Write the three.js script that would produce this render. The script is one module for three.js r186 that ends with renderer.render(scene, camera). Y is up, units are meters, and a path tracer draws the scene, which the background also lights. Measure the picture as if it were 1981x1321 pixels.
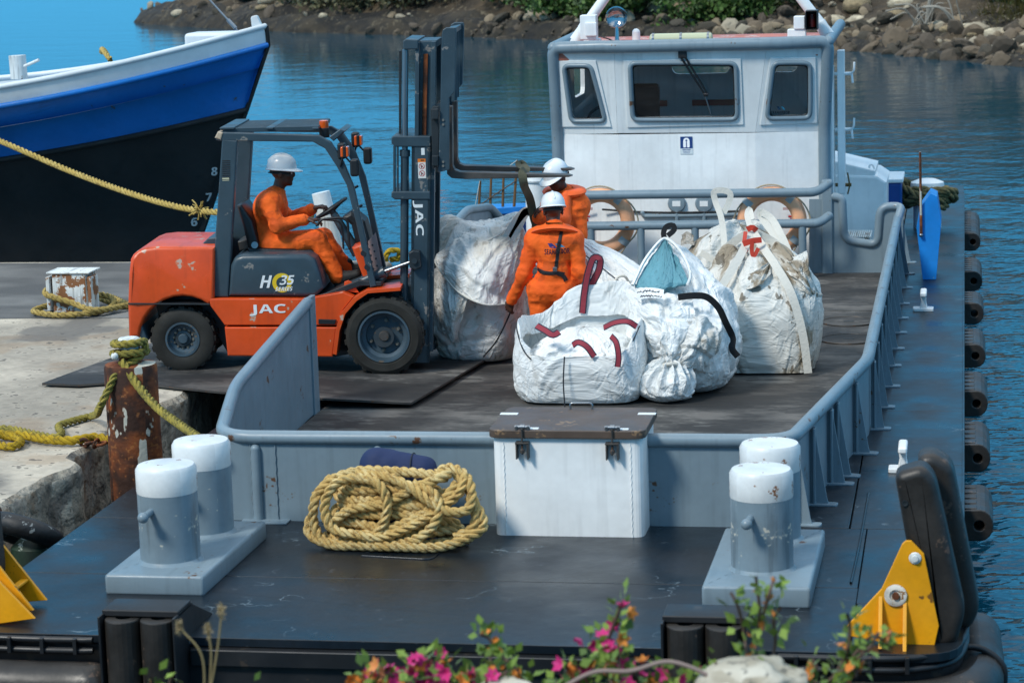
import * as THREE from 'three';
import { mergeGeometries, mergeVertices, toCreasedNormals } from 'three/addons/utils/BufferGeometryUtils.js';
import { RoundedBoxGeometry } from 'three/addons/geometries/RoundedBoxGeometry.js';
import { TextGeometry } from 'three/addons/geometries/TextGeometry.js';
import { FontLoader } from 'three/addons/loaders/FontLoader.js';

// ---------------------------------------------------------------- camera, sky, sun, exposure
const scene = new THREE.Scene();
const FPX = 4800, CX = 990.5, CY = 660.5, EYE = 4.1;
const RM = [[0.98378, 0.00141, -0.17938], [-0.03049, -0.9841, -0.17495], [-0.17678, 0.17759, -0.9681]];
const camera = new THREE.PerspectiveCamera(2 * Math.atan(660.5 / FPX) * 180 / Math.PI, 1981 / 1321, 0.5, 6000);
{
  const m = new THREE.Matrix4().makeBasis(
    new THREE.Vector3(RM[0][0], RM[1][0], RM[2][0]), new THREE.Vector3(-RM[0][1], -RM[1][1], -RM[2][1]), new THREE.Vector3(-RM[0][2], -RM[1][2], -RM[2][2]));
  camera.quaternion.setFromRotationMatrix(m); camera.position.set(0, EYE, 0);
  camera.focus = 21.2; camera.userData.fStop = 4.0;
}
camera.updateMatrixWorld(true);
const renderer = new THREE.WebGLRenderer({ antialias: true });
renderer.toneMapping = THREE.LinearToneMapping; renderer.toneMappingExposure = 1.16;
renderer.shadowMap.enabled = true;
const SUN = new THREE.Vector3(-0.40, 0.70, 0.54).normalize();
const sun = new THREE.DirectionalLight(new THREE.Color(1, 0.95, 0.86), 2.6);
sun.position.copy(SUN).multiplyScalar(60).add(new THREE.Vector3(-3, 0, -20)); sun.target.position.set(-3, 0, -20);
sun.castShadow = true; sun.shadow.radius = 22; sun.shadow.mapSize.set(4096, 4096);
Object.assign(sun.shadow.camera, { left: -25, right: 25, top: 25, bottom: -25, near: 1, far: 160 });
scene.add(sun, sun.target);

// deterministic random numbers and noise
function rng(s) { return () => { s |= 0; s = s + 0x6D2B79F5 | 0; let t = Math.imul(s ^ s >>> 15, 1 | s); t = t + Math.imul(t ^ t >>> 7, 61 | t) ^ t; return ((t ^ t >>> 14) >>> 0) / 4294967296; }; }
function hash3(x, y, z) { let h = Math.imul(x, 374761393) ^ Math.imul(y, 668265263) ^ Math.imul(z, 2147483647 - 61); h = Math.imul(h ^ h >>> 13, 1274126177); return ((h ^ h >>> 16) >>> 0) / 4294967296; }
const sm = t => t * t * t * (t * (t * 6 - 15) + 10), lerp = (a, b, t) => a + (b - a) * t, clamp = (x, a = 0, b = 1) => Math.min(b, Math.max(a, x));
const step = (a, b, x) => { const t = clamp((x - a) / (b - a)); return t * t * (3 - 2 * t); };
function n3(x, y, z) {
  const X = Math.floor(x), Y = Math.floor(y), Z = Math.floor(z), u = sm(x - X), v = sm(y - Y), w = sm(z - Z), h = hash3;
  return lerp(lerp(lerp(h(X, Y, Z), h(X + 1, Y, Z), u), lerp(h(X, Y + 1, Z), h(X + 1, Y + 1, Z), u), v), lerp(lerp(h(X, Y, Z + 1), h(X + 1, Y, Z + 1), u), lerp(h(X, Y + 1, Z + 1), h(X + 1, Y + 1, Z + 1), u), v), w) * 2 - 1;
}
function fb3(x, y, z, o = 4) { let s = 0, a = .5; for (let i = 0; i < o; i++) { s += a * n3(x, y, z); x = x * 2.03 + 7.1; y = y * 2.03 + 3.7; z = z * 2.03 + 1.3; a *= .5; } return s; }
const RT = new Float32Array(65536); { const r = rng(99); for (let i = 0; i < 65536; i++) RT[i] = r() * 2 - 1; }
function tn(x, y, px, py, seed) { // tileable value noise, -1..1
  const X = Math.floor(x), Y = Math.floor(y), u = sm(x - X), v = sm(y - Y), x0 = X % px, x1 = (X + 1) % px, y0 = (Y % py) * 1291 + seed * 7919, y1 = ((Y + 1) % py) * 1291 + seed * 7919;
  const a = RT[(x0 * 73 + y0) & 65535], b = RT[(x1 * 73 + y0) & 65535], c = RT[(x0 * 73 + y1) & 65535], d = RT[(x1 * 73 + y1) & 65535];
  const p = a + (b - a) * u; return p + (c + (d - c) * u - p) * v;
}
function tf(u, v, fx, fy, o, seed) { let s = 0, a = .5; for (let i = 0; i < o; i++) { s += a * tn(u * fx, v * fy, fx, fy, seed + i); fx *= 2; fy *= 2; a *= .5; } return s; }

// sky: clear blue with thin white cloud, computed from direction only
{
  const W = 1024, Hh = 512, d = new Float32Array(W * Hh * 4);
  for (let j = 0; j < Hh; j++) for (let i = 0; i < W; i++) {
    const el = ((j + .5) / Hh - .5) * Math.PI, az = (i + .5) / W * Math.PI * 2, k = (j * W + i) * 4;
    const x = Math.cos(el) * Math.cos(az), y = Math.sin(el), z = Math.cos(el) * Math.sin(az);
    const t = Math.pow(clamp(y), .55);
    let r = lerp(.08, .11, t), g = lerp(.46, .37, t), b = lerp(.82, .70, t);
    if (y > 0.02) { const q = 1 / (y + .25); const c = step(-.1, .4, fb3(x * q * 1.5 + 11, z * q * 1.5 + 4, 2.5, 5) + .12) * .95 * step(.34, .68, y); r = lerp(r, 1.34, c); g = lerp(g, 1.37, c); b = lerp(b, 1.38, c); }
    if (y < 0) { const f = clamp(-y * 6); r = lerp(r, .05, f); g = lerp(g, .12, f); b = lerp(b, .17, f); }
    d[k] = r; d[k + 1] = g; d[k + 2] = b; d[k + 3] = 1;
  }
  const t = new THREE.DataTexture(d, W, Hh, THREE.RGBAFormat, THREE.FloatType);
  t.mapping = THREE.EquirectangularReflectionMapping; t.magFilter = t.minFilter = THREE.LinearFilter; t.wrapS = THREE.RepeatWrapping; t.needsUpdate = true;
  scene.background = t; scene.environment = t; scene.backgroundIntensity = 1; scene.environmentIntensity = 1;
}

// ---------------------------------------------------------------- pixel rays and geometry helpers
const V = (x, y, z) => new THREE.Vector3(x, y, z);
function ray(u, v) { const c = [u - CX, v - CY, FPX]; return RM.map(r => r[0] * c[0] + r[1] * c[1] + r[2] * c[2]); }
function onY(u, v, y = 0) { const d = ray(u, v), t = (y - EYE) / d[1]; return V(t * d[0], y, t * d[2]); }
function onZ(u, v, z) { const d = ray(u, v), t = z / d[2]; return V(t * d[0], EYE + t * d[1], z); }
function onX(u, v, x) { const d = ray(u, v), t = x / d[0]; return V(x, EYE + t * d[1], t * d[2]); }
const XY = (u, v, z) => { const p = onZ(u, v, z); return [p.x, p.y]; };

const used = {};
function numbered(n) { used[n] = (used[n] ?? -1) + 1; return used[n] ? n + '_' + String(used[n]).padStart(3, '0') : n; }
const baseOf = new WeakMap();
function thing(name, label, category, base = [0, 0, 0], group) {
  const o = new THREE.Group(); o.name = numbered(name); o.position.set(...base); scene.add(o); baseOf.set(o, V(...base));
  o.userData = { label, category }; if (group) o.userData.group = group; return o;
}
function uvBox(g) { // uv in metres from position along the dominant axis of each face
  if (g.index) g = g.toNonIndexed();
  const p = g.attributes.position, uv = new Float32Array(p.count * 2), a = V(), b = V(), c = V();
  for (let i = 0; i < p.count; i += 3) {
    a.fromBufferAttribute(p, i); b.fromBufferAttribute(p, i + 1); c.fromBufferAttribute(p, i + 2);
    const n = b.clone().sub(a).cross(c.clone().sub(a)); const ax = Math.abs(n.x), ay = Math.abs(n.y), az = Math.abs(n.z);
    [a, b, c].forEach((q, k) => { const o = (i + k) * 2; if (ay >= ax && ay >= az) { uv[o] = q.x; uv[o + 1] = q.z; } else if (ax >= az) { uv[o] = q.z; uv[o + 1] = q.y; } else { uv[o] = q.x; uv[o + 1] = q.y; } });
  }
  g.setAttribute('uv', new THREE.BufferAttribute(uv, 2)); return g;
}
function clean(g, box = true) {
  if (g.index) g = g.toNonIndexed();
  for (const k of Object.keys(g.attributes)) if (!['position', 'normal', 'uv'].includes(k)) g.deleteAttribute(k);
  if (!g.attributes.normal) g.computeVertexNormals();
  if (box || !g.attributes.uv) g = uvBox(g);
  g.morphAttributes = {}; return g;
}
function add(parent, name, geos, mat, opt = {}) { // geos in world metres -> one mesh under parent (or scene)
  let list = (Array.isArray(geos) ? geos : [geos]).map(g => clean(g, !opt.keepUV));
  let g = list.length > 1 ? mergeGeometries(list) : list[0];
  const b = parent ? baseOf.get(parent) : V(0, 0, 0); g.translate(-b.x, -b.y, -b.z);
  const m = new THREE.Mesh(g, mat); m.castShadow = m.receiveShadow = true; baseOf.set(m, b.clone());
  if (parent) { m.name = name; parent.add(m); } else { m.name = numbered(name); scene.add(m); }
  return m;
}
function tag(o, label, category, group, kind) { o.userData.label = label; if (category) o.userData.category = category; if (group) o.userData.group = group; if (kind) o.userData.kind = kind; return o; }
function structure(name, geos, mat, opt) { const m = add(null, name, geos, mat, opt); m.userData.kind = 'structure'; return m; }
function box(x0, x1, y0, y1, z0, z1, r = 0.006, seg = 1) {
  const w = Math.abs(x1 - x0), h = Math.abs(y1 - y0), d = Math.abs(z1 - z0); r = Math.min(r, w / 2.1, h / 2.1, d / 2.1);
  const g = r > 0 ? new RoundedBoxGeometry(w, h, d, seg, r) : new THREE.BoxGeometry(w, h, d); g.translate((x0 + x1) / 2, (y0 + y1) / 2, (z0 + z1) / 2); return g;
}
function cyl(a, b, r0, r1 = r0, seg = 18, caps = true) {
  const d = b.clone().sub(a), g = new THREE.CylinderGeometry(r1, r0, d.length(), seg, 1, !caps);
  g.applyQuaternion(new THREE.Quaternion().setFromUnitVectors(V(0, 1, 0), d.clone().normalize())); g.translate((a.x + b.x) / 2, (a.y + b.y) / 2, (a.z + b.z) / 2); return g;
}
function lathe(pts, c, axis = V(0, 1, 0), seg = 32) { // pts [r, h] along axis from c
  const g = new THREE.LatheGeometry(pts.map(p => new THREE.Vector2(Math.max(p[0], 1e-4), p[1])), seg);
  g.applyQuaternion(new THREE.Quaternion().setFromUnitVectors(V(0, 1, 0), axis.clone().normalize())); g.translate(c.x, c.y, c.z); return toCreasedNormals(g, .6);
}
function tube(pts, r, seg, rad = 10, closed = false, tension = .5) {
  const c = new THREE.CatmullRomCurve3(pts, closed, 'catmullrom', tension); return new THREE.TubeGeometry(c, seg ?? pts.length * 6, r, rad, closed);
}
function pipe(pts, r, fillet = 0.1, rad = 12) { // straight runs with rounded corners, capped
  const path = new THREE.CurvePath(); let last = pts[0];
  for (let i = 1; i < pts.length; i++) {
    if (i < pts.length - 1) {
      const a = pts[i].clone().sub(pts[i - 1]), b = pts[i + 1].clone().sub(pts[i]), f = Math.min(fillet, a.length() * .45, b.length() * .45);
      const p = pts[i].clone().sub(a.normalize().multiplyScalar(f)), q = pts[i].clone().add(b.normalize().multiplyScalar(f));
      path.add(new THREE.LineCurve3(last, p)); path.add(new THREE.QuadraticBezierCurve3(p, pts[i], q)); last = q;
    } else path.add(new THREE.LineCurve3(last, pts[i]));
  }
  const out = []; for (const c of path.curves) { const n = c.isLineCurve3 ? 1 : 6; for (let k = 0; k <= n; k++) { const p = c.getPoint(k / n); if (!out.length || out[out.length - 1].distanceTo(p) > 1e-5) out.push(p); } }
  const g = [sweep(out, r, rad)]; const sph = p => { const s = new THREE.SphereGeometry(r * .999, rad, 6); s.translate(p.x, p.y, p.z); return clean(s); }; g.push(sph(out[0]), sph(out[out.length - 1]));
  return mergeGeometries(g.map(x => clean(x)));
}
function frames(pts) { // parallel transport
  const T = pts.map((p, i) => pts[Math.min(i + 1, pts.length - 1)].clone().sub(pts[Math.max(i - 1, 0)]).normalize());
  let n = Math.abs(T[0].y) < .9 ? V(0, 1, 0) : V(1, 0, 0); n.sub(T[0].clone().multiplyScalar(n.dot(T[0]))).normalize();
  return pts.map((p, i) => { if (i) { n = n.clone().sub(T[i].clone().multiplyScalar(n.dot(T[i]))).normalize(); } return { p, t: T[i], n: n.clone(), b: T[i].clone().cross(n) }; });
}
function gridGeo(rows, closedU = false, uvs = null) { // rows[j][i] Vector3
  const nj = rows.length, ni = rows[0].length, pos = [], uv = [], idx = [];
  for (let j = 0; j < nj; j++) for (let i = 0; i < ni; i++) { const p = rows[j][i]; pos.push(p.x, p.y, p.z); uv.push(...(uvs ? uvs[j][i] : [i / (ni - 1), j / (nj - 1)])); }
  for (let j = 0; j < nj - 1; j++) for (let i = 0; i < ni - (closedU ? 0 : 1); i++) { const a = j * ni + i, b = j * ni + (i + 1) % ni, c = a + ni, d = b + ni; idx.push(a, b, d, a, d, c); }
  const g = new THREE.BufferGeometry(); g.setAttribute('position', new THREE.Float32BufferAttribute(pos, 3)); g.setAttribute('uv', new THREE.Float32BufferAttribute(uv, 2)); g.setIndex(idx); g.computeVertexNormals(); return g;
}
function sweep(pts, r, rad = 10) {
  const fr = frames(pts), rows = fr.map(f => { const row = []; for (let i = 0; i <= rad; i++) { const a = -i / rad * Math.PI * 2; row.push(f.p.clone().addScaledVector(f.n, Math.cos(a) * r).addScaledVector(f.b, Math.sin(a) * r)); } return row; });
  return gridGeo(rows);
}
function resample(pts, ds, closed = false) { const c = new THREE.CatmullRomCurve3(pts, closed, 'centripetal'); return c.getSpacedPoints(Math.max(4, Math.round(c.getLength() / ds))); }
function rope(pts, r, { ds = .018, pitch = 7, strands = 3, rad = 6, closed = false } = {}) {
  const ps = resample(pts, ds, closed), fr = frames(ps), out = [];
  for (let k = 0; k < strands; k++) {
    const rows = fr.map((f, j) => {
      const ph = k / strands * Math.PI * 2 + j * ds / (r * pitch) * Math.PI * 2, o = f.p.clone().addScaledVector(f.n, Math.cos(ph) * r * .5).addScaledVector(f.b, Math.sin(ph) * r * .5), row = [];
      for (let i = 0; i <= rad; i++) { const a = -i / rad * Math.PI * 2; row.push(o.clone().addScaledVector(f.n, Math.cos(a) * r * .56).addScaledVector(f.b, Math.sin(a) * r * .56)); } return row;
    });
    out.push(clean(gridGeo(rows)));
  }
  return mergeGeometries(out);
}
function ribbon(pts, w, th, hint, ds = .02) { // flat webbing
  const ps = resample(pts, ds), rows = ps.map((p, i) => {
    const t = ps[Math.min(i + 1, ps.length - 1)].clone().sub(ps[Math.max(i - 1, 0)]).normalize();
    const h = typeof hint === 'function' ? hint(i / (ps.length - 1)) : hint; const s = t.clone().cross(h).normalize(), n = s.clone().cross(t).normalize(), row = [];
    for (const [a, b] of [[-1, -1], [1, -1], [1, 1], [-1, 1], [-1, -1]]) row.push(p.clone().addScaledVector(s, a * w / 2).addScaledVector(n, b * th / 2)); return row;
  });
  return toCreasedNormals(gridGeo(rows), .7);
}
function prism(poly, axis, d0, d1, bevel = 0, holes = [], bseg = 2) { // poly in the plane across axis: z->[x,y], x->[z,y], y->[x,z]
  const s = new THREE.Shape(poly.map(p => new THREE.Vector2(p[0], p[1]))); for (const h of holes) s.holes.push(new THREE.Path(h.map(p => new THREE.Vector2(p[0], p[1]))));
  const lo = Math.min(d0, d1), hi = Math.max(d0, d1);
  const g = new THREE.ExtrudeGeometry(s, { depth: hi - lo - 2 * bevel, bevelEnabled: bevel > 0, bevelThickness: bevel, bevelSize: bevel, bevelOffset: -bevel, bevelSegments: bseg, curveSegments: 8 });
  g.translate(0, 0, lo + bevel);
  if (axis === 'x') { g.applyMatrix4(new THREE.Matrix4().makeBasis(V(0, 0, 1), V(0, 1, 0), V(1, 0, 0))); flip(g); }
  if (axis === 'y') { g.applyMatrix4(new THREE.Matrix4().makeBasis(V(1, 0, 0), V(0, 0, 1), V(0, 1, 0))); flip(g); }
  return bseg > 2 ? toCreasedNormals(g, .7) : g;
}
function flip(g) { const p = g.attributes.position, n = g.attributes.normal, u = g.attributes.uv; for (const a of [p, n, u]) if (a) for (let i = 0; i < a.count; i += 3) for (let k = 0; k < a.itemSize; k++) { const t = a.array[(i + 1) * a.itemSize + k]; a.array[(i + 1) * a.itemSize + k] = a.array[(i + 2) * a.itemSize + k]; a.array[(i + 2) * a.itemSize + k] = t; } }
function rrect(x0, x1, y0, y1, r, n = 5) { const o = []; for (const [cx, cy, a] of [[x1 - r, y1 - r, 0], [x0 + r, y1 - r, 1], [x0 + r, y0 + r, 2], [x1 - r, y0 + r, 3]]) for (let i = 0; i <= n; i++) { const t = (a + i / n) * Math.PI / 2; o.push([cx + Math.cos(t) * r, cy + Math.sin(t) * r]); } return o; }
function roundPoly(pts, r, n = 5) { // fillet the corners of a 2-D polygon
  const out = [], m = pts.length; for (let i = 0; i < m; i++) {
    const p = new THREE.Vector2(...pts[i]), a = new THREE.Vector2(...pts[(i + m - 1) % m]).sub(p), b = new THREE.Vector2(...pts[(i + 1) % m]).sub(p), rr = Math.min(pts[i][2] ?? r, a.length() * .48, b.length() * .48);
    const A = a.clone().normalize().multiplyScalar(rr).add(p), B = b.clone().normalize().multiplyScalar(rr).add(p);
    for (let k = 0; k <= n; k++) { const t = k / n; out.push([(1 - t) ** 2 * A.x + 2 * t * (1 - t) * p.x + t * t * B.x, (1 - t) ** 2 * A.y + 2 * t * (1 - t) * p.y + t * t * B.y]); }
  } return out;
}
const inset = (poly, s) => { const cx = poly.reduce((a, p) => a + p[0], 0) / poly.length, cy = poly.reduce((a, p) => a + p[1], 0) / poly.length; const w = Math.max(...poly.map(p => Math.abs(p[0] - cx))), h = Math.max(...poly.map(p => Math.abs(p[1] - cy))); return poly.map(p => [cx + (p[0] - cx) * (1 - s / w), cy + (p[1] - cy) * (1 - s / h)]); };
const sphere = (c, r, sx = 1, sy = 1, sz = 1, n = 20) => { const g = new THREE.SphereGeometry(r, n, Math.round(n * .7)); g.scale(sx, sy, sz); g.translate(c.x, c.y, c.z); return g; };

// signed distance fields meshed with surface nets
function nets(f, mn, mx, c) {
  const nx = Math.ceil((mx.x - mn.x) / c) + 1, ny = Math.ceil((mx.y - mn.y) / c) + 1, nz = Math.ceil((mx.z - mn.z) / c) + 1, d = new Float32Array(nx * ny * nz), id = new Int32Array(nx * ny * nz).fill(-1), pos = [], idx = [];
  for (let k = 0, q = 0; k < nz; k++) for (let j = 0; j < ny; j++) for (let i = 0; i < nx; i++, q++) d[q] = f(mn.x + i * c, mn.y + j * c, mn.z + k * c);
  const sx = 1, sy = nx, sz = nx * ny, E = [[0, 1], [0, 2], [0, 4], [1, 3], [1, 5], [2, 3], [2, 6], [3, 7], [4, 5], [4, 6], [5, 7], [6, 7]];
  for (let k = 0; k < nz - 1; k++) for (let j = 0; j < ny - 1; j++) for (let i = 0; i < nx - 1; i++) {
    const q = i + j * sy + k * sz, v = [d[q], d[q + 1], d[q + sy], d[q + sy + 1], d[q + sz], d[q + sz + 1], d[q + sz + sy], d[q + sz + sy + 1]]; let m = 0; for (let e = 0; e < 8; e++) if (v[e] < 0) m++;
    if (!m || m === 8) continue; let x = 0, y = 0, z = 0, n = 0;
    for (const [a, b] of E) if ((v[a] < 0) !== (v[b] < 0)) { const t = v[a] / (v[a] - v[b]); x += lerp(a & 1, b & 1, t); y += lerp(a >> 1 & 1, b >> 1 & 1, t); z += lerp(a >> 2, b >> 2, t); n++; }
    id[q] = pos.length / 3; pos.push(mn.x + (i + x / n) * c, mn.y + (j + y / n) * c, mn.z + (k + z / n) * c);
  }
  const quad = (a, b, e, g, fl) => { if (a < 0 || b < 0 || e < 0 || g < 0) return; fl ? idx.push(a, e, b, b, e, g) : idx.push(a, b, e, b, g, e); };
  for (let k = 1; k < nz - 1; k++) for (let j = 1; j < ny - 1; j++) for (let i = 1; i < nx - 1; i++) {
    const q = i + j * sy + k * sz, s = d[q] < 0;
    if (s !== d[q + sx] < 0) quad(id[q - sy - sz], id[q - sz], id[q - sy], id[q], !s);
    if (s !== d[q + sy] < 0) quad(id[q - sx - sz], id[q - sx], id[q - sz], id[q], !s);
    if (s !== d[q + sz] < 0) quad(id[q - sx - sy], id[q - sy], id[q - sx], id[q], !s);
  }
  const g = new THREE.BufferGeometry(); g.setAttribute('position', new THREE.Float32BufferAttribute(pos, 3)); g.setIndex(idx); g.computeVertexNormals(); return g;
}
function capsule(a, b, ra, rb) { // tapered capsule distance
  const bx = b.x - a.x, by = b.y - a.y, bz = b.z - a.z, L = bx * bx + by * by + bz * bz || 1e-9;
  return (x, y, z) => { const px = x - a.x, py = y - a.y, pz = z - a.z, t = clamp((px * bx + py * by + pz * bz) / L); return Math.hypot(px - bx * t, py - by * t, pz - bz * t) - lerp(ra, rb, t); };
}
function ellips(c, rx, ry, rz) { const k = Math.min(rx, ry, rz); return (x, y, z) => { const X = (x - c.x) / rx, Y = (y - c.y) / ry, Z = (z - c.z) / rz, l = Math.hypot(X, Y, Z); return (l - 1) * k * (l < 1 ? 1 : Math.min(1.6, 1 + .3 * (l - 1))); }; }
const smin = (a, b, k) => { const h = clamp(.5 + .5 * (b - a) / k); return lerp(b, a, h) - k * h * (1 - h); };
const union = (fs, k) => (x, y, z) => { let d = fs[0](x, y, z); for (let i = 1; i < fs.length; i++) d = smin(d, fs[i](x, y, z), k); return d; };

// ---------------------------------------------------------------- textures and materials
function texture(size, fn, srgb, T) {
  const d = new Uint8Array(size * size * 4);
  for (let j = 0; j < size; j++) for (let i = 0; i < size; i++) { const c = fn(i / size, j / size), k = (j * size + i) * 4; if (typeof c === 'number') { d[k] = d[k + 1] = d[k + 2] = clamp(c) * 255; } else { d[k] = clamp(c[0]) * 255; d[k + 1] = clamp(c[1]) * 255; d[k + 2] = clamp(c[2]) * 255; } d[k + 3] = 255; }
  const t = new THREE.DataTexture(d, size, size); t.wrapS = t.wrapT = THREE.RepeatWrapping; t.magFilter = THREE.LinearFilter; t.minFilter = THREE.LinearMipmapLinearFilter; t.generateMipmaps = true; if (srgb) t.colorSpace = THREE.SRGBColorSpace; t.repeat.set(1 / T, 1 / T); t.needsUpdate = true; return t;
}
const hex = h => [(h >> 16 & 255) / 255, (h >> 8 & 255) / 255, (h & 255) / 255];
const mixc = (a, b, t) => [lerp(a[0], b[0], t), lerp(a[1], b[1], t), lerp(a[2], b[2], t)];
const std = (color, roughness, o = {}) => new THREE.MeshStandardMaterial({ color, roughness, ...o });
const bumpBrush = texture(256, (u, v) => .5 + .5 * tf(u, v, 8, 8, 4, 5), false, .6);
const bumpFine = texture(256, (u, v) => .5 + .5 * tf(u, v, 32, 32, 3, 9), false, .5);
const roughTex = texture(256, (u, v) => clamp((.8 + .4 * (.5 + tf(u, v, 6, 6, 4, 81) * .9)) / 1.25), false, 1.1);
function painted(c, { rough = .45, vary = .07, chips = 0, chip = 0x5a3a26, streak = 0, T = 1.3, seed = 1, bump = .0012, metal = 0, size = 320 } = {}) {
  const C = hex(c), K = hex(chip);
  const map = texture(size, (u, v) => {
    const n = tf(u, v, 4, 4, 5, seed), f = tf(u, v, 40, 40, 2, seed + 20), s = streak ? Math.pow(clamp(tf(u, v, 40, 3, 3, seed + 31) * 2), 2) * streak : 0;
    let k = 1 + n * vary * 2 + f * vary * .5 - s * .35; let o = C.map(x => x * k);
    if (chips) { const m = tf(u, v, 9, 9, 5, seed + 50) + .35 * tf(u, v, 60, 60, 2, seed + 60); const t = step(.62 - chips, .66 - chips, m); o = mixc(o, K, t * .9); const e = step(.55 - chips, .62 - chips, m) * (1 - t); o = mixc(o, mixc(C, K, .35), e * .6); }
    return o;
  }, true, T);
  return new THREE.MeshStandardMaterial({ map, roughness: rough * 1.25, roughnessMap: roughTex, bumpMap: bumpBrush, bumpScale: bump, metalness: metal });
}
const M = {};
M.grey = painted(0x788a94, { rough: .38, vary: .03, chips: -.06, streak: .12, seed: 3 });
M.white = painted(0xecefee, { rough: .4, vary: .035, streak: .1, seed: 11, T: 1.7 });
M.whiteWorn = painted(0xd9dcd8, { rough: .5, vary: .05, chips: .06, chip: 0x6b3f22, streak: .7, seed: 17, T: .9 });
M.black = painted(0x1b1d20, { rough: .5, vary: .12, chips: .03, chip: 0x3a322b, seed: 23 });
M.rubber = painted(0x24211e, { rough: .5, vary: .25, chips: .14, chip: 0x55453a, seed: 29, T: .8, bump: .003 });
M.yellow = painted(0xe9a00e, { rough: .42, vary: .05, chips: .03, chip: 0x6e4a22, seed: 37, T: .8 });
M.orange = painted(0xd24c1a, { rough: .34, vary: .06, chips: .07, chip: 0xb9a89a, streak: .2, seed: 41, T: 1.6 });
M.fork = painted(0x33454f, { rough: .42, vary: .06, chips: .03, chip: 0x86807a, seed: 47, T: 1.1 });
M.forkDark = painted(0x22292d, { rough: .5, vary: .1, chips: .08, chip: 0x4e3726, seed: 53, T: .7 });
M.steel = std(0x8d9296, .3, { metalness: .9 });
M.darkSteel = painted(0x3d3a37, { rough: .5, vary: .15, chips: .12, chip: 0x5b3b25, seed: 59, T: .6 });
M.tyre = painted(0x24231f, { rough: .85, vary: .15, seed: 61, T: .6, bump: .002 });
M.blackPlastic = std(0x15171a, .5, { bumpMap: bumpFine, bumpScale: .0006 });
M.brownLid = painted(0x57493f, { rough: .5, vary: .08, chips: .05, chip: 0x8a6f52, seed: 67, T: .9 });
M.blue = painted(0x1a82d4, { rough: .4, vary: .06, chips: .02, chip: 0x8aa2b2, seed: 71, T: 1.2 });
M.rust = texturedRust();
function texturedRust() {
  const map = texture(512, (u, v) => { const n = tf(u, v, 5, 5, 6, 90), f = tf(u, v, 30, 30, 3, 97); let c = mixc([.20, .11, .07], [.50, .26, .11], clamp(.5 + n * 1.5)); c = mixc(c, [.62, .40, .2], step(.25, .5, f + n * .4) * .6); const w = step(.24, .27, tf(u, v, 5, 2, 5, 121)); return mixc(c, [.72, .71, .66], w); }, true, .8);
  const b = texture(256, (u, v) => .5 + .5 * tf(u, v, 12, 12, 5, 131), false, .5);
  return new THREE.MeshStandardMaterial({ map, roughness: .85, bumpMap: b, bumpScale: .006 });
}
{ // outer deck: dark blue-grey paint, scuffed and salt-streaked
  const map = texture(1024, (u, v) => {
    const n = tf(u, v, 5, 5, 6, 140), f = tf(u, v, 90, 24, 3, 150), p = tf(u, v, 3, 3, 4, 155); let c = mixc([.045, .08, .11], [.08, .12, .158], clamp(.45 + n * 1.2 + f * .5));
    c = mixc(c, [.12, .125, .125], step(.1, .5, p) * .4);
    const s = Math.abs(tf(u, v, 6, 10, 5, 160)); const m = step(.12, .3, tf(u, v, 9, 9, 3, 170)); c = mixc(c, [.5, .55, .57], (1 - step(.0, .016, s)) * m * .75);
    return mixc(c, [.45, .48, .5], step(.58, .64, tf(u, v, 50, 50, 3, 180)) * .3);
  }, true, 3.1);
  const r = texture(512, (u, v) => clamp(.38 + .2 * tf(u, v, 7, 7, 5, 190)), false, 2.3);
  M.deck = new THREE.MeshStandardMaterial({ map, roughness: 1, roughnessMap: r, bumpMap: bumpBrush, bumpScale: .002 });
}
{ // cargo floor: worn dark plates with long wood-like drag marks
  const map = texture(1024, (u, v) => {
    const n = tf(u, v, 4, 6, 5, 210), g = tf(u, v, 5, 16, 5, 220), f = tf(u, v, 60, 120, 2, 230); let c = mixc([.14, .14, .14], [.385, .375, .36], clamp(.38 + n * 1.0 + g * .8 + f * .3));
    c = mixc(c, [.24, .21, .185], step(.1, .5, tf(u, v, 3, 5, 4, 240)) * .2); c = mixc(c, [.5, .5, .48], step(.3, .42, g + .3 * f) * .35); return mixc(c, [.08, .08, .08], step(.34, .44, tf(u, v, 9, 14, 4, 250)) * .35);
  }, true, 2.7);
  const b = texture(512, (u, v) => .5 + .5 * (tf(u, v, 10, 22, 5, 260)), false, 1.6);
  M.floor = new THREE.MeshStandardMaterial({ map, roughness: .72, bumpMap: b, bumpScale: .004 });
}
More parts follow.
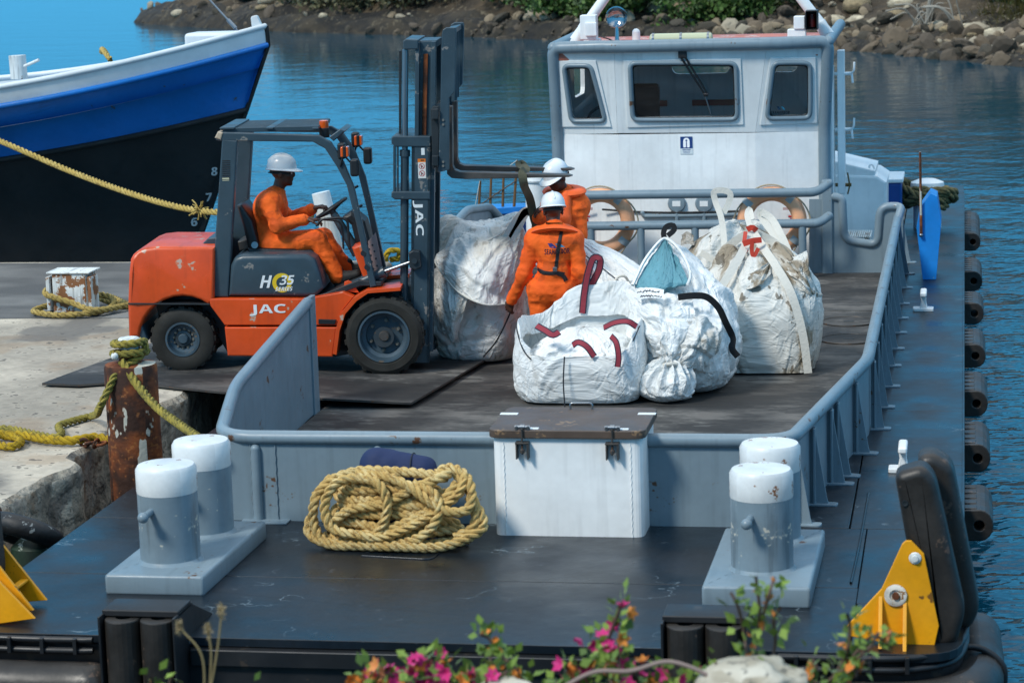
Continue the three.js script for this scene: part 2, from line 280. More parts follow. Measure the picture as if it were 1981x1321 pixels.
{ // concrete
  const fn = (tint, seed) => (u, v) => { const n = tf(u, v, 4, 4, 6, seed), f = tf(u, v, 64, 64, 3, seed + 10), d = tf(u, v, 7, 7, 5, seed + 20); let c = mixc([.56, .53, .48], [.76, .72, .65], clamp(.5 + n * 1.1 + f * .35)); c = mixc(c, [.55, .45, .35], step(.08, .4, d) * tint); c = mixc(c, [.33, .32, .31], step(.16, .42, tf(u, v, 5, 5, 5, seed + 30)) * .55); return mixc(c, [.2, .19, .18], step(.46, .5, f) * .5); };
  M.concrete = new THREE.MeshStandardMaterial({ map: texture(1024, fn(.35, 300), true, 4.3), roughness: .92, bumpMap: texture(512, (u, v) => .5 + .5 * tf(u, v, 16, 16, 6, 320), false, 1.4), bumpScale: .012 });
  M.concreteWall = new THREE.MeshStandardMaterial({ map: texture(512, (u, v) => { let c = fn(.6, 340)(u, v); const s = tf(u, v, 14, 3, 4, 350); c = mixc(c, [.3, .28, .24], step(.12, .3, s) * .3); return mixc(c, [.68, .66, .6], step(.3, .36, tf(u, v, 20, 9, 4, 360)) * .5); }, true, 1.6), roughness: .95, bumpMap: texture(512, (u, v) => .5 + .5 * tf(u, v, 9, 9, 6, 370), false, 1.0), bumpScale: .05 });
  M.asphalt = new THREE.MeshStandardMaterial({ map: texture(512, (u, v) => { const n = tf(u, v, 3, 5, 6, 380); return mixc([.32, .32, .315], [.52, .515, .5], clamp(.45 + n * 1.2)); }, true, 3.7), roughness: .85, bumpMap: bumpFine, bumpScale: .004 });
}

// ---------------------------------------------------------------- the setting
const WATER = -0.62;
{ // water
  const S = 1024, w = rng(5), waves = [];
  for (let i = 0; i < 70; i++) { const k = 2 + Math.pow(i / 70, 1.5) * 62, a = (w() - .5) * 2.2 + 1.35; waves.push([Math.round(k * Math.cos(a)), Math.round(k * Math.sin(a)), w() * 6.28, Math.pow(k, -.95) * (.6 + w())]); }
  const tab = new Float32Array(S * S); let lo = 1e9, hi = -1e9;
  const line = new Float32Array(S);
  for (const [kx, ky, ph, am] of waves) { const sn = new Float32Array(S); for (let i = 0; i < S; i++) sn[i] = Math.sin(i / S * 2 * Math.PI + ph); for (let j = 0; j < S; j++) for (let i = 0; i < S; i++) { const q = ((kx * i + ky * j) % S + S) % S; tab[j * S + i] += am * (1 - Math.abs(sn[q]) * .9 + sn[q] * .4); } }
  for (const v of tab) { lo = Math.min(lo, v); hi = Math.max(hi, v); }
  const bump = texture(S, (u, v) => (tab[Math.floor(v * S) * S + Math.floor(u * S)] - lo) / (hi - lo), false, 9.5);
  const sheet = (z0, z1) => { const g = new THREE.PlaneGeometry(3000, z0 - z1); g.rotateX(-Math.PI / 2); g.translate(0, WATER, (z0 + z1) / 2); return g; };
  for (const [z0, z1, k] of [[300, -31, .09], [-31, -40, .055], [-40, -52, .025], [-52, -2700, .012]]) structure('water', sheet(z0, z1), new THREE.MeshPhysicalMaterial({ color: new THREE.Color(.002, .05, .085), roughness: .06, ior: 1.33, bumpMap: bump, bumpScale: k }));
}
{ // quay: slab with a broken edge towards the boat
  const r = rng(8), y = .1, edge = []; for (let z = -27.3; z <= -9; z += .16) edge.push([-6.46 + (z > -18.2 && z < -17.2 ? -.1 : 0) + fb3(z * 2.3, 1, 4, 4) * .13, z]);
  const rows = [], N = 10; // top surface, edge chamfer and face as one sheet
  for (const [x, z] of edge) { const k = fb3(z * 5, 3, 1, 3) * .03, row = [V(-60, y, z), V(-20, y, z), V(-12, y, z), V(-9, y, z), V(x - .5, y, z), V(x - .06 + k, y + k * .2, z), V(x - .012, y - .035 + k * .5, z), V(x + k, y - .09, z), V(x + k * 1.5 - .02, y - .3, z), V(x + k * 1.2, y - .6, z), V(x - .03, y - 2.2, z)]; rows.push(row); }
  const top = gridGeo(rows.map(q => q.slice(0, 6))), face = gridGeo(rows.map(q => q.slice(5))), far = gridGeo([rows[0].slice(0, 6), rows[0].slice(0, 6).map(p => V(p.x, -2.2, p.z))]);
  for (const g of [top, face]) { const i = g.index.array; for (let k = 0; k < i.length; k += 3) { const t = i[k]; i[k] = i[k + 1]; i[k + 1] = t; } g.computeVertexNormals(); }
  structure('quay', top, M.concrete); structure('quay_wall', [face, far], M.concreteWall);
  const a = []; const s = new THREE.Shape(); const L = [[-60, 27.2], [-6.75, 27.2], [-6.75, 23.6]]; for (let x = -6.75; x > -60; x -= .5) L.push([x, 23.35 + fb3(x * 1.3, 2, 2, 3) * .12 + (x < -8 ? (-8 - x) * .01 : 0)]); L.push([-60, 23.5]);
  structure('asphalt_strip', prism(L.map(([x, z]) => [x, -z]), 'y', y - .02, y + .005), M.asphalt);
}

// ---------------------------------------------------------------- workboat
const WB = thing('workboat', 'grey and black flat-decked workboat with white wheelhouse and bulwark, moored beside the concrete quay', 'workboat', [-2.97, WATER, -22]);
const p = (n, g, m, par = WB, o) => add(par, n, g, m, o);
{
  const hullPoly = roundPoly([[-5.93, -13.14, .45], [0, -13.14, .45], [0, -35, .6], [-5.93, -35, .6]], .4, 8);
  p('hull', [prism(hullPoly, 'y', -2, -.055), box(-4.36, -1.63, -.16, -.06, -13.2, -13.1, .01)], M.black);
  // deck plates, a narrow gap between neighbours
  const G = .0035, plate = (x0, x1, z0, z1, mat, y = 0, name = 'deck_plate', pts) => p(name, prism(pts ?? [[x0 + G, z0 - G], [x1 - G, z0 - G], [x1 - G, z1 + G], [x0 + G, z1 + G]], 'y', y - .05, y, .003), mat);
  const zs = [-14.43, -15.82], bow = (x0, x1) => null;
  plate(0, 0, 0, 0, M.deck, 0, 'deck_plate', roundPoly([[-5.93, -13.14, .45], [-.62, -13.14, .001], [-.62, -14.425, .001], [-5.93, -14.425, .001]], .1, 6));
  plate(0, 0, 0, 0, M.deck, 0, 'deck_plate', roundPoly([[-.61, -13.14, .001], [0, -13.14, .4], [0, -14.1, .001], [-.61, -14.1, .001]], .1, 6));
  plate(-5.93, -.62, -14.43, -15.84, M.deck); plate(-.62, 0, -14.105, -15.84, M.deck);
  const sz = [-15.845, ...[900, 796, 700, 606, 551, 510, 466, 443].map(v => onY(1840, v).z), -35]; for (let i = 0; i + 1 < sz.length; i++) plate(-.73, 0, sz[i], sz[i + 1], M.deck);
  const sl = [-15.845, -18.2, -20.6, -23, -27.4, -35]; for (let i = 0; i + 1 < sl.length; i++) plate(-5.93, -5.24, sl[i], sl[i + 1], M.deck);
  const fz = [-15.845, -17.9, -19.76, -21.62, -24.4, -27.3, -35], fx = [[-5.235, -3.2, -.735], [-5.235, -.735], [-5.235, -2.9, -.735], [-5.235, -3.6, -.735], [-5.235, -2.4, -.735], [-5.235, -.735]];
  const clip = (x, z) => clamp(x, z > -17 ? lerp(-4.955, -5.2, clamp((z + 15.84) / -1.16)) : lerp(-5.2, -5.235, clamp((z + 17) / -1)), z > -18.7 ? lerp(-1.125, -.735, clamp((z + 15.84) / -2.86)) : -.735);
  for (let i = 0; i + 1 < fz.length; i++) for (let j = 0; j + 1 < fx[i].length; j++) { const A = [], B = []; for (let k = 0; k <= 6; k++) { const z = lerp(fz[i] - G, fz[i + 1] + G, k / 6); A.push([clip(fx[i][j], z) + G, z]); B.push([clip(fx[i][j + 1], z) - G, z]); } plate(0, 0, 0, 0, M.floor, .004 * ((i + j) % 2), 'floor_plate', [...A, ...B.reverse()]); }
  plate(0, 0, 0, 0, M.deck, 0, 'deck_plate', [[-1.11, -15.85], [-.738, -15.85], [-.738, -18.55]]); plate(0, 0, 0, 0, M.deck, 0, 'deck_plate', [[-4.97, -15.85], [-5.23, -15.85], [-5.23, -17.5]]);
  // weld beads and round hatches
  p('weld_bead', tube([onY(1681, 955, .004), onY(1664, 1050, .004), onY(1647, 1128, .004)], .009, 20, 6), M.deck);
  p('weld_bead', pipe([onY(700, 1075, .003), onY(835, 1083, .003), onY(850, 1068, .003)], .006, .08, 6), M.deck);
  for (const v of [622, 656]) { const c = onY(1643, v, .005), t = new THREE.TorusGeometry(.262, .009, 6, 48); t.rotateX(Math.PI / 2); t.translate(c.x, c.y + .002, c.z); const h = p('hatch_cover', cyl(V(c.x, -.01, c.z), V(c.x, .008, c.z), .25, .25, 40), M.floor); p('rim', t, M.darkSteel, h); p('lift_recess', box(c.x - .05, c.x + .05, .007, .012, c.z - .02, c.z + .02, .003), M.forkDark, h); }
}
{ // bulwark
  const t = .012, R = .047, top = .56;
  const wall = (a, b, h0, h1, name = 'bulwark_plate', y0 = 0) => { const d = b.clone().sub(a).setY(0).normalize(), n = V(d.z, 0, -d.x).multiplyScalar(t / 2), q = (P, s, y) => V(P.x + n.x * s, y, P.z + n.z * s); const A = [q(a, -1, y0), q(b, -1, y0), q(b, -1, h1), q(a, -1, h0)], B = [q(a, 1, y0), q(b, 1, y0), q(b, 1, h1), q(a, 1, h0)]; const f = []; const tri = (...P) => P.forEach(v => f.push(v.x, v.y, v.z)); const quad = (a, b, c, d) => { tri(a, b, c); tri(a, c, d); }; quad(A[0], A[1], A[2], A[3]); quad(B[1], B[0], B[3], B[2]); quad(A[3], A[2], B[2], B[3]); quad(A[1], B[1], B[2], A[2]); quad(B[0], A[0], A[3], B[3]); const g = new THREE.BufferGeometry(); g.setAttribute('position', new THREE.Float32BufferAttribute(f, 3)); g.computeVertexNormals(); return p(name, g, M.grey); };
  const FL = V(-4.95, 0, -15.83), FR = V(-1.12, 0, -15.84), L1 = V(-5.2, 0, -17.0), L2 = V(-5.26, 0, -19.42), R1 = V(-.72, 0, -18.7), R2 = V(-.70, 0, -26.85), W1 = V(-1.5, 0, -27.0);
  wall(FL, FR, top, top, 'bulwark_plate', -.04); wall(L1, FL, .68, top, 'bulwark_plate', -.04); wall(L2, L1, .9, .68, 'bulwark_plate', -.04); wall(FR, R1, top, top, 'bulwark_plate', -.04); wall(R1, R2, top, .6, 'bulwark_plate', -.04);
  p('bulwark_rail', pipe([V(-5.26, .93, -19.3), V(-5.2, .70, -17.0), V(-4.97, top + .02, -15.83), V(-1.12, top + .02, -15.84), V(-.72, top + .02, -18.7), V(-.70, .62, -26.9)], R, .22, 14), M.grey);
  p('end_post', prism([[-19.30, -.04], [-19.30, .97], [-19.46, .97], [-19.46, -.04]], 'x', -5.275, -5.235, .004), M.grey);
  // weld beads down the plates
  for (const [u, r] of [[497, .034], [733, .03]]) { const x = onZ(u, 900, -15.84).x; p('stiffener', [cyl(V(x, -.03, -15.815), V(x, .5, -15.815), r, r, 14), sphere(V(x, .5, -15.815), r)], M.grey); }
  for (const u of [485, 533]) { const x = onZ(u, 900, -15.82).x, pts = []; for (let y = 0; y < .55; y += .02) pts.push(V(x + Math.sin(y * 90) * .002, y, -15.818)); p('weld_seam', tube(pts, .004, 60, 5), M.grey); }
  p('foot_pad', box(-4.83, -4.5, -.002, .012, -15.86, -15.72, .004), M.grey);
  // outside brackets along the starboard side
  const feet = [[1593, 1015], [1640, 976], [1688, 936], [1706, 921], [1716, 877], [1725, 830], [1733, 788], [1743, 748], [1745, 708], [1751, 675], [1756, 644], [1759, 616], [1761, 588], [1767, 557], [1771, 530], [1775, 508]];
  for (const [u, v] of feet) {
    const f = onY(u, v), z = f.z; let wx = z > -18.7 ? lerp(-1.12, -.72, (z + 15.84) / -2.86) : -.71, dx = z > -18.7 ? .99 : 1, dz = z > -18.7 ? .138 : 0; const L = Math.min(.19, Math.max(.12, f.x - wx));
    const b = prism([[0.004, -.02], [L * .72, -.02], [L * .62, .05], [.055, .42], [.04, top - .02], [.004, top - .02]], 'z', -.006, .006, .002), foot = prism(roundPoly([[0, -.05, .001], [L, -.045, .03], [L, .045, .03], [0, .05, .001]], .02), 'y', -.004, .012, .003), web = box(.03, .045, .0, top - .03, -.035, .035, .003);
    for (const g of [b, foot, web]) { g.rotateY(-Math.atan2(dz, dx)); g.translate(wx, 0, z); }
    const s = p('bracket', [b, web], M.grey); p('foot_pad', foot, M.grey, s);
  }
  // cross wall beside the wheelhouse with its notch, and its rail
  const cz = -26.9, T = [[1566, 380], [1612, 380], [1630, 388], [1634, 456], [1646, 468], [1692, 472], [1702, 460], [1706, 402], [1742, 398]], poly = T.map(([u, v]) => XY(u, v + 5, cz)); poly.push(XY(1742, 560, cz), XY(1566, 535, cz));
  p('cross_bulwark', prism(poly.map(([x, y], i) => i > 8 ? [x, -.04] : [x, y]), 'z', cz - .006, cz + .006, .002), M.grey);
  p('bulwark_rail', pipe([[1612, 380], [1630, 384], [1634, 464], [1698, 474], [1704, 400], [1746, 398]].map(([u, v]) => onZ(u, v, cz)).concat([V(-.70, .62, -26.6)]), R * .95, .1), M.grey);
  // port bulwark beyond the loading gap
  const P1 = V(-5.26, 0, -22.4), P2 = V(-5.26, 0, -26.0), P3 = V(-5.26, 0, -27.4), P4 = V(-5.0, 0, -27.7);
  wall(P2, P1, .8, .55, 'bulwark_plate', -.04); wall(P3, P2, .66, .8, 'bulwark_plate', -.04); wall(P4, P3, .4, .66, 'bulwark_plate', -.04);
  p('bulwark_rail', pipe([V(-5.26, .5, -21.9), V(-5.26, .84, -26.0), V(-5.26, .70, -27.35), V(-5.05, .3, -27.7)], R, .2), M.grey);
  // guard rail before the wheelhouse
  const rz = -26.45, g = [pipe([onZ(1085, 378, rz), onZ(1580, 372, rz), onZ(1604, 355, rz - .1)], R * 1.05, .08), pipe([onZ(1085, 438, rz), onZ(1585, 432, rz), onZ(1604, 418, rz - .1)], R * 1.05, .08)];
  p('guard_rail', g[0], M.grey); p('guard_rail', g[1], M.grey);
  for (const u of [1143, 1240, 1345, 1450, 1553]) { const a = onZ(u, 438, rz); p('rail_post', cyl(V(a.x, -.02, rz), V(a.x, a.y, rz), .042, .042, 14), M.grey); }
  p('corner_post', box(onZ(1590, 300, -26.95).x, onZ(1606, 300, -26.95).x + .03, -.03, 1.02, -27.0, -26.86, .02, 2), M.grey);
}
{ // mooring bollards in pairs
  const bitt = (x0, x1, c1, c2) => {
    const y = .12, zb = -15.36, poly = roundPoly([[x0, -13.99, .02], [x1, -13.99, .02], [x1 + .01, zb, .02], [x0 + .01, zb, .02]], .02);
    const b = p('bollard_base', prism(poly, 'y', -.01, y, .02, [], 3), M.grey);
    for (const [u, v, zc] of [c1, c2]) {
      const t = onZ(u, v, zc), r = .187, yc = .735; const c = V(t.x, 0, zc);
      const post = p('bollard_post', lathe([[r + .03, y - .01], [r + .012, y + .006], [r, y + .02], [r, .565]], c, V(0, 1, 0), 40), M.greyChip = M.greyChip ?? painted(0x788a94, { rough: .42, vary: .05, chips: .06, chip: 0xc9c5b6, streak: .35, seed: 341, T: 1.1 }));
      p('cap', lathe([[r + .001, .56], [r + .003, .57], [r + .003, yc - .03], [r - .012, yc - .006], [r - .05, yc], [0, yc]], c, V(0, 1, 0), 40), M.whiteWorn2, post);
      const a = V(t.x - .05, .47, zc + r - .02); p('pin', [cyl(a, V(a.x - .015, a.y - .01, a.z + .12), .022, .022, 12), sphere(V(a.x - .015, a.y - .01, a.z + .125), .034)], M.grey, post); p('pin', cyl(V(t.x, .5, zc - r + .02), V(t.x, .5, zc - r - .1), .022), M.grey, post);
    }
  };
  M.whiteWorn2 = painted(0xdadedd, { rough: .4, vary: .04, chips: .015, chip: 0x7a4a2c, seed: 311, T: .7 });
  bitt(-5.175, -4.545, [320, 905, -14.36], [388, 860, -15.06]); bitt(-1.51, -.875, [1473, 916, -14.42], [1490, 866, -15.12]);
}
{ // storage locker with dogged lid
  const x0 = -3.03, x1 = -2.045, zf = -15.53, zb = -16.2, h = .655;
  const L = p('locker', prism(roundPoly([[x0, zf, .07], [x1, zf, .07], [x1, zb, .07], [x0, zb, .07]], .07, 6), 'y', -.03, h, .003), M.white);
  for (const x of [x0 + .075, x1 - .075]) { const pts = []; for (let y = 0; y < h - .02; y += .012) pts.push(V(x + Math.sin(y * 140) * .0025, y, zf + .001)); p('weld_seam', tube(pts, .005, 110, 5), M.white, L); }
  const lid = p('locker_lid', prism(roundPoly([[x0 - .025, zf + .03, .08], [x1 + .025, zf + .03, .08], [x1 + .02, zb - .05, .08], [x0 - .02, zb - .05, .08]], .08, 6), 'y', h + .004, h + .058, .006), M.brownLid);
  const cx = (x0 + x1) / 2; p('handle', pipe([V(cx - .075, h + .05, zb + .02), V(cx - .075, h + .1, zb + .02), V(cx + .075, h + .1, zb + .02), V(cx + .075, h + .05, zb + .02)], .008, .025, 8), M.steel, lid);
  for (const [u, v] of [[985, 800], [1252, 800]]) { const q = onY(u, v, h + .06); p('label_plate', box(q.x - .06, q.x + .06, h + .058, h + .0605, q.z - .03, q.z + .03, .001), M.white, lid); }
  for (const u of [1012, 1186]) {
    const x = onZ(u, 850, zf).x, z = zf + .03, K = p('latch', [cyl(V(x - .05, h + .075, z - .02), V(x + .05, h + .075, z - .02), .013, .013, 10), cyl(V(x - .015, h + .075, z - .02), V(x + .015, h + .075, z - .02), .019, .019, 10), box(x - .045, x - .03, h + .055, h + .085, z - .04, z, .003), box(x + .03, x + .045, h + .055, h + .085, z - .04, z, .003)], M.steel, lid);
    p('label_plate', box(x + .02, x + .1, h + .0585, h + .061, z - .08, z - .03, .001), M.white, lid);
    p('latch_bolt', [cyl(V(x, h + .07, z + .012), V(x, h - .1, z + .012), .007, .007, 8), lathe([[.016, 0], [.016, .02], [.008, .03]], V(x, h - .09, z + .012), V(0, 1, 0), 6)], M.darkSteel, L);
    p('latch_bracket', [box(x - .042, x - .032, h - .13, h - .02, zf - .01, z + .03, .003), box(x + .032, x + .042, h - .13, h - .02, zf - .01, z + .03, .003), box(x - .045, x + .045, h - .03, h - .018, zf - .01, z + .03, .003)], M.darkSteel, L);
  }
}
{ // fenders along the starboard side
  const near = [450, 524, 585, 665, 755, 858, 985], far = [405, 494, 559, 630, 713, 808, 930];
  near.forEach((v, i) => {
    const z1 = onY(1880, v, -.06).z, z0 = onY(1880, far[i], -.04).z, prof = []; prof.push([.0, -.07], [.1, -.065]); for (let k = 0; k <= 8; k++) { const a = Math.PI / 2 - k / 8 * Math.PI; prof.push([.11 + Math.cos(a) * .09, -.175 + Math.sin(a) * .11]); } prof.push([.0, -.285]);
    const hole = []; for (let k = 0; k < 12; k++) { const a = k / 12 * 6.283; hole.push([.105 + Math.cos(a) * .036, -.175 + Math.sin(a) * .036]); }
    const f = p('side_fender', prism(prof, 'z', z0, z1, .008, [hole]), M.rubber);
    const n = Math.max(5, Math.round((z1 - z0) / .16)), tg = []; for (let k = 0; k < n; k++) { const z = lerp(z0, z1, (k + .5) / n); p('clamp_tooth', prism([[.008, -.06], [.085, -.06], [.1, -.075], [.1, -.1], [.008, -.1]], 'z', z - .045, z + .045, .006), M.rubber, f); }
  });
  p('edge_strip', box(-.012, .006, -.07, .007, -34, -14.2, .003), M.deck);
  // bow fenders wrapped round the corners
  const c = (s, pts) => pts.map(([x, y, z]) => V(s > 0 ? x : -5.94 - x, y, z));
  for (const s of [1, -1]) {
    const P = c(s, [[-1.0, -.27, -13.02], [-.55, -.27, -13.02], [-.25, -.27, -13.06], [-.02, -.27, -13.22], [.075, -.27, -13.5], [.08, -.27, -14.4]]);
    p('bow_fender', [sweep(resample(P, .05), .14, 18), sphere(P[0], .14), sphere(P[5], .14)], M.rubber);
    const rail = y => sweep(resample(c(s, [[-1.0, y, -13.1], [-.55, y, -13.1], [-.28, y, -13.13], [-.08, y, -13.27], [.0, y, -13.52], [.005, y, -14.35]]), .05), .02, 8); p('fender_rail', [rail(-.02), rail(-.085)], M.black);
    for (const q of [[-.9, -13.09], [-.7, -13.09], [-.5, -13.09], [-.3, -13.11]]) { const x = s > 0 ? q[0] : -5.94 - q[0]; p('fender_clip', box(x - .012, x + .012, -.1, -.005, q[1] - .03, q[1] + .025, .004), M.black); }
    p('fender_strap', sweep(resample(c(s, [[-.07, -.1, -13.6], [.09, -.105, -13.62], [.215, -.2, -13.62], [.225, -.33, -13.62]]), .03), .02, 8), M.black);
  }
  // upright push fenders at the bow
  for (const [x0, x1, yt] of [[-4.815, -4.39, .2], [-1.605, -1.17, .235]]) {
    const m = (x0 + x1) / 2, r = (x1 - x0) / 4 - .004;
    const k = p('push_fender_frame', [box(x0 - .015, x1 + .015, yt - .04, yt, -13.22, -12.98, .008), box(x0 - .015, x0 + .0, -1.4, yt - .02, -13.25, -12.9, .005), box(x1, x1 + .015, -1.4, yt - .02, -13.25, -12.9, .005), box(x0, x1, -1.4, yt - .03, -13.24, -13.16, .005), prism([[-13.22, yt - .02], [-13.62, .0], [-13.22, .0]], 'x', x1 - .02, x1 + .012, .003), prism([[-13.22, yt - .02], [-13.62, .0], [-13.22, .0]], 'x', x0 - .012, x0 + .02, .003)], M.black);
    for (const cx of [m - r - .003, m + r + .003]) { const prof = []; for (let q = 0; q <= 12; q++) { const a = q / 12 * Math.PI; prof.push([cx + Math.cos(a) * r, -12.98 + Math.sin(a) * r]); } prof.push([cx - r, -13.14], [cx + r, -13.14]); const hole = []; for (let q = 0; q < 12; q++) { const a = q / 12 * 6.283; hole.push([cx + Math.cos(a) * .042, -13.0 + Math.sin(a) * .042]); } p('push_fender', prism(prof, 'y', -1.4, yt - .045, .008, [hole]), M.rubber, k); }
  }
}
{ // yellow corner brackets with upright rubber arms
  const Q = (u, v) => [1640 + u / 2.865, 860 + v / 2.865], plane = (pts, z) => pts.map(([u, v]) => XY(...Q(u, v), z));
  const outer = [[-8, 1012], [190, 800], [305, 550], [325, 533], [355, 533], [425, 605], [508, 1005], [478, 1138], [260, 1108], [20, 1062]];
  const A = p('fender_bracket', prism(plane(outer, -13.33), 'z', -13.35, -13.325, .004), M.yellow);
  const hub = onZ(...Q(268, 835), -13.32), nut = onZ(...Q(376, 630), -13.32);
  p('pivot_boss', [lathe([[.062, 0], [.062, .008], [.05, .014], [.034, .014], [.026, .004], [0, .004]], hub, V(0, 0, 1), 28)], M.whiteRust = painted(0xc9c2b6, { rough: .7, vary: .12, chips: .22, chip: 0x8a5a2c, seed: 333, T: .3 }), A); p('pivot_pin', cyl(hub, V(hub.x, hub.y, hub.z + .025), .02), M.rust, A);
  p('bolt', [lathe([[.035, 0], [.03, .006], [.018, .008], [.018, .02], [0, .022]], nut, V(0, 0, 1), 12)], M.whiteWorn, A);
  for (const [a, b] of [[[185, 830], [140, 1110]], [[320, 850], [280, 1125]]]) { const P = onZ(...Q(...a), -13.33), R = onZ(...Q(...b), -13.26); p('gusset', prism([[-13.33, P.y], [-13.19, R.y + .0], [-13.33, R.y]], 'x', P.x - .01, P.x + .01, .003), M.yellow, A); }
  p('fender_bracket', prism(plane([[300, 1000], [540, 480], [565, 495], [648, 890], [620, 1060], [330, 1090]], -13.62), 'z', -13.635, -13.61, .004), M.yellow);
  const arm = (pts, z0, z1, rnd) => { const q = p('fender_arm', prism(roundPoly(plane(pts, (z0 + z1) / 2), .05, 4), 'z', z0, z1, rnd, [], 5), M.rubber); return q; };
  const a1 = arm([[262, 138], [425, 92], [490, 165], [655, 900], [610, 1075], [485, 1112], [330, 525]], -13.6, -13.36, .055);
  const a2 = arm([[385, 45], [480, 22], [585, 90], [735, 880], [690, 985], [600, 1020], [500, 560]], -13.93, -13.66, .055);
  for (const [u, v, z] of [[320, 325, -13.358]]) { const c = onZ(...Q(u, v), z); p('bolt_hole', lathe([[.018, 0], [.018, .004], [.012, .004], [.01, .001], [0, .001]], c, V(0, 0, 1), 12), M.forkDark, a1); }
  // port side, cut by the frame edge
  const L = (u, v) => [u / 4.114, 1000 + v / 4.114]; let last;
  for (const [pts, z] of [[[[-260, 300], [0, 520], [275, 805], [0, 845], [-300, 860]], -13.3], [[[-260, 100], [0, 400], [265, 740], [0, 790], [-300, 790]], -13.42], [[[-200, 0], [20, 220], [370, 660], [230, 672], [-200, 700]], -13.72]]) last = p('fender_bracket', prism(pts.map(([u, v]) => XY(...L(u, v), z)), 'z', z - .012, z + .012, .004), M.yellow);
  { const a = onZ(...L(110, 550), -13.6), b = onZ(...L(215, 490), -13.72); p('gusset', box(a.x, b.x + .01, (a.y + b.y) / 2 - .008, (a.y + b.y) / 2 + .008, -13.72, -13.43, .003), M.yellow, last); }
  const q0 = XY(...L(-10, 330), -13.56); p('fender_arm', prism(roundPoly([[q0[0] - .28, .05], [q0[0] - .2, 1.0], [q0[0] - .02, 1.0], [q0[0] + .0, .25], [q0[0] - .05, .05]], .05, 4), 'z', -13.69, -13.44, .05, [], 5), M.rubber);
}
{ // deck cleats
  for (const [u, v] of [[1787, 601], [1747, 912]]) { const c = onY(u, v), k = v > 700 ? 1 : 1; const t = p('cleat', [prism(roundPoly([[c.x - .1, c.z + .06], [c.x + .1, c.z + .06], [c.x + .1, c.z - .09], [c.x - .1, c.z - .09]], .02), 'y', 0, .03, .005), prism(roundPoly([[c.x - .035, .02], [c.x - .02, .1], [c.x - .03, .17], [c.x + .03, .19], [c.x + .03, .08], [c.x + .045, .02]], .012), 'z', c.z - .05, c.z + .04, .008)], M.white); p('horn', box(c.x - .03, c.x + .035, .15, .2, c.z - .17, c.z + .12, .018, 2), M.white, t); }
}

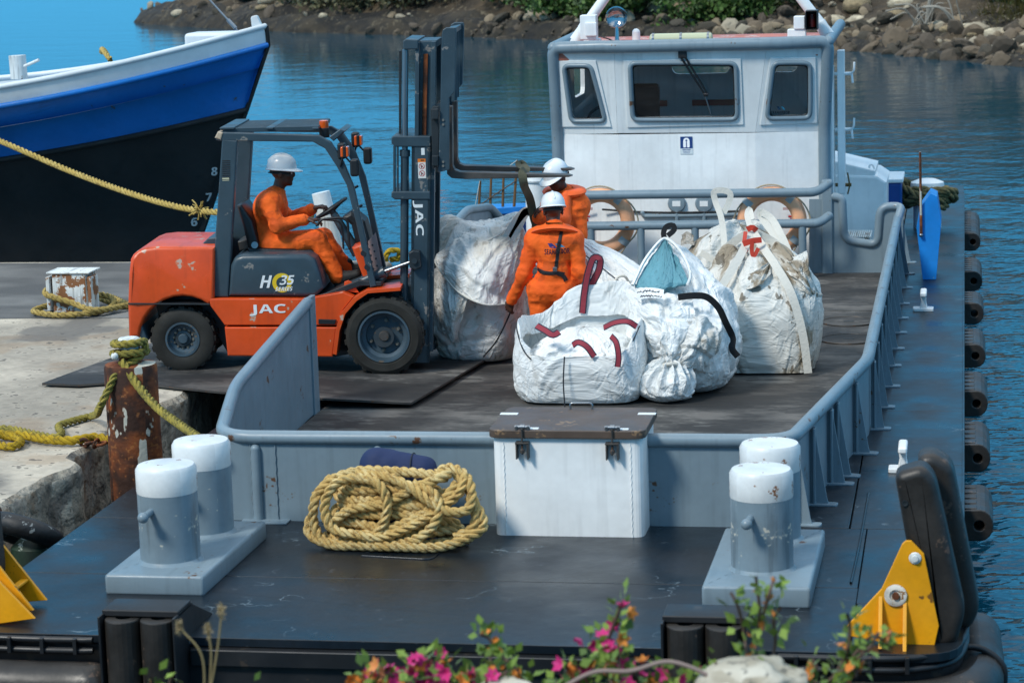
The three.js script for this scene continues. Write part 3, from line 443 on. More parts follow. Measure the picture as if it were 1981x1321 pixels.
// ---------------------------------------------------------------- wheelhouse
function hitPlane(u, v, P, n) { const d = V(...ray(u, v)), o = V(0, EYE, 0), t = P.clone().sub(o).dot(n) / d.dot(n); return o.addScaledVector(d, t); }
function facet(P, n, outerPx, holesPx, th, back = true) { // plate on the plane (P, n) whose outline was read from the photograph
  const ex = V(1, 0, 0).addScaledVector(n, -n.x).normalize(), ey = n.clone().cross(ex).normalize(), to2 = q => { const w = hitPlane(q[0], q[1], P, n).sub(P); return [w.dot(ex), w.dot(ey)]; };
  const g = prism(outerPx.map(to2), 'z', back ? -th : 0, back ? 0 : th, Math.min(.004, th * .3), holesPx.map(h => h.map(to2))); g.applyMatrix4(new THREE.Matrix4().makeBasis(ex, ey, n).setPosition(P)); return g;
}
const pxRound = (pts, r) => roundPoly(pts, r, 6);
{
  const zw = -27.1, up = V(0, .9, .2).normalize(), nC = V(1, 0, 0).cross(up).normalize(); const PC = V(-3, 1.53, zw), kx = Math.sin(.2), kz = Math.cos(.2);
  const aL = hitPlane(1197, 258, PC, nC), aR = hitPlane(1462, 256, PC, nC);
  const upL = hitPlane(1188, 95, PC, nC).sub(aL).normalize(), upR = hitPlane(1484, 88, PC, nC).sub(aR).normalize();
  const nL = V(kz, 0, kx).cross(upL).normalize(), nR = V(kz, 0, -kx).cross(upR).normalize();
  const Z = (x, y) => [1020 + x / 3.0015, y / 3.0]; const zz = a => a.map(q => Z(...q));
  const wl = pxRound(zz([[222, 392], [365, 392], [442, 690], [262, 692]]).map(q => [...q, 10]), 10), wc = pxRound(zz([[608, 378], [1202, 378], [1210, 680], [624, 684]]).map(q => [...q, 12]), 12), wr = pxRound(zz([[1440, 376], [1635, 376], [1635, 672], [1404, 676]]).map(q => [...q, 12]), 12);
  const th = .05;
  const WH = p('wheelhouse', [
    facet(PC, nC, zz([[525, 774], [1328, 768], [1393, 262], [505, 268]]), [wc], th), facet(aL, nL, zz([[185, 782], [524, 775], [504, 268], [128, 285]]), [wl], th), facet(aR, nR, zz([[1329, 768], [1712, 762], [1730, 258], [1394, 262]]), [wr], th)], M.whHouse = painted(0xe9edec, { rough: .4, vary: .03, streak: .15, seed: 411, T: 1.9 }));
  // lower walls, sides, back with windows, floor and roof
  const xl = hitPlane(1082, 260, aL, nL), xr = hitPlane(1590, 254, aR, nR), T = .05;
  const lower = (a, b) => { const d = b.clone().sub(a).setY(0), L = d.length(); d.normalize(); const g = box(0, L, -.02, a.y - .004, -T, 0, .003); g.rotateY(-Math.atan2(d.z, d.x)); g.translate(a.x, 0, a.z); return g; };
  const ya = 1.525; xl.y = xr.y = aL.y = aR.y = ya;
  p('lower_wall', [lower(xl, aL), lower(aL, aR), lower(aR, xr)], M.white, WH);
  const zB = -29.6, sideW = (x, o) => prism([[xl.z, -.02], [xl.z, ya], [xl.z + .17, 2.42], [zB, 2.42], [zB, -.02]], 'x', x, x + o, 0, [rrect(-28.9, -28.1, 1.85, 2.25, .1)]);
  p('side_wall', sideW(xl.x, T), M.whHouse, WH); p('side_wall', sideW(xr.x, -T), M.whHouse, WH);
  p('back_wall', prism([[xl.x, -.02], [xr.x, -.02], [xr.x, 2.42], [xl.x, 2.42]], 'z', zB - .05, zB, 0, [rrect(xl.x + 1.0, xl.x + 1.7, 2.0, 2.3, .08), rrect(xl.x + 2.0, xl.x + 2.5, 2.0, 2.3, .08)]), M.whHouse, WH);
  p('cabin_floor', box(xl.x + .06, xr.x - .06, .75, .8, zB + .02, zw - .3, 0), M.floor, WH);
  p('dashboard', [prism([[-27.42, .8], [-27.3, 1.45], [-27.42, 1.5], [-27.8, 1.46], [-27.85, .8]], 'x', xl.x + .1, xr.x - .1, .02)], M.blackPlastic, WH);
  p('seat_back', prism(roundPoly([[-28.7, 1.2], [-28.78, 1.95], [-28.9, 1.95], [-28.85, 1.2]], .05), 'x', -4.0, -3.5, .04), M.blackPlastic, WH);
  p('striped_panel', [box(-3.75, -3.5, 1.62, 1.69, zB + .02, zB + .04, .002), box(-3.2, -2.7, 1.62, 1.69, zB + .02, zB + .04, .002)], std(0x8c2a24, .5), WH);
  { const t = new THREE.TorusGeometry(.2, .018, 8, 30); t.rotateX(-.5); t.translate(-4.0, 1.6, -27.75); p('helm_wheel', t, M.blackPlastic, WH); }
  const ry = 2.35; p('roof', [prism(roundPoly([[xl.x - .05, -27.02], [xr.x + .05, -27.02], [xr.x + .05, zB - .15], [xl.x - .05, zB - .15]], .12), 'y', ry, ry + .1, .01)], M.roof = painted(0xb86a55, { rough: .5, vary: .08, chips: .16, chip: 0xd0ccc6, seed: 421 }), WH);
  // grey corner tubes and brow
  const tr = .068, tl = hitPlane(1070, 92, aL, nL), tR = hitPlane(1603, 80, aR, nR), cL = hitPlane(1188, 90, PC, nC), cR = hitPlane(1484, 84, PC, nC);
  p('corner_moulding', pipe([V(xl.x - .02, -.02, xl.z), V(xl.x - .02, ya, xl.z), tl, cL.clone().add(V(0, .0, .02)), cR.clone().add(V(0, 0, .02)), tR, V(xr.x + .03, ya, xr.z), V(xr.x + .03, -.02, xr.z)], tr, .1, 14), M.grey, WH);
  p('corner_moulding', pipe([tl.clone(), V(tl.x, tl.y + .04, zB - .1)], tr * .9, .1), M.grey, WH); p('corner_moulding', pipe([tR.clone(), V(tR.x, tR.y + .04, zB - .1)], tr * .9, .1), M.grey, WH);
  // windows: raised flange, rubber frame and pane
  const glass = new THREE.MeshPhysicalMaterial({ color: 0xffffff, roughness: .02, transmission: 1, thickness: 0, ior: 1.5, specularIntensity: 1 });
  const flange = [[[165, 352], [400, 350], [490, 735], [198, 735]], [[560, 350], [1242, 338], [1258, 722], [583, 738]], [[1412, 334], [1676, 332], [1684, 712], [1353, 724]]];
  [[aL, nL, wl], [PC, nC, wc], [aR, nR, wr]].forEach(([P, n, w], i) => {
    const P2 = P.clone().addScaledVector(n, .002), grow = s => { const cx = w.reduce((a, q) => a + q[0], 0) / w.length, cy = w.reduce((a, q) => a + q[1], 0) / w.length, W = Math.max(...w.map(q => Math.abs(q[0] - cx))), H = Math.max(...w.map(q => Math.abs(q[1] - cy))); return w.map(q => [cx + (q[0] - cx) * (1 + s / W), cy + (q[1] - cy) * (1 + s / H)]); };
    const fo = zz(flange[i]); p('window_flange', facet(P2, n, fo, [grow(3.5)], .014, false), M.whHouse, WH);
    const ring = grow(4).map(q => hitPlane(q[0], q[1], P.clone().addScaledVector(n, .018), n)); ring.push(ring[0].clone()); p('window_frame', sweep(resample(ring, .02), .026, 10), M.grey, WH);
    const ring2 = grow(-.5).map(q => hitPlane(q[0], q[1], P.clone().addScaledVector(n, -.004), n)); ring2.push(ring2[0].clone()); p('window_seal', sweep(resample(ring2, .02), .012, 8), M.blackPlastic, WH);
    p('window_pane', facet(P.clone().addScaledVector(n, -.025), n, grow(2), [], .004), glass, WH);
  });
  { // wiper
    const Q = (x, y, o) => hitPlane(...Z(x, y), PC.clone().addScaledVector(nC, o), nC); p('wiper', [box(Q(902, 318, .03).x - .045, Q(902, 318, .03).x + .045, Q(902, 318, .03).y - .035, Q(902, 318, .03).y + .04, Q(902, 318, .03).z - .05, Q(902, 318, .03).z + .02, .008), cyl(Q(892, 330, .06), Q(1030, 545, .05), .013, .01, 8), cyl(Q(918, 330, .065), Q(1048, 545, .055), .013, .01, 8), cyl(Q(1025, 548, .05), Q(1052, 548, .05), .02, .02, 8)], M.blackPlastic, WH);
    p('wiper_blade', cyl(Q(1030, 545, .03), Q(1068, 662, .02), .009, .007, 8), M.steel, WH);
  }
  { // life jacket sign: white vest outline on blue, small print below
    const c = document.createElement('canvas'); c.width = 256; c.height = 384; const x = c.getContext('2d'); x.fillStyle = '#d7e0e2'; x.fillRect(0, 0, 256, 384); x.fillStyle = '#1c3f7c'; x.fillRect(4, 4, 248, 256); x.fillStyle = '#fff'; x.beginPath(); x.moveTo(62, 230); x.lineTo(62, 110); x.quadraticCurveTo(66, 30, 128, 30); x.quadraticCurveTo(190, 30, 194, 110); x.lineTo(194, 230); x.quadraticCurveTo(165, 250, 138, 230); x.lineTo(138, 120); x.quadraticCurveTo(128, 95, 118, 120); x.lineTo(118, 230); x.quadraticCurveTo(90, 250, 62, 230); x.fill(); x.fillStyle = '#1c3f7c'; x.beginPath(); x.arc(128, 88, 20, 0, 7); x.fill();
    x.fillStyle = '#33508a'; x.fillRect(46, 276, 70, 16); x.fillRect(124, 276, 90, 16); for (let i = 0; i < 4; i++) x.fillRect(50 + i * 6, 310 + i * 16, 156 - i * 12, 6);
    const t = new THREE.CanvasTexture(c); t.colorSpace = THREE.SRGBColorSpace; const a = onZ(1316, 264, zw), b = onZ(1341, 298, zw), g = new THREE.PlaneGeometry(b.x - a.x, a.y - b.y); g.translate((a.x + b.x) / 2, (a.y + b.y) / 2, zw + .006); p('life_jacket_sign', g, new THREE.MeshStandardMaterial({ map: t, roughness: .4 }), WH, { keepUV: true });
  }
  { // sticker on the starboard window
    const c = document.createElement('canvas'); c.width = 256; c.height = 96; const x = c.getContext('2d'); x.clearRect(0, 0, 256, 96); x.fillStyle = '#0e1c28'; x.font = 'bold 44px sans-serif'; x.textAlign = 'center'; x.fillText('SEAHARBOR', 128, 88, 250); x.fillStyle = '#173c58'; x.beginPath(); x.moveTo(70, 10); x.lineTo(100, 10); x.lineTo(130, 44); x.lineTo(100, 44); x.fill(); x.fillStyle = '#2c7c96'; x.beginPath(); x.moveTo(125, 10); x.lineTo(150, 10); x.lineTo(190, 44); x.lineTo(160, 44); x.fill();
    const d = x.getImageData(0, 0, 256, 96).data, al = new Uint8Array(256 * 96 * 4); for (let i = 0; i < 256 * 96; i++) { al[i * 4] = al[i * 4 + 1] = al[i * 4 + 2] = d[i * 4 + 3]; al[i * 4 + 3] = 255; }
    const t = new THREE.CanvasTexture(c); t.colorSpace = THREE.SRGBColorSpace; const q = [[1418, 612], [1535, 612], [1525, 668], [1413, 668]].map(a => hitPlane(...Z(...a), aR.clone().addScaledVector(nR, -.02), nR));
    const g = gridGeo([[q[3], q[2]], [q[0], q[1]]]); p('window_sticker', g, new THREE.MeshStandardMaterial({ map: t, transparent: true, roughness: .5 }), WH, { keepUV: true });
  }
  // gear on the roof
  const ro = -27.35; const yR = ry + .1;
  for (const [a, b] of [[[1112, 78], [1186, -26]], [[1608, 72], [1530, -30]]]) p('mast_leg', [cyl(onZ(...a, ro - .3), onZ(...b, ro - .3), .062, .055, 16), cyl(onZ(...a, ro - .3).add(V(0, -.05, 0)), onZ(...a, ro - .3).lerp(onZ(...b, ro - .3), .28), .07, .068, 16)], M.white, WH);
  { const a = onZ(1193, 33, ro); const d = V(.05, -.12, 1).normalize(); p('searchlight', [lathe([[.0, -.1], [.07, -.09], [.105, -.03], [.115, .0], [.122, .01], [.122, .02], [.112, .022]], a, d, 28), cyl(V(a.x, yR, ro), V(a.x, a.y - .11, ro), .03, .018), lathe([[.06, 0], [.05, .03], [.025, .1]], V(a.x, yR, ro))], M.chrome = std(0xaeb4b8, .12, { metalness: 1 }), WH); p('reflector', lathe([[.0, -.05], [.05, -.035], [.09, -.005], [.112, .018]], a, d, 28), M.chrome, WH); p('searchlight_glass', lathe([[.111, .02], [.06, .028], [0, .03]], a, d, 28), glass, WH); }
  { const a = onZ(1262, 69, ro), b = onZ(1374, 68, ro), y = yR + .09; const L = p('tube_lamp', [cyl(V(a.x, y, ro), V(b.x, y, ro), .068, .068, 18), sphere(V(a.x, y, ro), .067, .5, 1, 1), sphere(V(b.x, y, ro), .067, .5, 1, 1)], std(0xb9bd9c, .3), WH); for (const k of [.02, .5, .97]) { const x = lerp(a.x, b.x, k); p('lamp_clip', cyl(V(x - .012, y, ro), V(x + .012, y, ro), .074, .074, 16), M.steel, WH); } p('lamp_foot', [box(a.x + .05, a.x + .1, yR - .01, y - .05, ro - .04, ro + .04), box(b.x - .1, b.x - .05, yR - .01, y - .05, ro - .04, ro + .04)], M.steel, WH); }
  { const a = onZ(1231, 68, ro - .6); p('vent_stub', [cyl(V(a.x, yR, ro - .6), V(a.x, a.y + .03, ro - .6), .045), sphere(V(a.x, a.y + .03, ro - .6), .045)], M.white, WH); }
  { const a = onZ(1138, 52, ro + .05); p('lamp_box', [box(a.x - .09, a.x + .09, a.y - .14, a.y + .13, ro - .1, ro + .06, .012), box(a.x - .03, a.x + .1, a.y - .1, a.y + .05, ro + .06, ro + .1, .01), box(a.x - .06, a.x + .13, yR - .005, a.y - .13, ro - .06, ro + .05, .01)], M.white, WH); }
  { const a = onZ(1563, 38, ro + .05); const hs = p('side_light_box', [box(a.x - .02, a.x + .11, a.y - .11, a.y + .1, ro - .12, ro - .1), box(a.x - .02, a.x + .11, a.y + .09, a.y + .1, ro - .1, ro + .12), box(a.x - .02, a.x + .11, a.y - .11, a.y - .1, ro - .1, ro + .12), box(a.x + .1, a.x + .11, a.y - .1, a.y + .09, ro - .1, ro + .12), box(a.x - .02, a.x - .01, a.y - .1, a.y + .09, ro - .1, ro + .12)], M.blackPlastic, WH); p('side_light_lens', cyl(V(a.x + .045, a.y - .08, ro), V(a.x + .045, a.y + .06, ro), .045), std(0x4c1010, .2), WH); p('lamp_bracket', [box(a.x - .15, a.x - .03, a.y - .1, a.y + .04, ro - .08, ro + .08, .01), box(a.x - .22, a.x - .02, a.y - .2, a.y - .1, ro - .06, ro + .06, .01), box(a.x - .28, a.x + .2, yR - .005, a.y - .2, ro - .08, ro + .08, .01)], M.white, WH); }
  p('roof_cable', tube([onZ(1160, 70, ro + .1), onZ(1180, 76, ro + .12), V(-3.6, yR + .02, ro + .12), V(-2.6, yR + .015, ro + .12), V(-2.0, yR + .02, ro + .1)], .008, 40, 6), M.blackPlastic, WH);
  // starboard door seen edge-on, with its dog handles
  { const a = onZ(1626, 96, -27.7), x = a.x; p('door', box(x - .03, x + .05, .78, a.y, -27.75, -27.6, .01), M.white, WH); p('door_frame', box(xr.x + .03, xr.x + .12, .4, 2.2, -27.75, -27.3, .01), M.white, WH); for (const v of [142, 250]) { const h = onZ(1640, v, -27.66); p('door_handle', [cyl(V(x - .06, h.y, -27.64), V(h.x + .04, h.y, -27.64), .02), tube([V(h.x + .02, h.y, -27.62), V(h.x + .07, h.y + .03, -27.6), V(h.x + .08, h.y + .13, -27.6)], .012, 12, 6), cyl(V(h.x + .05, h.y, -27.62), V(h.x + .06, h.y - .1, -27.62), .012)], M.white, WH); } { const h = onZ(1641, 357, -27.66); p('door_handle', [cyl(V(x - .06, h.y, -27.64), V(h.x + .04, h.y, -27.64), .02), tube([V(h.x, h.y - .1, -27.6), V(h.x + .02, h.y, -27.6), V(h.x + .0, h.y + .14, -27.6)], .01, 12, 6)], M.brass = std(0x6e5a36, .45, { metalness: .6 }), WH); } }
  // sockets, conduit and small fittings on the lower wall
  for (const u of [1310, 1363]) { const c = onZ(u, 393, zw); p('socket', [lathe([[.1, 0], [.1, .03], [.088, .05], [.06, .055], [0, .055]], V(c.x, c.y, zw), V(0, 0, 1), 26), cyl(V(c.x, c.y - .22, zw + .03), V(c.x, c.y - .05, zw + .03), .025)], M.grey, WH); p('socket_label', box(c.x - .045, c.x + .045, c.y - .03, c.y + .03, zw + .05, zw + .058, .002), M.white, WH); }
  p('conduit', pipe([onZ(1243, 412, zw + .03), onZ(1246, 418, zw + .03), onZ(1440, 415, zw + .03)], .026, .03, 8), M.grey, WH); p('cable', tube([onZ(1165, 405, zw + .03), onZ(1240, 410, zw + .02), onZ(1330, 411, zw + .05), onZ(1440, 408, zw + .03)], .012, 30, 6), M.blackPlastic, WH);
  for (const u of [1136, 1531]) { const c = onZ(u, 428, zw + .04); p('pull_handle', [box(c.x - .012, c.x + .012, c.y - .38, c.y + .03, zw, zw + .03, .004), cyl(V(c.x - .03, c.y + .05, zw + .02), V(c.x + .03, c.y + .05, zw + .02), .012)], std(0xa8252a, .45), WH); p('notice', box(c.x - .09, c.x + .06, c.y + .12, c.y + .15, zw, zw + .006, .001), std(0xb59a9a, .6), WH); }
}
{ // engine casing, hatch and towing gear aft on the starboard side
  const z = -29.2, P = pts => pts.map(([u, v]) => XY(u, v, z));
  const c = p('engine_casing', prism(P([[1560, 336], [1698, 340], [1716, 352], [1716, 470], [1560, 470]]), 'z', z - 1.2, z, .03), M.white);
  const lid = p('casing_hatch', prism(P([[1560, 300], [1618, 312], [1694, 330], [1694, 344], [1610, 340], [1560, 338]]), 'z', z - 1.1, z - .02, .02), M.white, c); p('hatch_catch', pipe([[1684, 330], [1682, 320], [1689, 318], [1692, 326]].map(q => onZ(...q, z - .1)), .012, .02), M.white, lid);
  const gr = []; for (let i = 0; i < 12; i++) { const a = onZ(1638 + i * 4.2, 456, -28.4); gr.push(box(a.x - .008, a.x + .008, a.y - .05, a.y + .0, -28.9, -28.3, .002)); } p('step_grating', gr, M.whiteWorn);
  const b = onY(1800, 541), zb = b.z; const horn = p('towing_horn', prism([[1774, 440], [1781, 402], [1801, 374], [1814, 380], [1822, 430], [1812, 541], [1786, 541]].map(([u, v]) => XY(u, v, zb)), 'z', zb - .5, zb, .004), M.blue);
  p('flag_staff', cyl(onZ(1783, 452, zb + .03), onZ(1781, 294, zb + .03), .016, .012, 8), M.rust, horn); p('staff_bolt', sphere(onZ(1783, 455, zb + .03), .022), M.steel, horn);
  const w = onY(1795, 440); p('towing_post', [cyl(V(w.x, 0, w.z), V(w.x, .48, w.z), .17, .17, 28), lathe([[.2, .44], [.21, .47], [.2, .56], [.1, .6], [0, .6]], V(w.x, 0, w.z), V(0, 1, 0), 28)], M.white);
  const k = onY(1745, 455); p('winch_housing', [box(k.x - .3, k.x + .0, 0, .62, k.z - .9, k.z - .1, .03, 2)], M.blueDark = painted(0x10468f, { rough: .4, seed: 431 })); p('housing_rim', box(k.x - .32, k.x + .02, .62, .67, k.z - .92, k.z - .08, .015), M.white);
}

// ---------------------------------------------------------------- forklift (own axes: x ahead, y up, z to the camera side)
const FK = {}; {
  const th = -7 * Math.PI / 180, A = onY(742, 728, .055); FK.dir = V(Math.cos(th), 0, Math.sin(th)); FK.side = V(-Math.sin(th), 0, Math.cos(th));
  FK.O = A.clone().addScaledVector(FK.side, -.55).addScaledVector(FK.dir, -.95); FK.rot = -th;
}
const FL = (u, v, off = .53) => { const P = FK.O.clone().addScaledVector(FK.side, off), w = hitPlane(u, v, P, FK.side).sub(FK.O); return V(w.dot(FK.dir), w.y, off); };
const FP = (pts, off = .53) => pts.map(([u, v]) => { const q = FL(u, v, off); return [q.x, q.y]; });
function local(t) { t.position.copy(FK.O); t.rotation.y = FK.rot; baseOf.set(t, V(0, 0, 0)); return t; }
const font = await new FontLoader().loadAsync('fonts/droid/droid_sans_bold.typeface.json');
function text(str, h, depth = .002) { const g = new TextGeometry(str, { font, size: h, depth, curveSegments: 4 }); g.computeBoundingBox(); const b = g.boundingBox; g.translate(-b.min.x, -b.min.y, 0); return [g, b.max.x - b.min.x, b.max.y - b.min.y]; }
{
  const T = local(thing('forklift', 'orange and slate-grey forklift with tall mast and raised forks, parked on the ramp plate', 'forklift'));
  const q = (n, g, m, par = T, o) => add(par, n, g, m, o), pr = (pts, z0, z1, bev = .006, off = .53, bs = 2) => prism(FP(pts, off), 'z', z0, z1, bev, [], bs);
  const arc = (cu, cv, r, a0, a1, n = 12) => { const o = []; for (let i = 0; i <= n; i++) { const a = lerp(a0, a1, i / n) * Math.PI / 180; o.push([cu + r * Math.cos(a), cv + r * Math.sin(a)]); } return o; };
  // counterweight, chassis, panels
  const cw = q('counterweight', prism(FP([[412, 459], [412, 586], [405, 588], ...arc(352, 657, 84, -53, -176, 10), [248, 655], [246, 590], [248, 530], [250, 494], [254, 478], [263, 467], [277, 461], [300, 458.5]]), 'z', -.53, .53, .032, [], 4), M.orange);
  { const at = cw.geometry.attributes.position, y1 = FL(300, 459).y, y0 = FL(300, 520).y; for (let i = 0; i < at.count; i++) { const t = step(y0, y1, at.getY(i)), z = at.getZ(i); at.setY(i, at.getY(i) - t * (.045 + .05 * (z / .53) ** 2)); at.setZ(i, z * (1 - .07 * t)); } const g2 = toCreasedNormals(cw.geometry, .6); cw.geometry = g2; }
  q('bumper_skirt', pr([[245, 600], [263, 606], [284, 660], [262, 662], [247, 655]], -.5, .5, .02), M.fork, cw);
  q('top_grille', pr([[392, 468], [414, 466], [414, 482], [380, 480]], -.3, .3, .01), M.fork, cw);
  q('seam_line', pr([[247, 586], [405, 587], [405, 589.5], [247, 588.5]], -.538, .538, .001), M.forkDark, cw);
  q('chassis', [pr([[285, 575], [690, 575], [690, 690], [640, 700], [430, 690], [400, 640], [300, 640]], -.3, .3, .01), pr([[560, 590], [790, 560], [800, 600], [760, 690], [600, 690]], -.3, .3, .01), cyl(FL(742, 652, .5), FL(742, 652, -.5), .09), cyl(FL(352, 657, .45), FL(352, 657, -.45), .06)], M.forkDark);
  for (const s of [1, -1]) {
    const zz = (a, b) => s > 0 ? [a, b] : [-b, -a];
    q('side_panel', pr([[405, 578], [589, 578], [663, 565], [684, 574], [664, 599], [652, 629], [434, 629], [428, 621], [405, 590]], ...zz(.42, .53), .008), M.orange);
    q('step_panel', pr([[434, 632.5], [651, 632.5], [643, 690], [440, 688]], ...zz(.42, .542), .012), M.orange);
    q('mudguard', pr([[644, 684], [650, 634], [661, 603], [684, 575], [709, 560], [775, 555], [775, 562], [712, 567], [690, 582], [668, 607], [657, 640], [651, 686]], ...zz(.22, .55), .003), M.orange);
    q('step_tread', pr([[616, 617], [650, 618], [648, 627], [616, 626]], ...zz(.5, .548), .003), M.blackPlastic);
    q('cylinder_ear', [pr([[661, 567], [663, 549], [670, 546], [677, 549], [692, 570]], ...zz(.40, .43), .004), cyl(FL(670, 555, s > 0 ? .425 : -.44), FL(670, 555, s > 0 ? .44 : -.425), .025)], M.orange);
    const pl = q('guard_pillar', pr([[426, 270], [456, 273], [438, 577], [405, 577]], ...zz(.36, .46), .012), M.fork);
    if (s > 0) { for (let i = 0; i < 10; i++) { const a = FL(437, 311 + i * 4, .46); q('vent_slot', box(a.x - .035, a.x + .035, a.y - .005, a.y + .004, .455, .4625, .001), M.blackPlastic, pl); } const a = FL(436, 346, .46); q('sticker', box(a.x - .03, a.x + .03, a.y - .015, a.y + .015, .459, .462, .0005), std(0xd6d2b0, .5), pl); }
    q('guard_beam', pr([[414, 272], [416, 258], [420, 257], [614, 263], [638, 277], [662, 314], [683, 365], [698, 432], [726, 556], [714, 559], [686, 432], [668, 360], [650, 326], [626, 289], [602, 276], [420, 274]], ...zz(.40, .46), .01), M.fork);
    for (const [u, v] of [[703, 490], [710, 517]]) q('beam_plug', cyl(FL(u, v, s > 0 ? .455 : -.463), FL(u, v, s > 0 ? .463 : -.455), .026), M.blackPlastic);
    const c = FL(676, 556, s * .36), d = FL(744, 525, s * .36), e = FL(800, 505, s * .36); q('tilt_cylinder', [cyl(c, d, .042, .042, 16), cyl(c, c.clone().lerp(d, .1), .05), cyl(d.clone().lerp(c, .08), d, .05)], M.fork); q('cylinder_rod', cyl(d, e, .017, .017, 10), M.steel);
    q('mast_bracket', [pr([[788, 492], [797, 487], [809, 489], [812, 520], [801, 526], [790, 521]], ...zz(.32, .44), .01), cyl(FL(801, 505, s > 0 ? .43 : -.46), FL(801, 505, s > 0 ? .46 : -.43), .025)], M.forkDark);
  }
  const sl = []; for (let i = 0; i < 9; i++) { const z = -.36 + i * .09, a = FL(424, 256), b = FL(612, 259); q('roof_slat', box(a.x, b.x, a.y - .02, a.y + .02, z - .014, z + .014, .004), M.fork); }
  for (const [u0, u1] of [[420, 448], [510, 524], [600, 612]]) { const a = FL(u0, 254), b = FL(u1, 254); q('roof_crossbar', box(a.x, b.x, a.y + .005, a.y + .022, -.42, .42, .004), M.fork); }
  { const a = FL(640, 268), b = FL(662, 256); q('roof_visor', prism(FP([[632, 268], [654, 252], [663, 256], [641, 276]]), 'z', -.12, .4, .008), M.fork); q('tail_light', pr([[412, 268], [418, 256], [428, 258], [424, 272]], .3, .47, .01), std(0xb7a48c, .5)); }
  // bonnet, seat, controls
  const bon = q('bonnet', pr([[438, 576], [442, 516], [450, 501], [466, 495], [590, 494], [606, 503], [617, 530], [625, 560], [608, 577]], -.47, .47, .045, .53, 4), M.fork);
  for (const u of [472, 496, 519]) { const a = FL(u, 499, .36); q('label', box(a.x - .045, a.x + .045, a.y - .008, a.y - .004, .30, .37, .001), std(0xcfccc8, .5), bon); }
  const seat = q('seat', [pr([[457, 398], [466, 396], [488, 428], [499, 470], [497, 494], [482, 494], [470, 442]], -.24, .24, .03, .24, 3), pr([[478, 479], [570, 482], [583, 489], [578, 500], [492, 502], [476, 494]], -.25, .25, .03, .24, 3)], M.vinyl = std(0x16181b, .42, { bumpMap: bumpFine, bumpScale: .001 }));
  q('seat_hinge', cyl(FL(492, 474, .24), FL(492, 474, .275), .03), M.steel, seat); q('seat_base', pr([[470, 494], [570, 498], [566, 506], [466, 502]], -.2, .2, .01), M.blackPlastic, seat); q('rear_bracket', pr([[446, 478], [470, 472], [476, 492], [450, 496]], -.18, .18, .01), M.darkSteel, seat);
  const wc = FL(639, 404, .0), wd = FL(655, 393, 0).sub(FL(624, 414, 0)).setZ(0).normalize(), wn = V(-wd.y, wd.x, 0); FK.wheelC = wc; FK.wheelN = wn; FK.wheelD = wd;
  { const t = new THREE.TorusGeometry(.165, .014, 10, 40); t.applyQuaternion(new THREE.Quaternion().setFromUnitVectors(V(0, 0, 1), wn)); t.translate(wc.x, wc.y, wc.z); const sp = []; for (let k = 0; k < 3; k++) { const a = k * 2.094 + .5, e = wc.clone().addScaledVector(wd, Math.cos(a) * .16).add(V(0, 0, Math.sin(a) * .16)); sp.push(cyl(wc.clone().addScaledVector(wn, -.03), e, .011, .009, 8)); } q('steering_wheel', [t, ...sp, cyl(wc.clone().addScaledVector(wn, -.05), wc.clone().addScaledVector(wn, .01), .03)], M.blackPlastic); q('steering_column', [cyl(wc.clone().addScaledVector(wn, -.05), FL(692, 492, 0), .034, .05)], M.fork); }
  q('console', pr([[650, 432], [668, 420], [694, 440], [706, 482], [690, 500], [676, 482], [668, 448]], -.2, .12, .03), M.blackPlastic);
  q('lever_rail', pipe([FL(612, 436, .3), FL(622, 424, .3), FL(660, 421, .3), FL(672, 427, .3), FL(676, 480, .3)], .011, .04, 8), M.blackPlastic); q('lever', pipe([FL(616, 424, .22), FL(655, 427, .22), FL(662, 440, .22), FL(664, 480, .22)], .009, .03, 8), M.blackPlastic);
  q('front_cowl', pr([[676, 484], [696, 476], [703, 500], [712, 546], [700, 548], [684, 506]], -.42, .38, .02), M.orange);
  const pp = q('drilled_plate', pr([[706, 474], [721, 456], [728, 490], [737, 545], [716, 547]], .30, .312, .002), painted(0x8d7672, { rough: .6, seed: 501 })); for (const [u, v] of [[714, 482], [720, 474], [717, 494], [724, 486], [719, 506], [727, 500], [722, 520], [729, 514]]) q('hole', cyl(FL(u, v, .308), FL(u, v, .3135), .009, .009, 8), M.blackPlastic, pp);
  q('floor_plate', [pr([[600, 577], [626, 570], [690, 545], [735, 548], [735, 556], [695, 556], [630, 579]], -.45, .45, .006)], M.forkDark);
  // wheels
  const wheel = (name, u, v, R, w, rimR, near, s, nl, nb, nr, hubR) => {
    const c = FL(u, v, near), ax = V(0, 0, s); c.z = s * near; const h = w / 2, C = c.clone().addScaledVector(ax, -h);
    const t = q(name, lathe([[rimR, -h * .8], [rimR + .03, -h], [R - .05, -h], [R - .018, -h * .8], [R - .008, 0], [R - .018, h * .8], [R - .05, h], [rimR + .03, h], [rimR, h * .8]], C, ax, 56), M.tyre);
    const dish = s > 0 ? 1 : 1; q('rim', lathe([[rimR + .012, h * .82], [rimR + .012, h * .98], [rimR - .005, h * .98], [rimR - .02, h * .4], [rimR - .05, h * .3], [rimR - .055, h * .05], [.055, h * .05], [.055, -h * .5], [0, -h * .5]], C, ax, 48), M.wheelGrey = M.wheelGrey ?? painted(0x3a4d59, { rough: .5, vary: .08, chips: .05, chip: 0x6d5b49, seed: 511, T: .6 }), t);
    q('hub', lathe([[hubR * 1.5, h * .04], [hubR * 1.5, h * .25], [hubR, h * .3], [hubR, h * .62], [hubR * .8, h * .74], [0, h * .76]], C, ax, 24), nr > 6 ? M.wheelGrey : M.darkSteel, t);
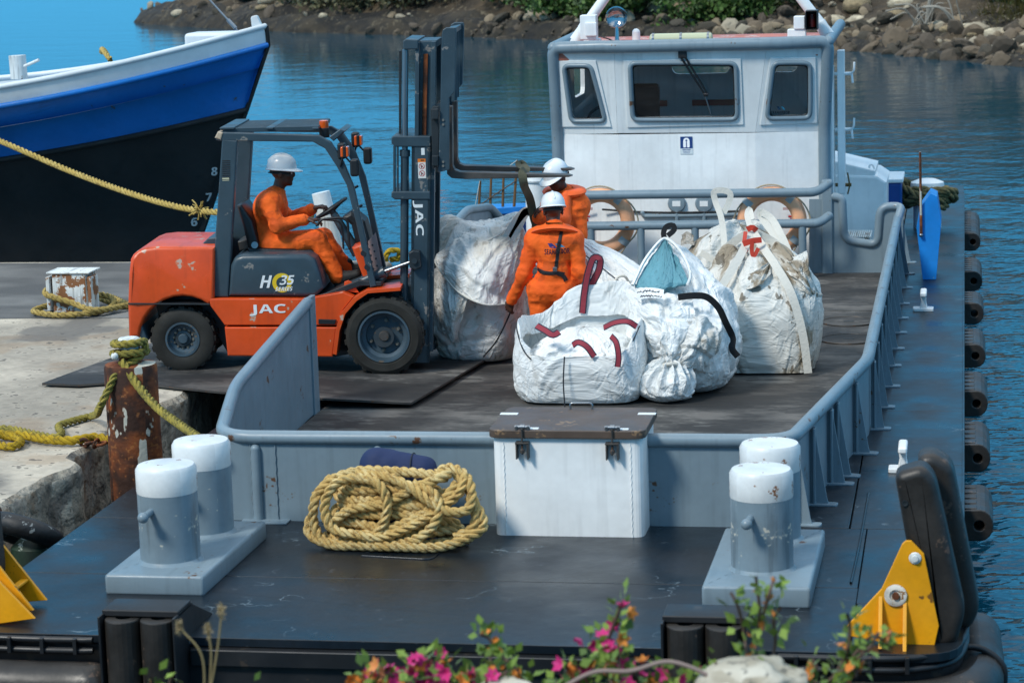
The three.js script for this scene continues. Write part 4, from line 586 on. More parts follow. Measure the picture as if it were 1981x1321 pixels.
    for (let i = 0; i < nr; i++) { const a = i / nr * 6.283 + .4, e = C.clone().add(V(Math.cos(a) * nb, Math.sin(a) * nb, 0)); q('wheel_nut', [cyl(e.clone().addScaledVector(ax, h * .04), e.clone().addScaledVector(ax, h * .22), .02, .017, 6), cyl(e.clone().addScaledVector(ax, h * .2), e.clone().addScaledVector(ax, h * .4), .009, .009, 6)], M.nut = M.nut ?? std(0x77736b, .5, { metalness: .5 }), t); }
    if (s > 0) for (const side of [1, -1]) for (let i = 0; i < nl; i++) { const b = box(-.026, .026, -.035, .012, -h * .62, h * .1, .008); b.rotateX(side * -.12); b.translate(0, R - .012, side * h * .62); const g = b; g.applyMatrix4(new THREE.Matrix4().makeRotationZ((i + (side < 0 ? .5 : 0)) / nl * 6.283)); g.translate(C.x, C.y, C.z); q('tread_lug', g, M.tyre, t); }
  };
  wheel('front_wheel', 742, 652, .352, .24, .215, .55, 1, 22, .132, 6, .048); wheel('front_wheel', 742, 652, .352, .24, .215, .55, -1, 22, .132, 6, .048);
  wheel('rear_wheel', 352, 657, .292, .18, .14, .5, 1, 20, .088, 12, .045); wheel('rear_wheel', 352, 657, .292, .18, .14, .5, -1, 20, .088, 12, .045);
  // mast, carriage, forks
  for (const s of [1, -1]) {
    const zz = (a, b) => s > 0 ? [a, b] : [-b, -a];
    q('mast_rail', [pr([[796, 270], [833, 270], [830, 702], [794, 702]], ...zz(.335, .36), .004, .36), pr([[796, 270], [803, 270], [801, 702], [794, 702]], ...zz(.27, .36), .004, .36), pr([[827, 270], [833, 270], [830, 702], [824, 702]], ...zz(.27, .36), .004, .36)], M.fork);
    q('inner_rail', [pr([[803, 82], [843, 80], [837, 680], [800, 680]], ...zz(.235, .255), .004, .32), pr([[803, 82], [811, 82], [807, 680], [799, 680]], ...zz(.235, .32), .004, .32), pr([[834, 80], [843, 80], [837, 680], [829, 680]], ...zz(.235, .32), .004, .32)], M.fork); q('rail_guide', pr([[818, 105], [827, 105], [823, 270], [815, 270]], ...zz(.25, .275), .003, .32), M.rust);
    q('lift_cylinder', [cyl(FL(784, 96, s * .3), FL(783, 300, s * .3), .026, .026, 16)], M.steel); q('cylinder_barrel', [cyl(FL(783, 296, s * .3), FL(781, 690, s * .3), .036, .036, 16), cyl(FL(783, 290, s * .3), FL(783, 302, s * .3), .046)], M.fork);
    const ch = []; for (let v = 100; v < 268; v += 5) { const a = FL(774, v, s * .16); ch.push(box(a.x - .011, a.x + .011, a.y - .011, a.y + .011, s * .16 - .02, s * .16 + .02, .004)); } q('lift_chain', [...ch, cyl(FL(774, 98, s * .16), FL(774, 268, s * .16), .008)], M.forkDark);
    q('backrest_post', pr([[855, 66], [857, 57], [863, 53], [881, 53], [883, 60], [880, 176], [869, 190], [869, 328], [848, 333], [852, 205]], ...zz(.42, .46), .006, .44), M.fork);
    q('carriage_plate', pr([[834, 212], [838, 205], [849, 205], [850, 318], [838, 326]], ...zz(.2, .42), .006, .36), M.forkDark); for (const v of [232, 241, 313, 321]) q('bolt', cyl(FL(857, v, s > 0 ? .455 : -.47), FL(857, v, s > 0 ? .47 : -.455), .012, .012, 6), M.nut);
    q('fork', pr([[866, 205], [875, 205], [876, 320], [880, 328], [890, 332], [1100, 337.5], [1108, 340], [1100, 342], [900, 346], [874, 344], [865, 336]], ...zz(.2, .33), .006, .3), M.darkSteel);
  }
  q('mast_head', [pr([[779, 80], [783, 76], [808, 77], [808, 95], [780, 96]], -.34, .34, .008, .36), pr([[805, 80], [843, 79], [843, 92], [805, 94]], -.24, .24, .004, .36)], M.fork);
  q('mast_crossbar', pr([[757, 266], [760, 263], [833, 263], [833, 284], [764, 284], [757, 277]], -.37, .37, .01, .36), M.fork); q('mast_crossbar', pr([[757, 372], [760, 370], [832, 370], [832, 386], [764, 386], [757, 381]], -.37, .37, .01, .36), M.fork); q('mast_crossbar', pr([[780, 650], [828, 650], [828, 690], [780, 690]], -.33, .33, .01, .36), M.forkDark);
  for (const s of [.355, -.355]) q('hose_guard', [cyl(FL(763, 282, s), FL(763, 372, s), .012, .012, 8), cyl(FL(769, 282, s), FL(769, 372, s), .01, .01, 8)], M.fork);
  q('carriage_bar', pr([[838, 208], [850, 208], [850, 228], [838, 228]], -.5, .5, .006, .36), M.forkDark); q('carriage_bar', pr([[838, 298], [850, 298], [850, 318], [838, 318]], -.5, .5, .006, .36), M.forkDark); q('backrest_top', pr([[858, 60], [878, 56], [878, 66], [858, 70]], -.44, .44, .006, .44), M.fork); for (const z of [-.25, -.08, .08, .25]) q('backrest_bar', pr([[872, 62], [878, 62], [876, 200], [870, 200]], z - .012, z + .012, .003, .44), M.fork);
  // lamps and mirrors
  const amber = new THREE.MeshPhysicalMaterial({ color: 0xd8560a, roughness: .2, clearcoat: 1 }), be = FL(627, 259, .25); q('beacon_base', lathe([[.045, -.03], [.045, .05], [.04, .055]], be), M.blackPlastic); q('beacon', lathe([[.04, .053], [.042, .06], [.04, .115], [.03, .12], [0, .122]], be), amber);
  for (const s of [1, -1]) { const a = FL(667, 293, .5), m = FL(685, 323, .5), z = s * .5, b = FL(656, 300, .5); q('turn_signal', [box(a.x - .035, a.x - .008, a.y - .045, a.y + .045, z - .05, z + .05, .01), box(a.x + .01, a.x + .035, a.y - .045, a.y + .045, z - .05, z + .05, .01)], amber); q('lamp_body', box(a.x - .012, a.x + .014, a.y - .05, a.y + .05, z - .055, z + .055, .008), M.blackPlastic); q('mirror', [box(m.x - .035, m.x + .04, m.y - .08, m.y + .07, z - .06, z + .04, .02), cyl(V(m.x, m.y, z - .02), V(a.x, a.y - .05, z - .02), .008), cyl(V(a.x - .02, a.y - .04, z - .02), V(b.x, b.y - .1, z - .03), .009)], M.blackPlastic); q('headlamp', box(b.x - .02, b.x + .05, b.y - .04, b.y + .1, z - .12, z - .02, .02), M.blackPlastic); }
  for (const [u, v] of [[692, 360], [700, 397], [706, 433]]) { const a = FL(u, v, -.47); q('grab_hook', cyl(a, V(a.x - .05, a.y - .02, -.44), .012), M.blackPlastic); }
  // lettering and decals
  const white = std(0xdfe3e2, .45);
  { const [g, w, h] = text('JAC', .11, .003), a = FL(483, 611, .53), b = FL(552, 588, .53); g.scale((b.x - a.x) / w, (b.y - a.y) / h, 1); g.translate(a.x, a.y, .5305); q('lettering', g, white); }
  { const [g, w, h] = text('JAC', .1, .003), a = FL(798, 388, .36), b = FL(820, 456, .36); g.scale((a.y - b.y) / w, (b.x - a.x) / h, 1); g.rotateZ(-Math.PI / 2); g.translate(a.x, a.y, .3605); q('lettering', g, white); }
  { const z = .4715, o = FL(545, 547, .47), r = .085; const disc = new THREE.RingGeometry(.05, r, 40); disc.translate(o.x, o.y, z); q('decal_ring', disc, std(0xd9b820, .45), bon); const it = new THREE.Matrix4().makeShear(0, 0, .28, 0, 0, 0); for (const [s, u0, v0, hh] of [['H', 502, 557, .11], ['35', 540, 551, .082], ['SERIES', 532, 563, .034]]) { const [g, w, h] = text(s, hh, .002); g.applyMatrix4(it); const a = FL(u0, v0, .47); g.translate(a.x, a.y, z + .001); q('decal_lettering', g, white, bon); } }
  { const a = FL(816, 326, .36), c = document.createElement('canvas'); c.width = 64; c.height = 160; const x = c.getContext('2d'); x.fillStyle = '#d8d6d0'; x.fillRect(0, 0, 64, 160); x.fillStyle = '#e07818'; x.fillRect(0, 0, 64, 28); x.fillStyle = '#221'; x.fillRect(24, 8, 30, 10); for (const y of [62, 120]) { x.strokeStyle = '#a33'; x.lineWidth = 5; x.beginPath(); x.arc(32, y, 22, 0, 7); x.stroke(); x.fillStyle = '#333'; x.fillRect(24, y - 12, 8, 26); x.fillRect(34, y - 4, 10, 6); x.beginPath(); x.moveTo(16, y - 16); x.lineTo(48, y + 16); x.stroke(); } const t = new THREE.CanvasTexture(c); t.colorSpace = THREE.SRGBColorSpace; const g = new THREE.PlaneGeometry(.068, .17); g.translate(a.x, a.y, .3615); q('warning_label', g, new THREE.MeshStandardMaterial({ map: t, roughness: .5 }), T, { keepUV: true }); const b = FL(818, 293, .36); q('sticker', box(b.x - .015, b.x + .015, b.y - .03, b.y + .03, .36, .362, .0005), white); }
}
{ // the steel plate the forklift crosses on
  const y = u => u < 430 ? .135 : lerp(.135, .055, clamp((u - 430) / 380)), fr = [[80, 741], [150, 744], [240, 737], [330, 748], [420, 757], [520, 764], [622, 770], [700, 774], [795, 779]].map(([u, v]) => onY(u, v, y(u))), bk = [[225, 688], [300, 660], [380, 632], [470, 630], [560, 632], [660, 636], [760, 640], [870, 645], [1000, 660]].map(([u, v]) => onY(u, v, y(u) - .01));
  const rows = [], N = 10; for (let j = 0; j <= N; j++) rows.push(fr.map((a, i) => { const q = a.clone().lerp(bk[i], j / N); return q; }));
  const t = .018, bot = rows.map(r => r.map(q => V(q.x, q.y - t, q.z))); const edge = [...rows[0], ...rows.slice(1).map(r => r[r.length - 1]), ...rows[N].slice(0, -1).reverse(), ...rows.slice(1, -1).map(r => r[0]).reverse(), rows[0][0]], eb = edge.map(q => V(q.x, q.y - t, q.z)), b2 = gridGeo(bot); b2.index.array.reverse(); b2.computeVertexNormals();
  const R = add(null, 'ramp_plate', [gridGeo(rows), b2], M.floor); tag(R, 'dark worn steel ramp plate bridging from the quay onto the workboat under the forklift', 'ramp plate');
  add(R, 'plate_edge', [gridGeo([eb, edge])], M.darkSteel);
}

// ---------------------------------------------------------------- people
const fabricBump = texture(512, (u, v) => { const w = .5 + .25 * Math.sin(u * 6.283 * 90) * Math.sin(v * 6.283 * 90); return .12 * w + .5 + .42 * (1 - Math.abs(tf(u, v, 5, 7, 4, 601)) * 2.2) * .5; }, false, .5);
M.coverall = new THREE.MeshPhysicalMaterial({ map: texture(512, (u, v) => { const n = tf(u, v, 4, 4, 5, 611), d = step(.22, .4, tf(u, v, 6, 9, 4, 621)); return mixc(mixc([.97, .40, .07], [.93, .34, .04], clamp(.5 + n)), [.62, .24, .06], d * .35); }, true, .9), roughness: .82, bumpMap: fabricBump, bumpScale: .012, sheen: .3, sheenRoughness: .6, sheenColor: new THREE.Color(.9, .4, .1) });
M.vest = new THREE.MeshStandardMaterial({ color: 0xf2601a, roughness: .6, bumpMap: fabricBump, bumpScale: .008 });
M.skin = std(0x4a2c1f, .5, { bumpMap: bumpFine, bumpScale: .0006 }); M.hat = new THREE.MeshPhysicalMaterial({ color: 0xe6eaec, roughness: .3, clearcoat: .5, clearcoatRoughness: .2 }); M.strap = std(0x141519, .7); M.boot = std(0x1a1917, .7, { bumpMap: bumpFine, bumpScale: .003 }); M.glove = std(0x17181a, .8);
const mid = (a, b, t = .5) => a.clone().lerp(b, t);
function frame3(fwd, up) { const f = fwd.clone().normalize(), r = f.clone().cross(up).normalize(), u = r.clone().cross(f); return { f, r, u, at: (o, x, y, z) => o.clone().addScaledVector(r, x).addScaledVector(u, y).addScaledVector(f, z) }; } // r = the person's right side
function headSDF(c, F, s = 1) { // c = middle of the head
  const e = (x, y, z, a, b, d) => { const o = F.at(c, x * s, y * s, z * s); return (X, Y, Z) => { const dx = X - o.x, dy = Y - o.y, dz = Z - o.z, lx = dx * F.r.x + dy * F.r.y + dz * F.r.z, ly = dx * F.u.x + dy * F.u.y + dz * F.u.z, lz = dx * F.f.x + dy * F.f.y + dz * F.f.z; const l = Math.hypot(lx / a, ly / b, lz / d); return (l - 1) * Math.min(a, b, d) / s * s; }; };
  const skull = e(0, .03, -.012, .076, .095, .094), jaw = e(0, -.055, .03, .058, .062, .062), nose = e(0, -.012, .096, .013, .026, .018), brow = e(0, .02, .078, .055, .014, .016), lip = e(0, -.055, .085, .024, .013, .012), chin = e(0, -.096, .07, .024, .018, .02), el = e(.078, -.008, -.008, .012, .032, .02), er = e(-.078, -.008, -.008, .012, .032, .02), ck = e(0, -.02, .06, .06, .03, .03), s1 = e(.03, .0, .092, .014, .01, .012), s2 = e(-.03, .0, .092, .014, .01, .012);
  return (x, y, z) => { let d = smin(skull(x, y, z), jaw(x, y, z), .03); d = smin(d, ck(x, y, z), .02); d = smin(d, brow(x, y, z), .012); d = smin(d, nose(x, y, z), .012); d = smin(d, lip(x, y, z), .008); d = smin(d, chin(x, y, z), .015); d = smin(d, Math.min(el(x, y, z), er(x, y, z)), .006); return Math.max(d, -Math.min(s1(x, y, z), s2(x, y, z)) - .002); };
}
function handGeo(wrist, dir, palmN, thumbS, curl = .9, spread = .1) { // dir along the hand, palmN out of the palm, thumbS +-1 side
  const F = { x: dir.clone().normalize() }; F.n = palmN.clone().sub(F.x.clone().multiplyScalar(palmN.dot(F.x))).normalize(); F.s = F.x.clone().cross(F.n).multiplyScalar(thumbS);
  const at = (a, b, c) => wrist.clone().addScaledVector(F.x, a).addScaledVector(F.s, b).addScaledVector(F.n, c), fs = [];
  fs.push(capsule(at(-.03, 0, 0), at(.02, 0, 0), .026, .026), capsule(at(.02, -.022, 0), at(.085, -.03, 0), .015, .014), capsule(at(.02, -.004, 0), at(.09, -.01, 0), .016, .014), capsule(at(.02, .012, 0), at(.09, .012, 0), .016, .014), capsule(at(.02, .026, 0), at(.085, .032, 0), .016, .013));
  const palm = union(fs, .016), fing = [];
  const L = [.072, .082, .076, .06], off = [.033, .011, -.011, -.031];
  off.forEach((b, i) => { let p0 = at(.088, b, 0), a = curl * .45, r = .0088; const seg = [.46, .3, .24]; for (let k = 0; k < 3; k++) { const d = F.x.clone().multiplyScalar(Math.cos(a)).addScaledVector(F.n, Math.sin(a)).addScaledVector(F.s, b * spread * 4), p1 = p0.clone().addScaledVector(d.normalize(), L[i] * seg[k]); fing.push(capsule(p0, p1, r, r * .9)); p0 = p1; r *= .9; a += curl * .8; } });
  { let p0 = at(.025, .03, .004), p1 = at(.058, .058, .018), p2 = at(.085, .064, .034), p3 = at(.105, .056, .046); fing.push(capsule(p0, p1, .013, .011), capsule(p1, p2, .011, .0095), capsule(p2, p3, .0095, .008)); }
  const f = (x, y, z) => { let d = palm(x, y, z); for (const g of fing) d = smin(d, g(x, y, z), .005); return d; }; const c = at(.07, 0, .02), R = V(.13, .13, .13); return nets(f, c.clone().sub(R), c.clone().add(R), .0042);
}
function helmet(T, c, F) { // shell, brim, ridge; c = middle of the head
  const N = 40, rows = [], brim = []; const pt = (x, y, z) => F.at(c, x, y, z);
  for (let j = 0; j <= 12; j++) { const a = j / 12 * Math.PI / 2, row = []; for (let i = 0; i <= N; i++) { const b = -i / N * 6.283, k = Math.pow(Math.cos(a), .75), rid = 1 + .02 * Math.exp(-Math.pow(Math.sin(b) / .22, 2)) * Math.sin(a + .3); row.push(pt(Math.sin(b) * .107 * k * rid, .045 + Math.sin(a) * .122 * rid, -.008 + Math.cos(b) * .132 * k)); } rows.push(row); }
  const lo = rows[0].map(q => q.clone().addScaledVector(F.u, -.012)); const inn = rows.slice(0, 9).map(r => r.map(q => q.clone().sub(c).multiplyScalar(.965).add(c)));
  const S = add(T, 'hard_hat', [gridGeo([lo, ...rows]), (() => { const g = gridGeo(inn); return g; })()], M.hat);
  const b0 = [], b1 = [], b2 = [], b3 = []; for (let i = 0; i <= N; i++) { const b = -i / N * 6.283, fr = Math.pow(clamp(Math.cos(b)), 1.5), w = .012 + .045 * fr, x = Math.sin(b), z = Math.cos(b), dy = -.008 - .012 * fr; b0.push(pt(x * .106, .045, -.008 + z * .131)); b1.push(pt(x * (.107 + w * .8), .043 + dy, -.008 + z * (.132 + w))); b2.push(pt(x * (.107 + w * .8), .036 + dy, -.008 + z * (.132 + w))); b3.push(pt(x * .104, .034, -.008 + z * .129)); }
  add(S, 'brim', gridGeo([b3, b2, b1, b0]), M.hat); const rg = []; for (let i = -8; i <= 8; i++) { const a = i / 8 * 1.15; rg.push(pt(0, .046 + Math.cos(a) * .123, -.008 + Math.sin(a) * .133)); } add(S, 'ridge', sweep(rg, .008, 8), M.hat);
  const sb = []; for (let i = 0; i <= 24; i++) { const b = -i / 24 * 6.283; sb.push(pt(Math.sin(b) * .088, .022, -.012 + Math.cos(b) * .103)); } add(S, 'sweatband', gridGeo([sb, sb.map(q => q.clone().addScaledVector(F.u, -.028))]), M.strap); const back = []; for (let i = -8; i <= 8; i++) { const b = Math.PI + i / 8 * 1.1; back.push(pt(Math.sin(b) * .093, .0, -.012 + Math.cos(b) * .108)); } add(S, 'harness_strap', ribbon(back, .022, .003, F.u.clone()), M.strap);
  return S;
}
const fold = (x, y, z, s = 1) => .006 * (1 - 2 * Math.abs(n3(x * 9 * s, y * 14 * s, z * 9 * s))) + .0045 * (1 - 2 * Math.abs(n3(x * 22 * s + 4, y * 17 * s, z * 22 * s)));
function figure(T, J, F, HF, o = {}) { // J: joints, F: torso frame, HF: head frame
  const c = o.loose ?? .0, k = capsule;
  const suit = [k(J.chestL, J.chestR, .125 + c, .125 + c), k(J.chest, J.waist, .135 + c, .12 + c), k(J.waist, J.pelvis, .125 + c, .13 + c), k(J.hipL, J.hipR, .105 + c, .105 + c), k(J.neckBase, J.chest, .075, .12)];
  const limbs = []; for (const s of ['L', 'R']) { limbs.push([k(J['sh' + s], J['el' + s], .072 + c, .056 + c), k(J['el' + s], J['wr' + s], .056 + c, .041 + c)], [k(J['hip' + s], J['kn' + s], .105 + c, .074 + c), k(J['kn' + s], J['an' + s], .074 + c, .06 + c)]); }
  const torso = union(suit, .06), lf = limbs.map(l => union(l, .03));
  const cov = (x, y, z) => { let d = torso(x, y, z); d = smin(d, lf[0](x, y, z), .035); d = smin(d, lf[2](x, y, z), .035); d = smin(d, Math.min(lf[1](x, y, z), lf[3](x, y, z)), .045); if (o.cinch) { const h = (x - J.waist.x) * F.u.x + (y - J.waist.y) * F.u.y + (z - J.waist.z) * F.u.z; d += .018 * Math.exp(-Math.pow((h - o.cinch) / .035, 2)) * (torso(x, y, z) < .05 ? 1 : 0); } return d - fold(x, y, z); };
  const pts = Object.values(J).filter(q => q && q.isVector3), mn = V(1e9, 1e9, 1e9), mx = V(-1e9, -1e9, -1e9); for (const q of pts) { mn.min(q); mx.max(q); } mn.subScalar(.2); mx.addScalar(.2);
  const thin = [k(J.chestL, J.chestR, .1, .1), k(J.chest, J.pelvis, .1, .1), k(J.hipL, J.hipR, .085, .085), k(J.neckBase, J.head, .05, .048)]; for (const s of ['L', 'R']) thin.push(k(J['sh' + s], J['el' + s], .05, .04), k(J['el' + s], J['wr' + s], .04, .027), k(J['hip' + s], J['kn' + s], .08, .055), k(J['kn' + s], J['an' + s], .055, .045));
  const skinB = union(thin, .03), hs = headSDF(J.head, HF), hc = J.head.clone(); const neck = k(J.neckBase, J.head.clone().addScaledVector(HF.u, -.05), .056, .05);
  const B = add(T, 'body', [nets(skinB, mn, mx, .02), nets((x, y, z) => smin(hs(x, y, z), neck(x, y, z), .02), hc.clone().sub(V(.16, .24, .16)), hc.clone().add(V(.16, .16, .16)), .0045), ...(o.hands ?? [])], M.skin);
  const C = add(T, 'coverall', nets(cov, mn, mx, o.cell ?? .0115), M.coverall);
  for (const s of ['L', 'R']) { const d = J['wr' + s].clone().sub(J['el' + s]).normalize(), w = J['wr' + s]; add(C, 'cuff', lathe([[.036, -.03], [.046 + c, -.032], [.047 + c, .012], [.038, .014]], w, d, 18), M.coverall); }
  add(C, 'collar', (() => { const n = J.neckBase.clone().addScaledVector(F.u, .02), rows = [[], [], []]; for (let i = 0; i <= 24; i++) { const b = -i / 24 * 6.283, op = 1 - .5 * Math.pow(clamp(Math.cos(b)), 4); rows[0].push(F.at(n, Math.sin(b) * .082, -.045, Math.cos(b) * .085 + .0)); rows[1].push(F.at(n, Math.sin(b) * .072, .03 * op, Math.cos(b) * .074 - .005)); rows[2].push(F.at(n, Math.sin(b) * .09, -.012, Math.cos(b) * .092 - .005)); } return gridGeo(rows); })(), M.coverall);
  for (const s of ['L', 'R']) { const a = J['an' + s], f = J['ft' + s]; const sole = mid(a, f); const bt = union([k(a, a.clone().addScaledVector(V(0, 1, 0), .06), .052, .05), k(a.clone().add(V(0, -.045, 0)), f, .046, .042), k(a, mid(a, f, .6), .05, .04)], .025); const m1 = a.clone().min(f).subScalar(.12), m2 = a.clone().max(f).addScalar(.14); add(T, 'boot', nets(bt, m1, m2, .009), M.boot); }
  helmet(T, J.head, HF); return { cov, C };
}
function eyes(T, c, HF) { for (const s of [-.03, .03]) add(T, 'eye', sphere(HF.at(c, s, .002, .082), .011, 1, 1, 1, 10), std(0xd8d2ca, .25)); }
{ // driver, in the forklift's axes
  const T = local(thing('person', 'seated person in orange coverall and white hard hat driving the forklift', 'person'));
  const P = (u, v, z) => FL(u, v, z), J = {};
  J.head = P(546, 334, 0); J.neckBase = P(534, 374, 0); J.chest = P(523, 408, 0); J.chestL = P(523, 396, -.1); J.chestR = P(523, 396, .1); J.waist = P(516, 450, 0); J.pelvis = P(515, 472, 0); J.hipL = P(525, 474, -.095); J.hipR = P(525, 474, .095);
  J.shR = P(519, 392, .19); J.elR = P(537, 437, .25); J.wrR = P(588, 425, .2); J.shL = P(525, 391, -.19); J.elL = P(560, 425, -.24); J.wrL = P(602, 405, -.1);
  J.knR = P(612, 462, .15); J.anR = P(653, 536, .14); J.ftR = P(690, 530, .15); J.knL = P(624, 460, -.13); J.anL = P(672, 522, -.12); J.ftL = P(705, 517, -.12);
  const F = frame3(V(1, .05, 0), V(-.12, 1, 0)), HF = frame3(V(1, -.06, .0), V(.05, 1, 0));
  const hands = [handGeo(J.wrR.clone().add(V(.02, .0, 0)), V(1, -.05, -.15), V(0, -1, .1), -1, .85), handGeo(J.wrL.clone().add(V(.01, .005, 0)), V(.9, .25, .25), V(.3, -1, 0), 1, 1.0)];
  figure(T, J, F, HF, { hands, loose: .006 }); eyes(T, J.head, HF);
}
function SB(x, y, z) { return V(x, y, z); }
let man1cov;
{ // worker seen from behind
  const T = thing('person', 'person seen from behind in orange coverall, black harness and white hard hat', 'person', [-3.52, 0, -21.0]);
  const z = -21.0, J = {}, P = (u, v, dz = 0) => onZ(u, v, z + dz);
  J.head = P(1070, 408, -.05); J.neckBase = P(1073, 440, 0); J.chest = P(1072, 482, 0); J.chestL = P(1046, 466, -.0); J.chestR = P(1098, 466, 0); J.waist = P(1072, 524, .0); J.pelvis = P(1068, 556, .01); J.hipL = P(1046, 562, .01); J.hipR = P(1088, 562, .01);
  J.shL = P(1033, 462, -.01); J.elL = P(1014, 530, .02); J.wrL = P(990, 580, -.08); J.shR = P(1111, 462, -.01); J.elR = P(1122, 526, .03); J.wrR = P(1108, 556, -.2);
  J.knL = V(J.hipL.x - .02, .46, z - .02); J.anL = V(J.hipL.x - .03, .09, z + .03); J.ftL = V(J.hipL.x - .04, .05, z - .16); J.knR = V(J.hipR.x + .01, .46, z - .03); J.anR = V(J.hipR.x + .02, .09, z + .02); J.ftR = V(J.hipR.x + .04, .05, z - .17);
  const F = frame3(V(-.12, -.04, -1), V(0, 1, -.05)), HF = frame3(V(-.35, -.22, -1), V(-.05, 1, -.15));
  const hands = [handGeo(J.wrL.clone().addScaledVector(V(-.35, -.75, -.45), .02), V(-.3, -.8, -.35), V(.4, -.1, -.9), -1, .9), handGeo(J.wrR, V(-.3, -.3, -1), V(-.6, -.7, 0), 1, .9)];
  const { cov, C } = figure(T, J, F, HF, { hands, loose: .004, cinch: -.0 }); man1cov = cov; eyes(T, J.head, HF);
  add(T, 'glove_band', lathe([[.04, -.012], [.044, -.01], [.044, .012], [.04, .014]], J.wrL.clone(), J.wrL.clone().sub(J.elL).normalize(), 16), M.glove);
  // things lying on the cloth: find the back surface along z
  const snap = (x, y, o = .004) => { let a = z + .4; for (let i = 0; i < 120; i++) { const d = cov(x, y, a); if (d < o) break; a -= Math.max(.0015, d * .7); } return V(x, y, a); };
  const lay = (g, o) => { if (g.index) g = g.toNonIndexed(); const q = g.attributes.position; for (let i = 0; i < q.count; i++) { const s = snap(q.getX(i), q.getY(i), o); q.setZ(i, s.z); } g.computeVertexNormals(); return g; };
  const band = (pts, w, name, mat, o = .006) => { const ps = resample(pts, .015), a = [], b = []; ps.forEach((q, i) => { const t = ps[Math.min(i + 1, ps.length - 1)].clone().sub(ps[Math.max(0, i - 1)]).setZ(0).normalize(); const n = V(-t.y, t.x, 0).multiplyScalar(w / 2); a.push(snap(q.x + n.x, q.y + n.y, o)); b.push(snap(q.x - n.x, q.y - n.y, o)); }); const up = (r, d) => r.map(q => q.clone().add(V(0, 0, d))); const m = add(T, name, gridGeo([up(a, -.004), up(a, .003), up(b, .003), up(b, -.004)]), mat); return m; };
  band([P(1042, 518), P(1060, 523), P(1085, 524), P(1096, 527)], .032, 'harness_belt', M.strap, .008); band([P(1090, 443), P(1085, 480), P(1079, 524)], .028, 'harness_strap', M.strap, .008); band([P(1084, 525), P(1094, 530), P(1099, 540)], .03, 'harness_strap', M.strap, .009);
  { const b = snap(P(1079, 516).x, P(1079, 516).y); add(T, 'buckle', box(b.x - .018, b.x + .018, b.y - .02, b.y + .02, b.z + .006, b.z + .014, .004), M.steel); }
  { const [g, w, h] = text('SEAHARBOR', .05, .0001), a = P(1059, 488), b = P(1106, 477); g.scale((b.x - a.x) / w, (b.y - a.y) / h, 1); const sh = (b.x - a.x); g.translate(a.x, a.y, 0); const q = g.attributes.position; for (let i = 0; i < q.count; i++) q.setY(i, q.getY(i) + (q.getX(i) - a.x) / sh * .006); add(C, 'lettering', lay(g, .003), std(0x2a2350, .7)); }
  for (const [pts, c] of [[[[1065, 466], [1073, 466], [1083, 475], [1074, 475], [1069, 473]], 0x1d2a6e], [[[1079, 467], [1087, 466], [1098, 474], [1089, 474], [1084, 471]], 0x2f86a8]]) { const s = new THREE.ShapeGeometry(new THREE.Shape(pts.map(([u, v]) => new THREE.Vector2(...XY(u, v, z))))); add(C, 'wave_logo', lay(s, .003), std(c, .7)); }
  { // flotation collar lying over the shoulders
    const rows = []; for (let j = 0; j <= 8; j++) { const row = []; for (let i = 0; i <= 36; i++) { const b = lerp(-2.75, 2.75, i / 36) + Math.PI, a = j / 8 * 6.283, R = .125, r = .038 + .014 * Math.abs(Math.cos(b)); row.push(F.at(J.neckBase, Math.sin(b) * (R + Math.cos(a) * r * 1.45) * 1.15, .012 + Math.sin(a) * r * .55 - .05 * Math.pow(Math.abs(Math.sin(b)), 2), Math.cos(b) * (R + Math.cos(a) * r * 1.5) * .85 - .005)); } rows.push(row); } add(T, 'flotation_collar', gridGeo(rows), M.vest);
  }
}
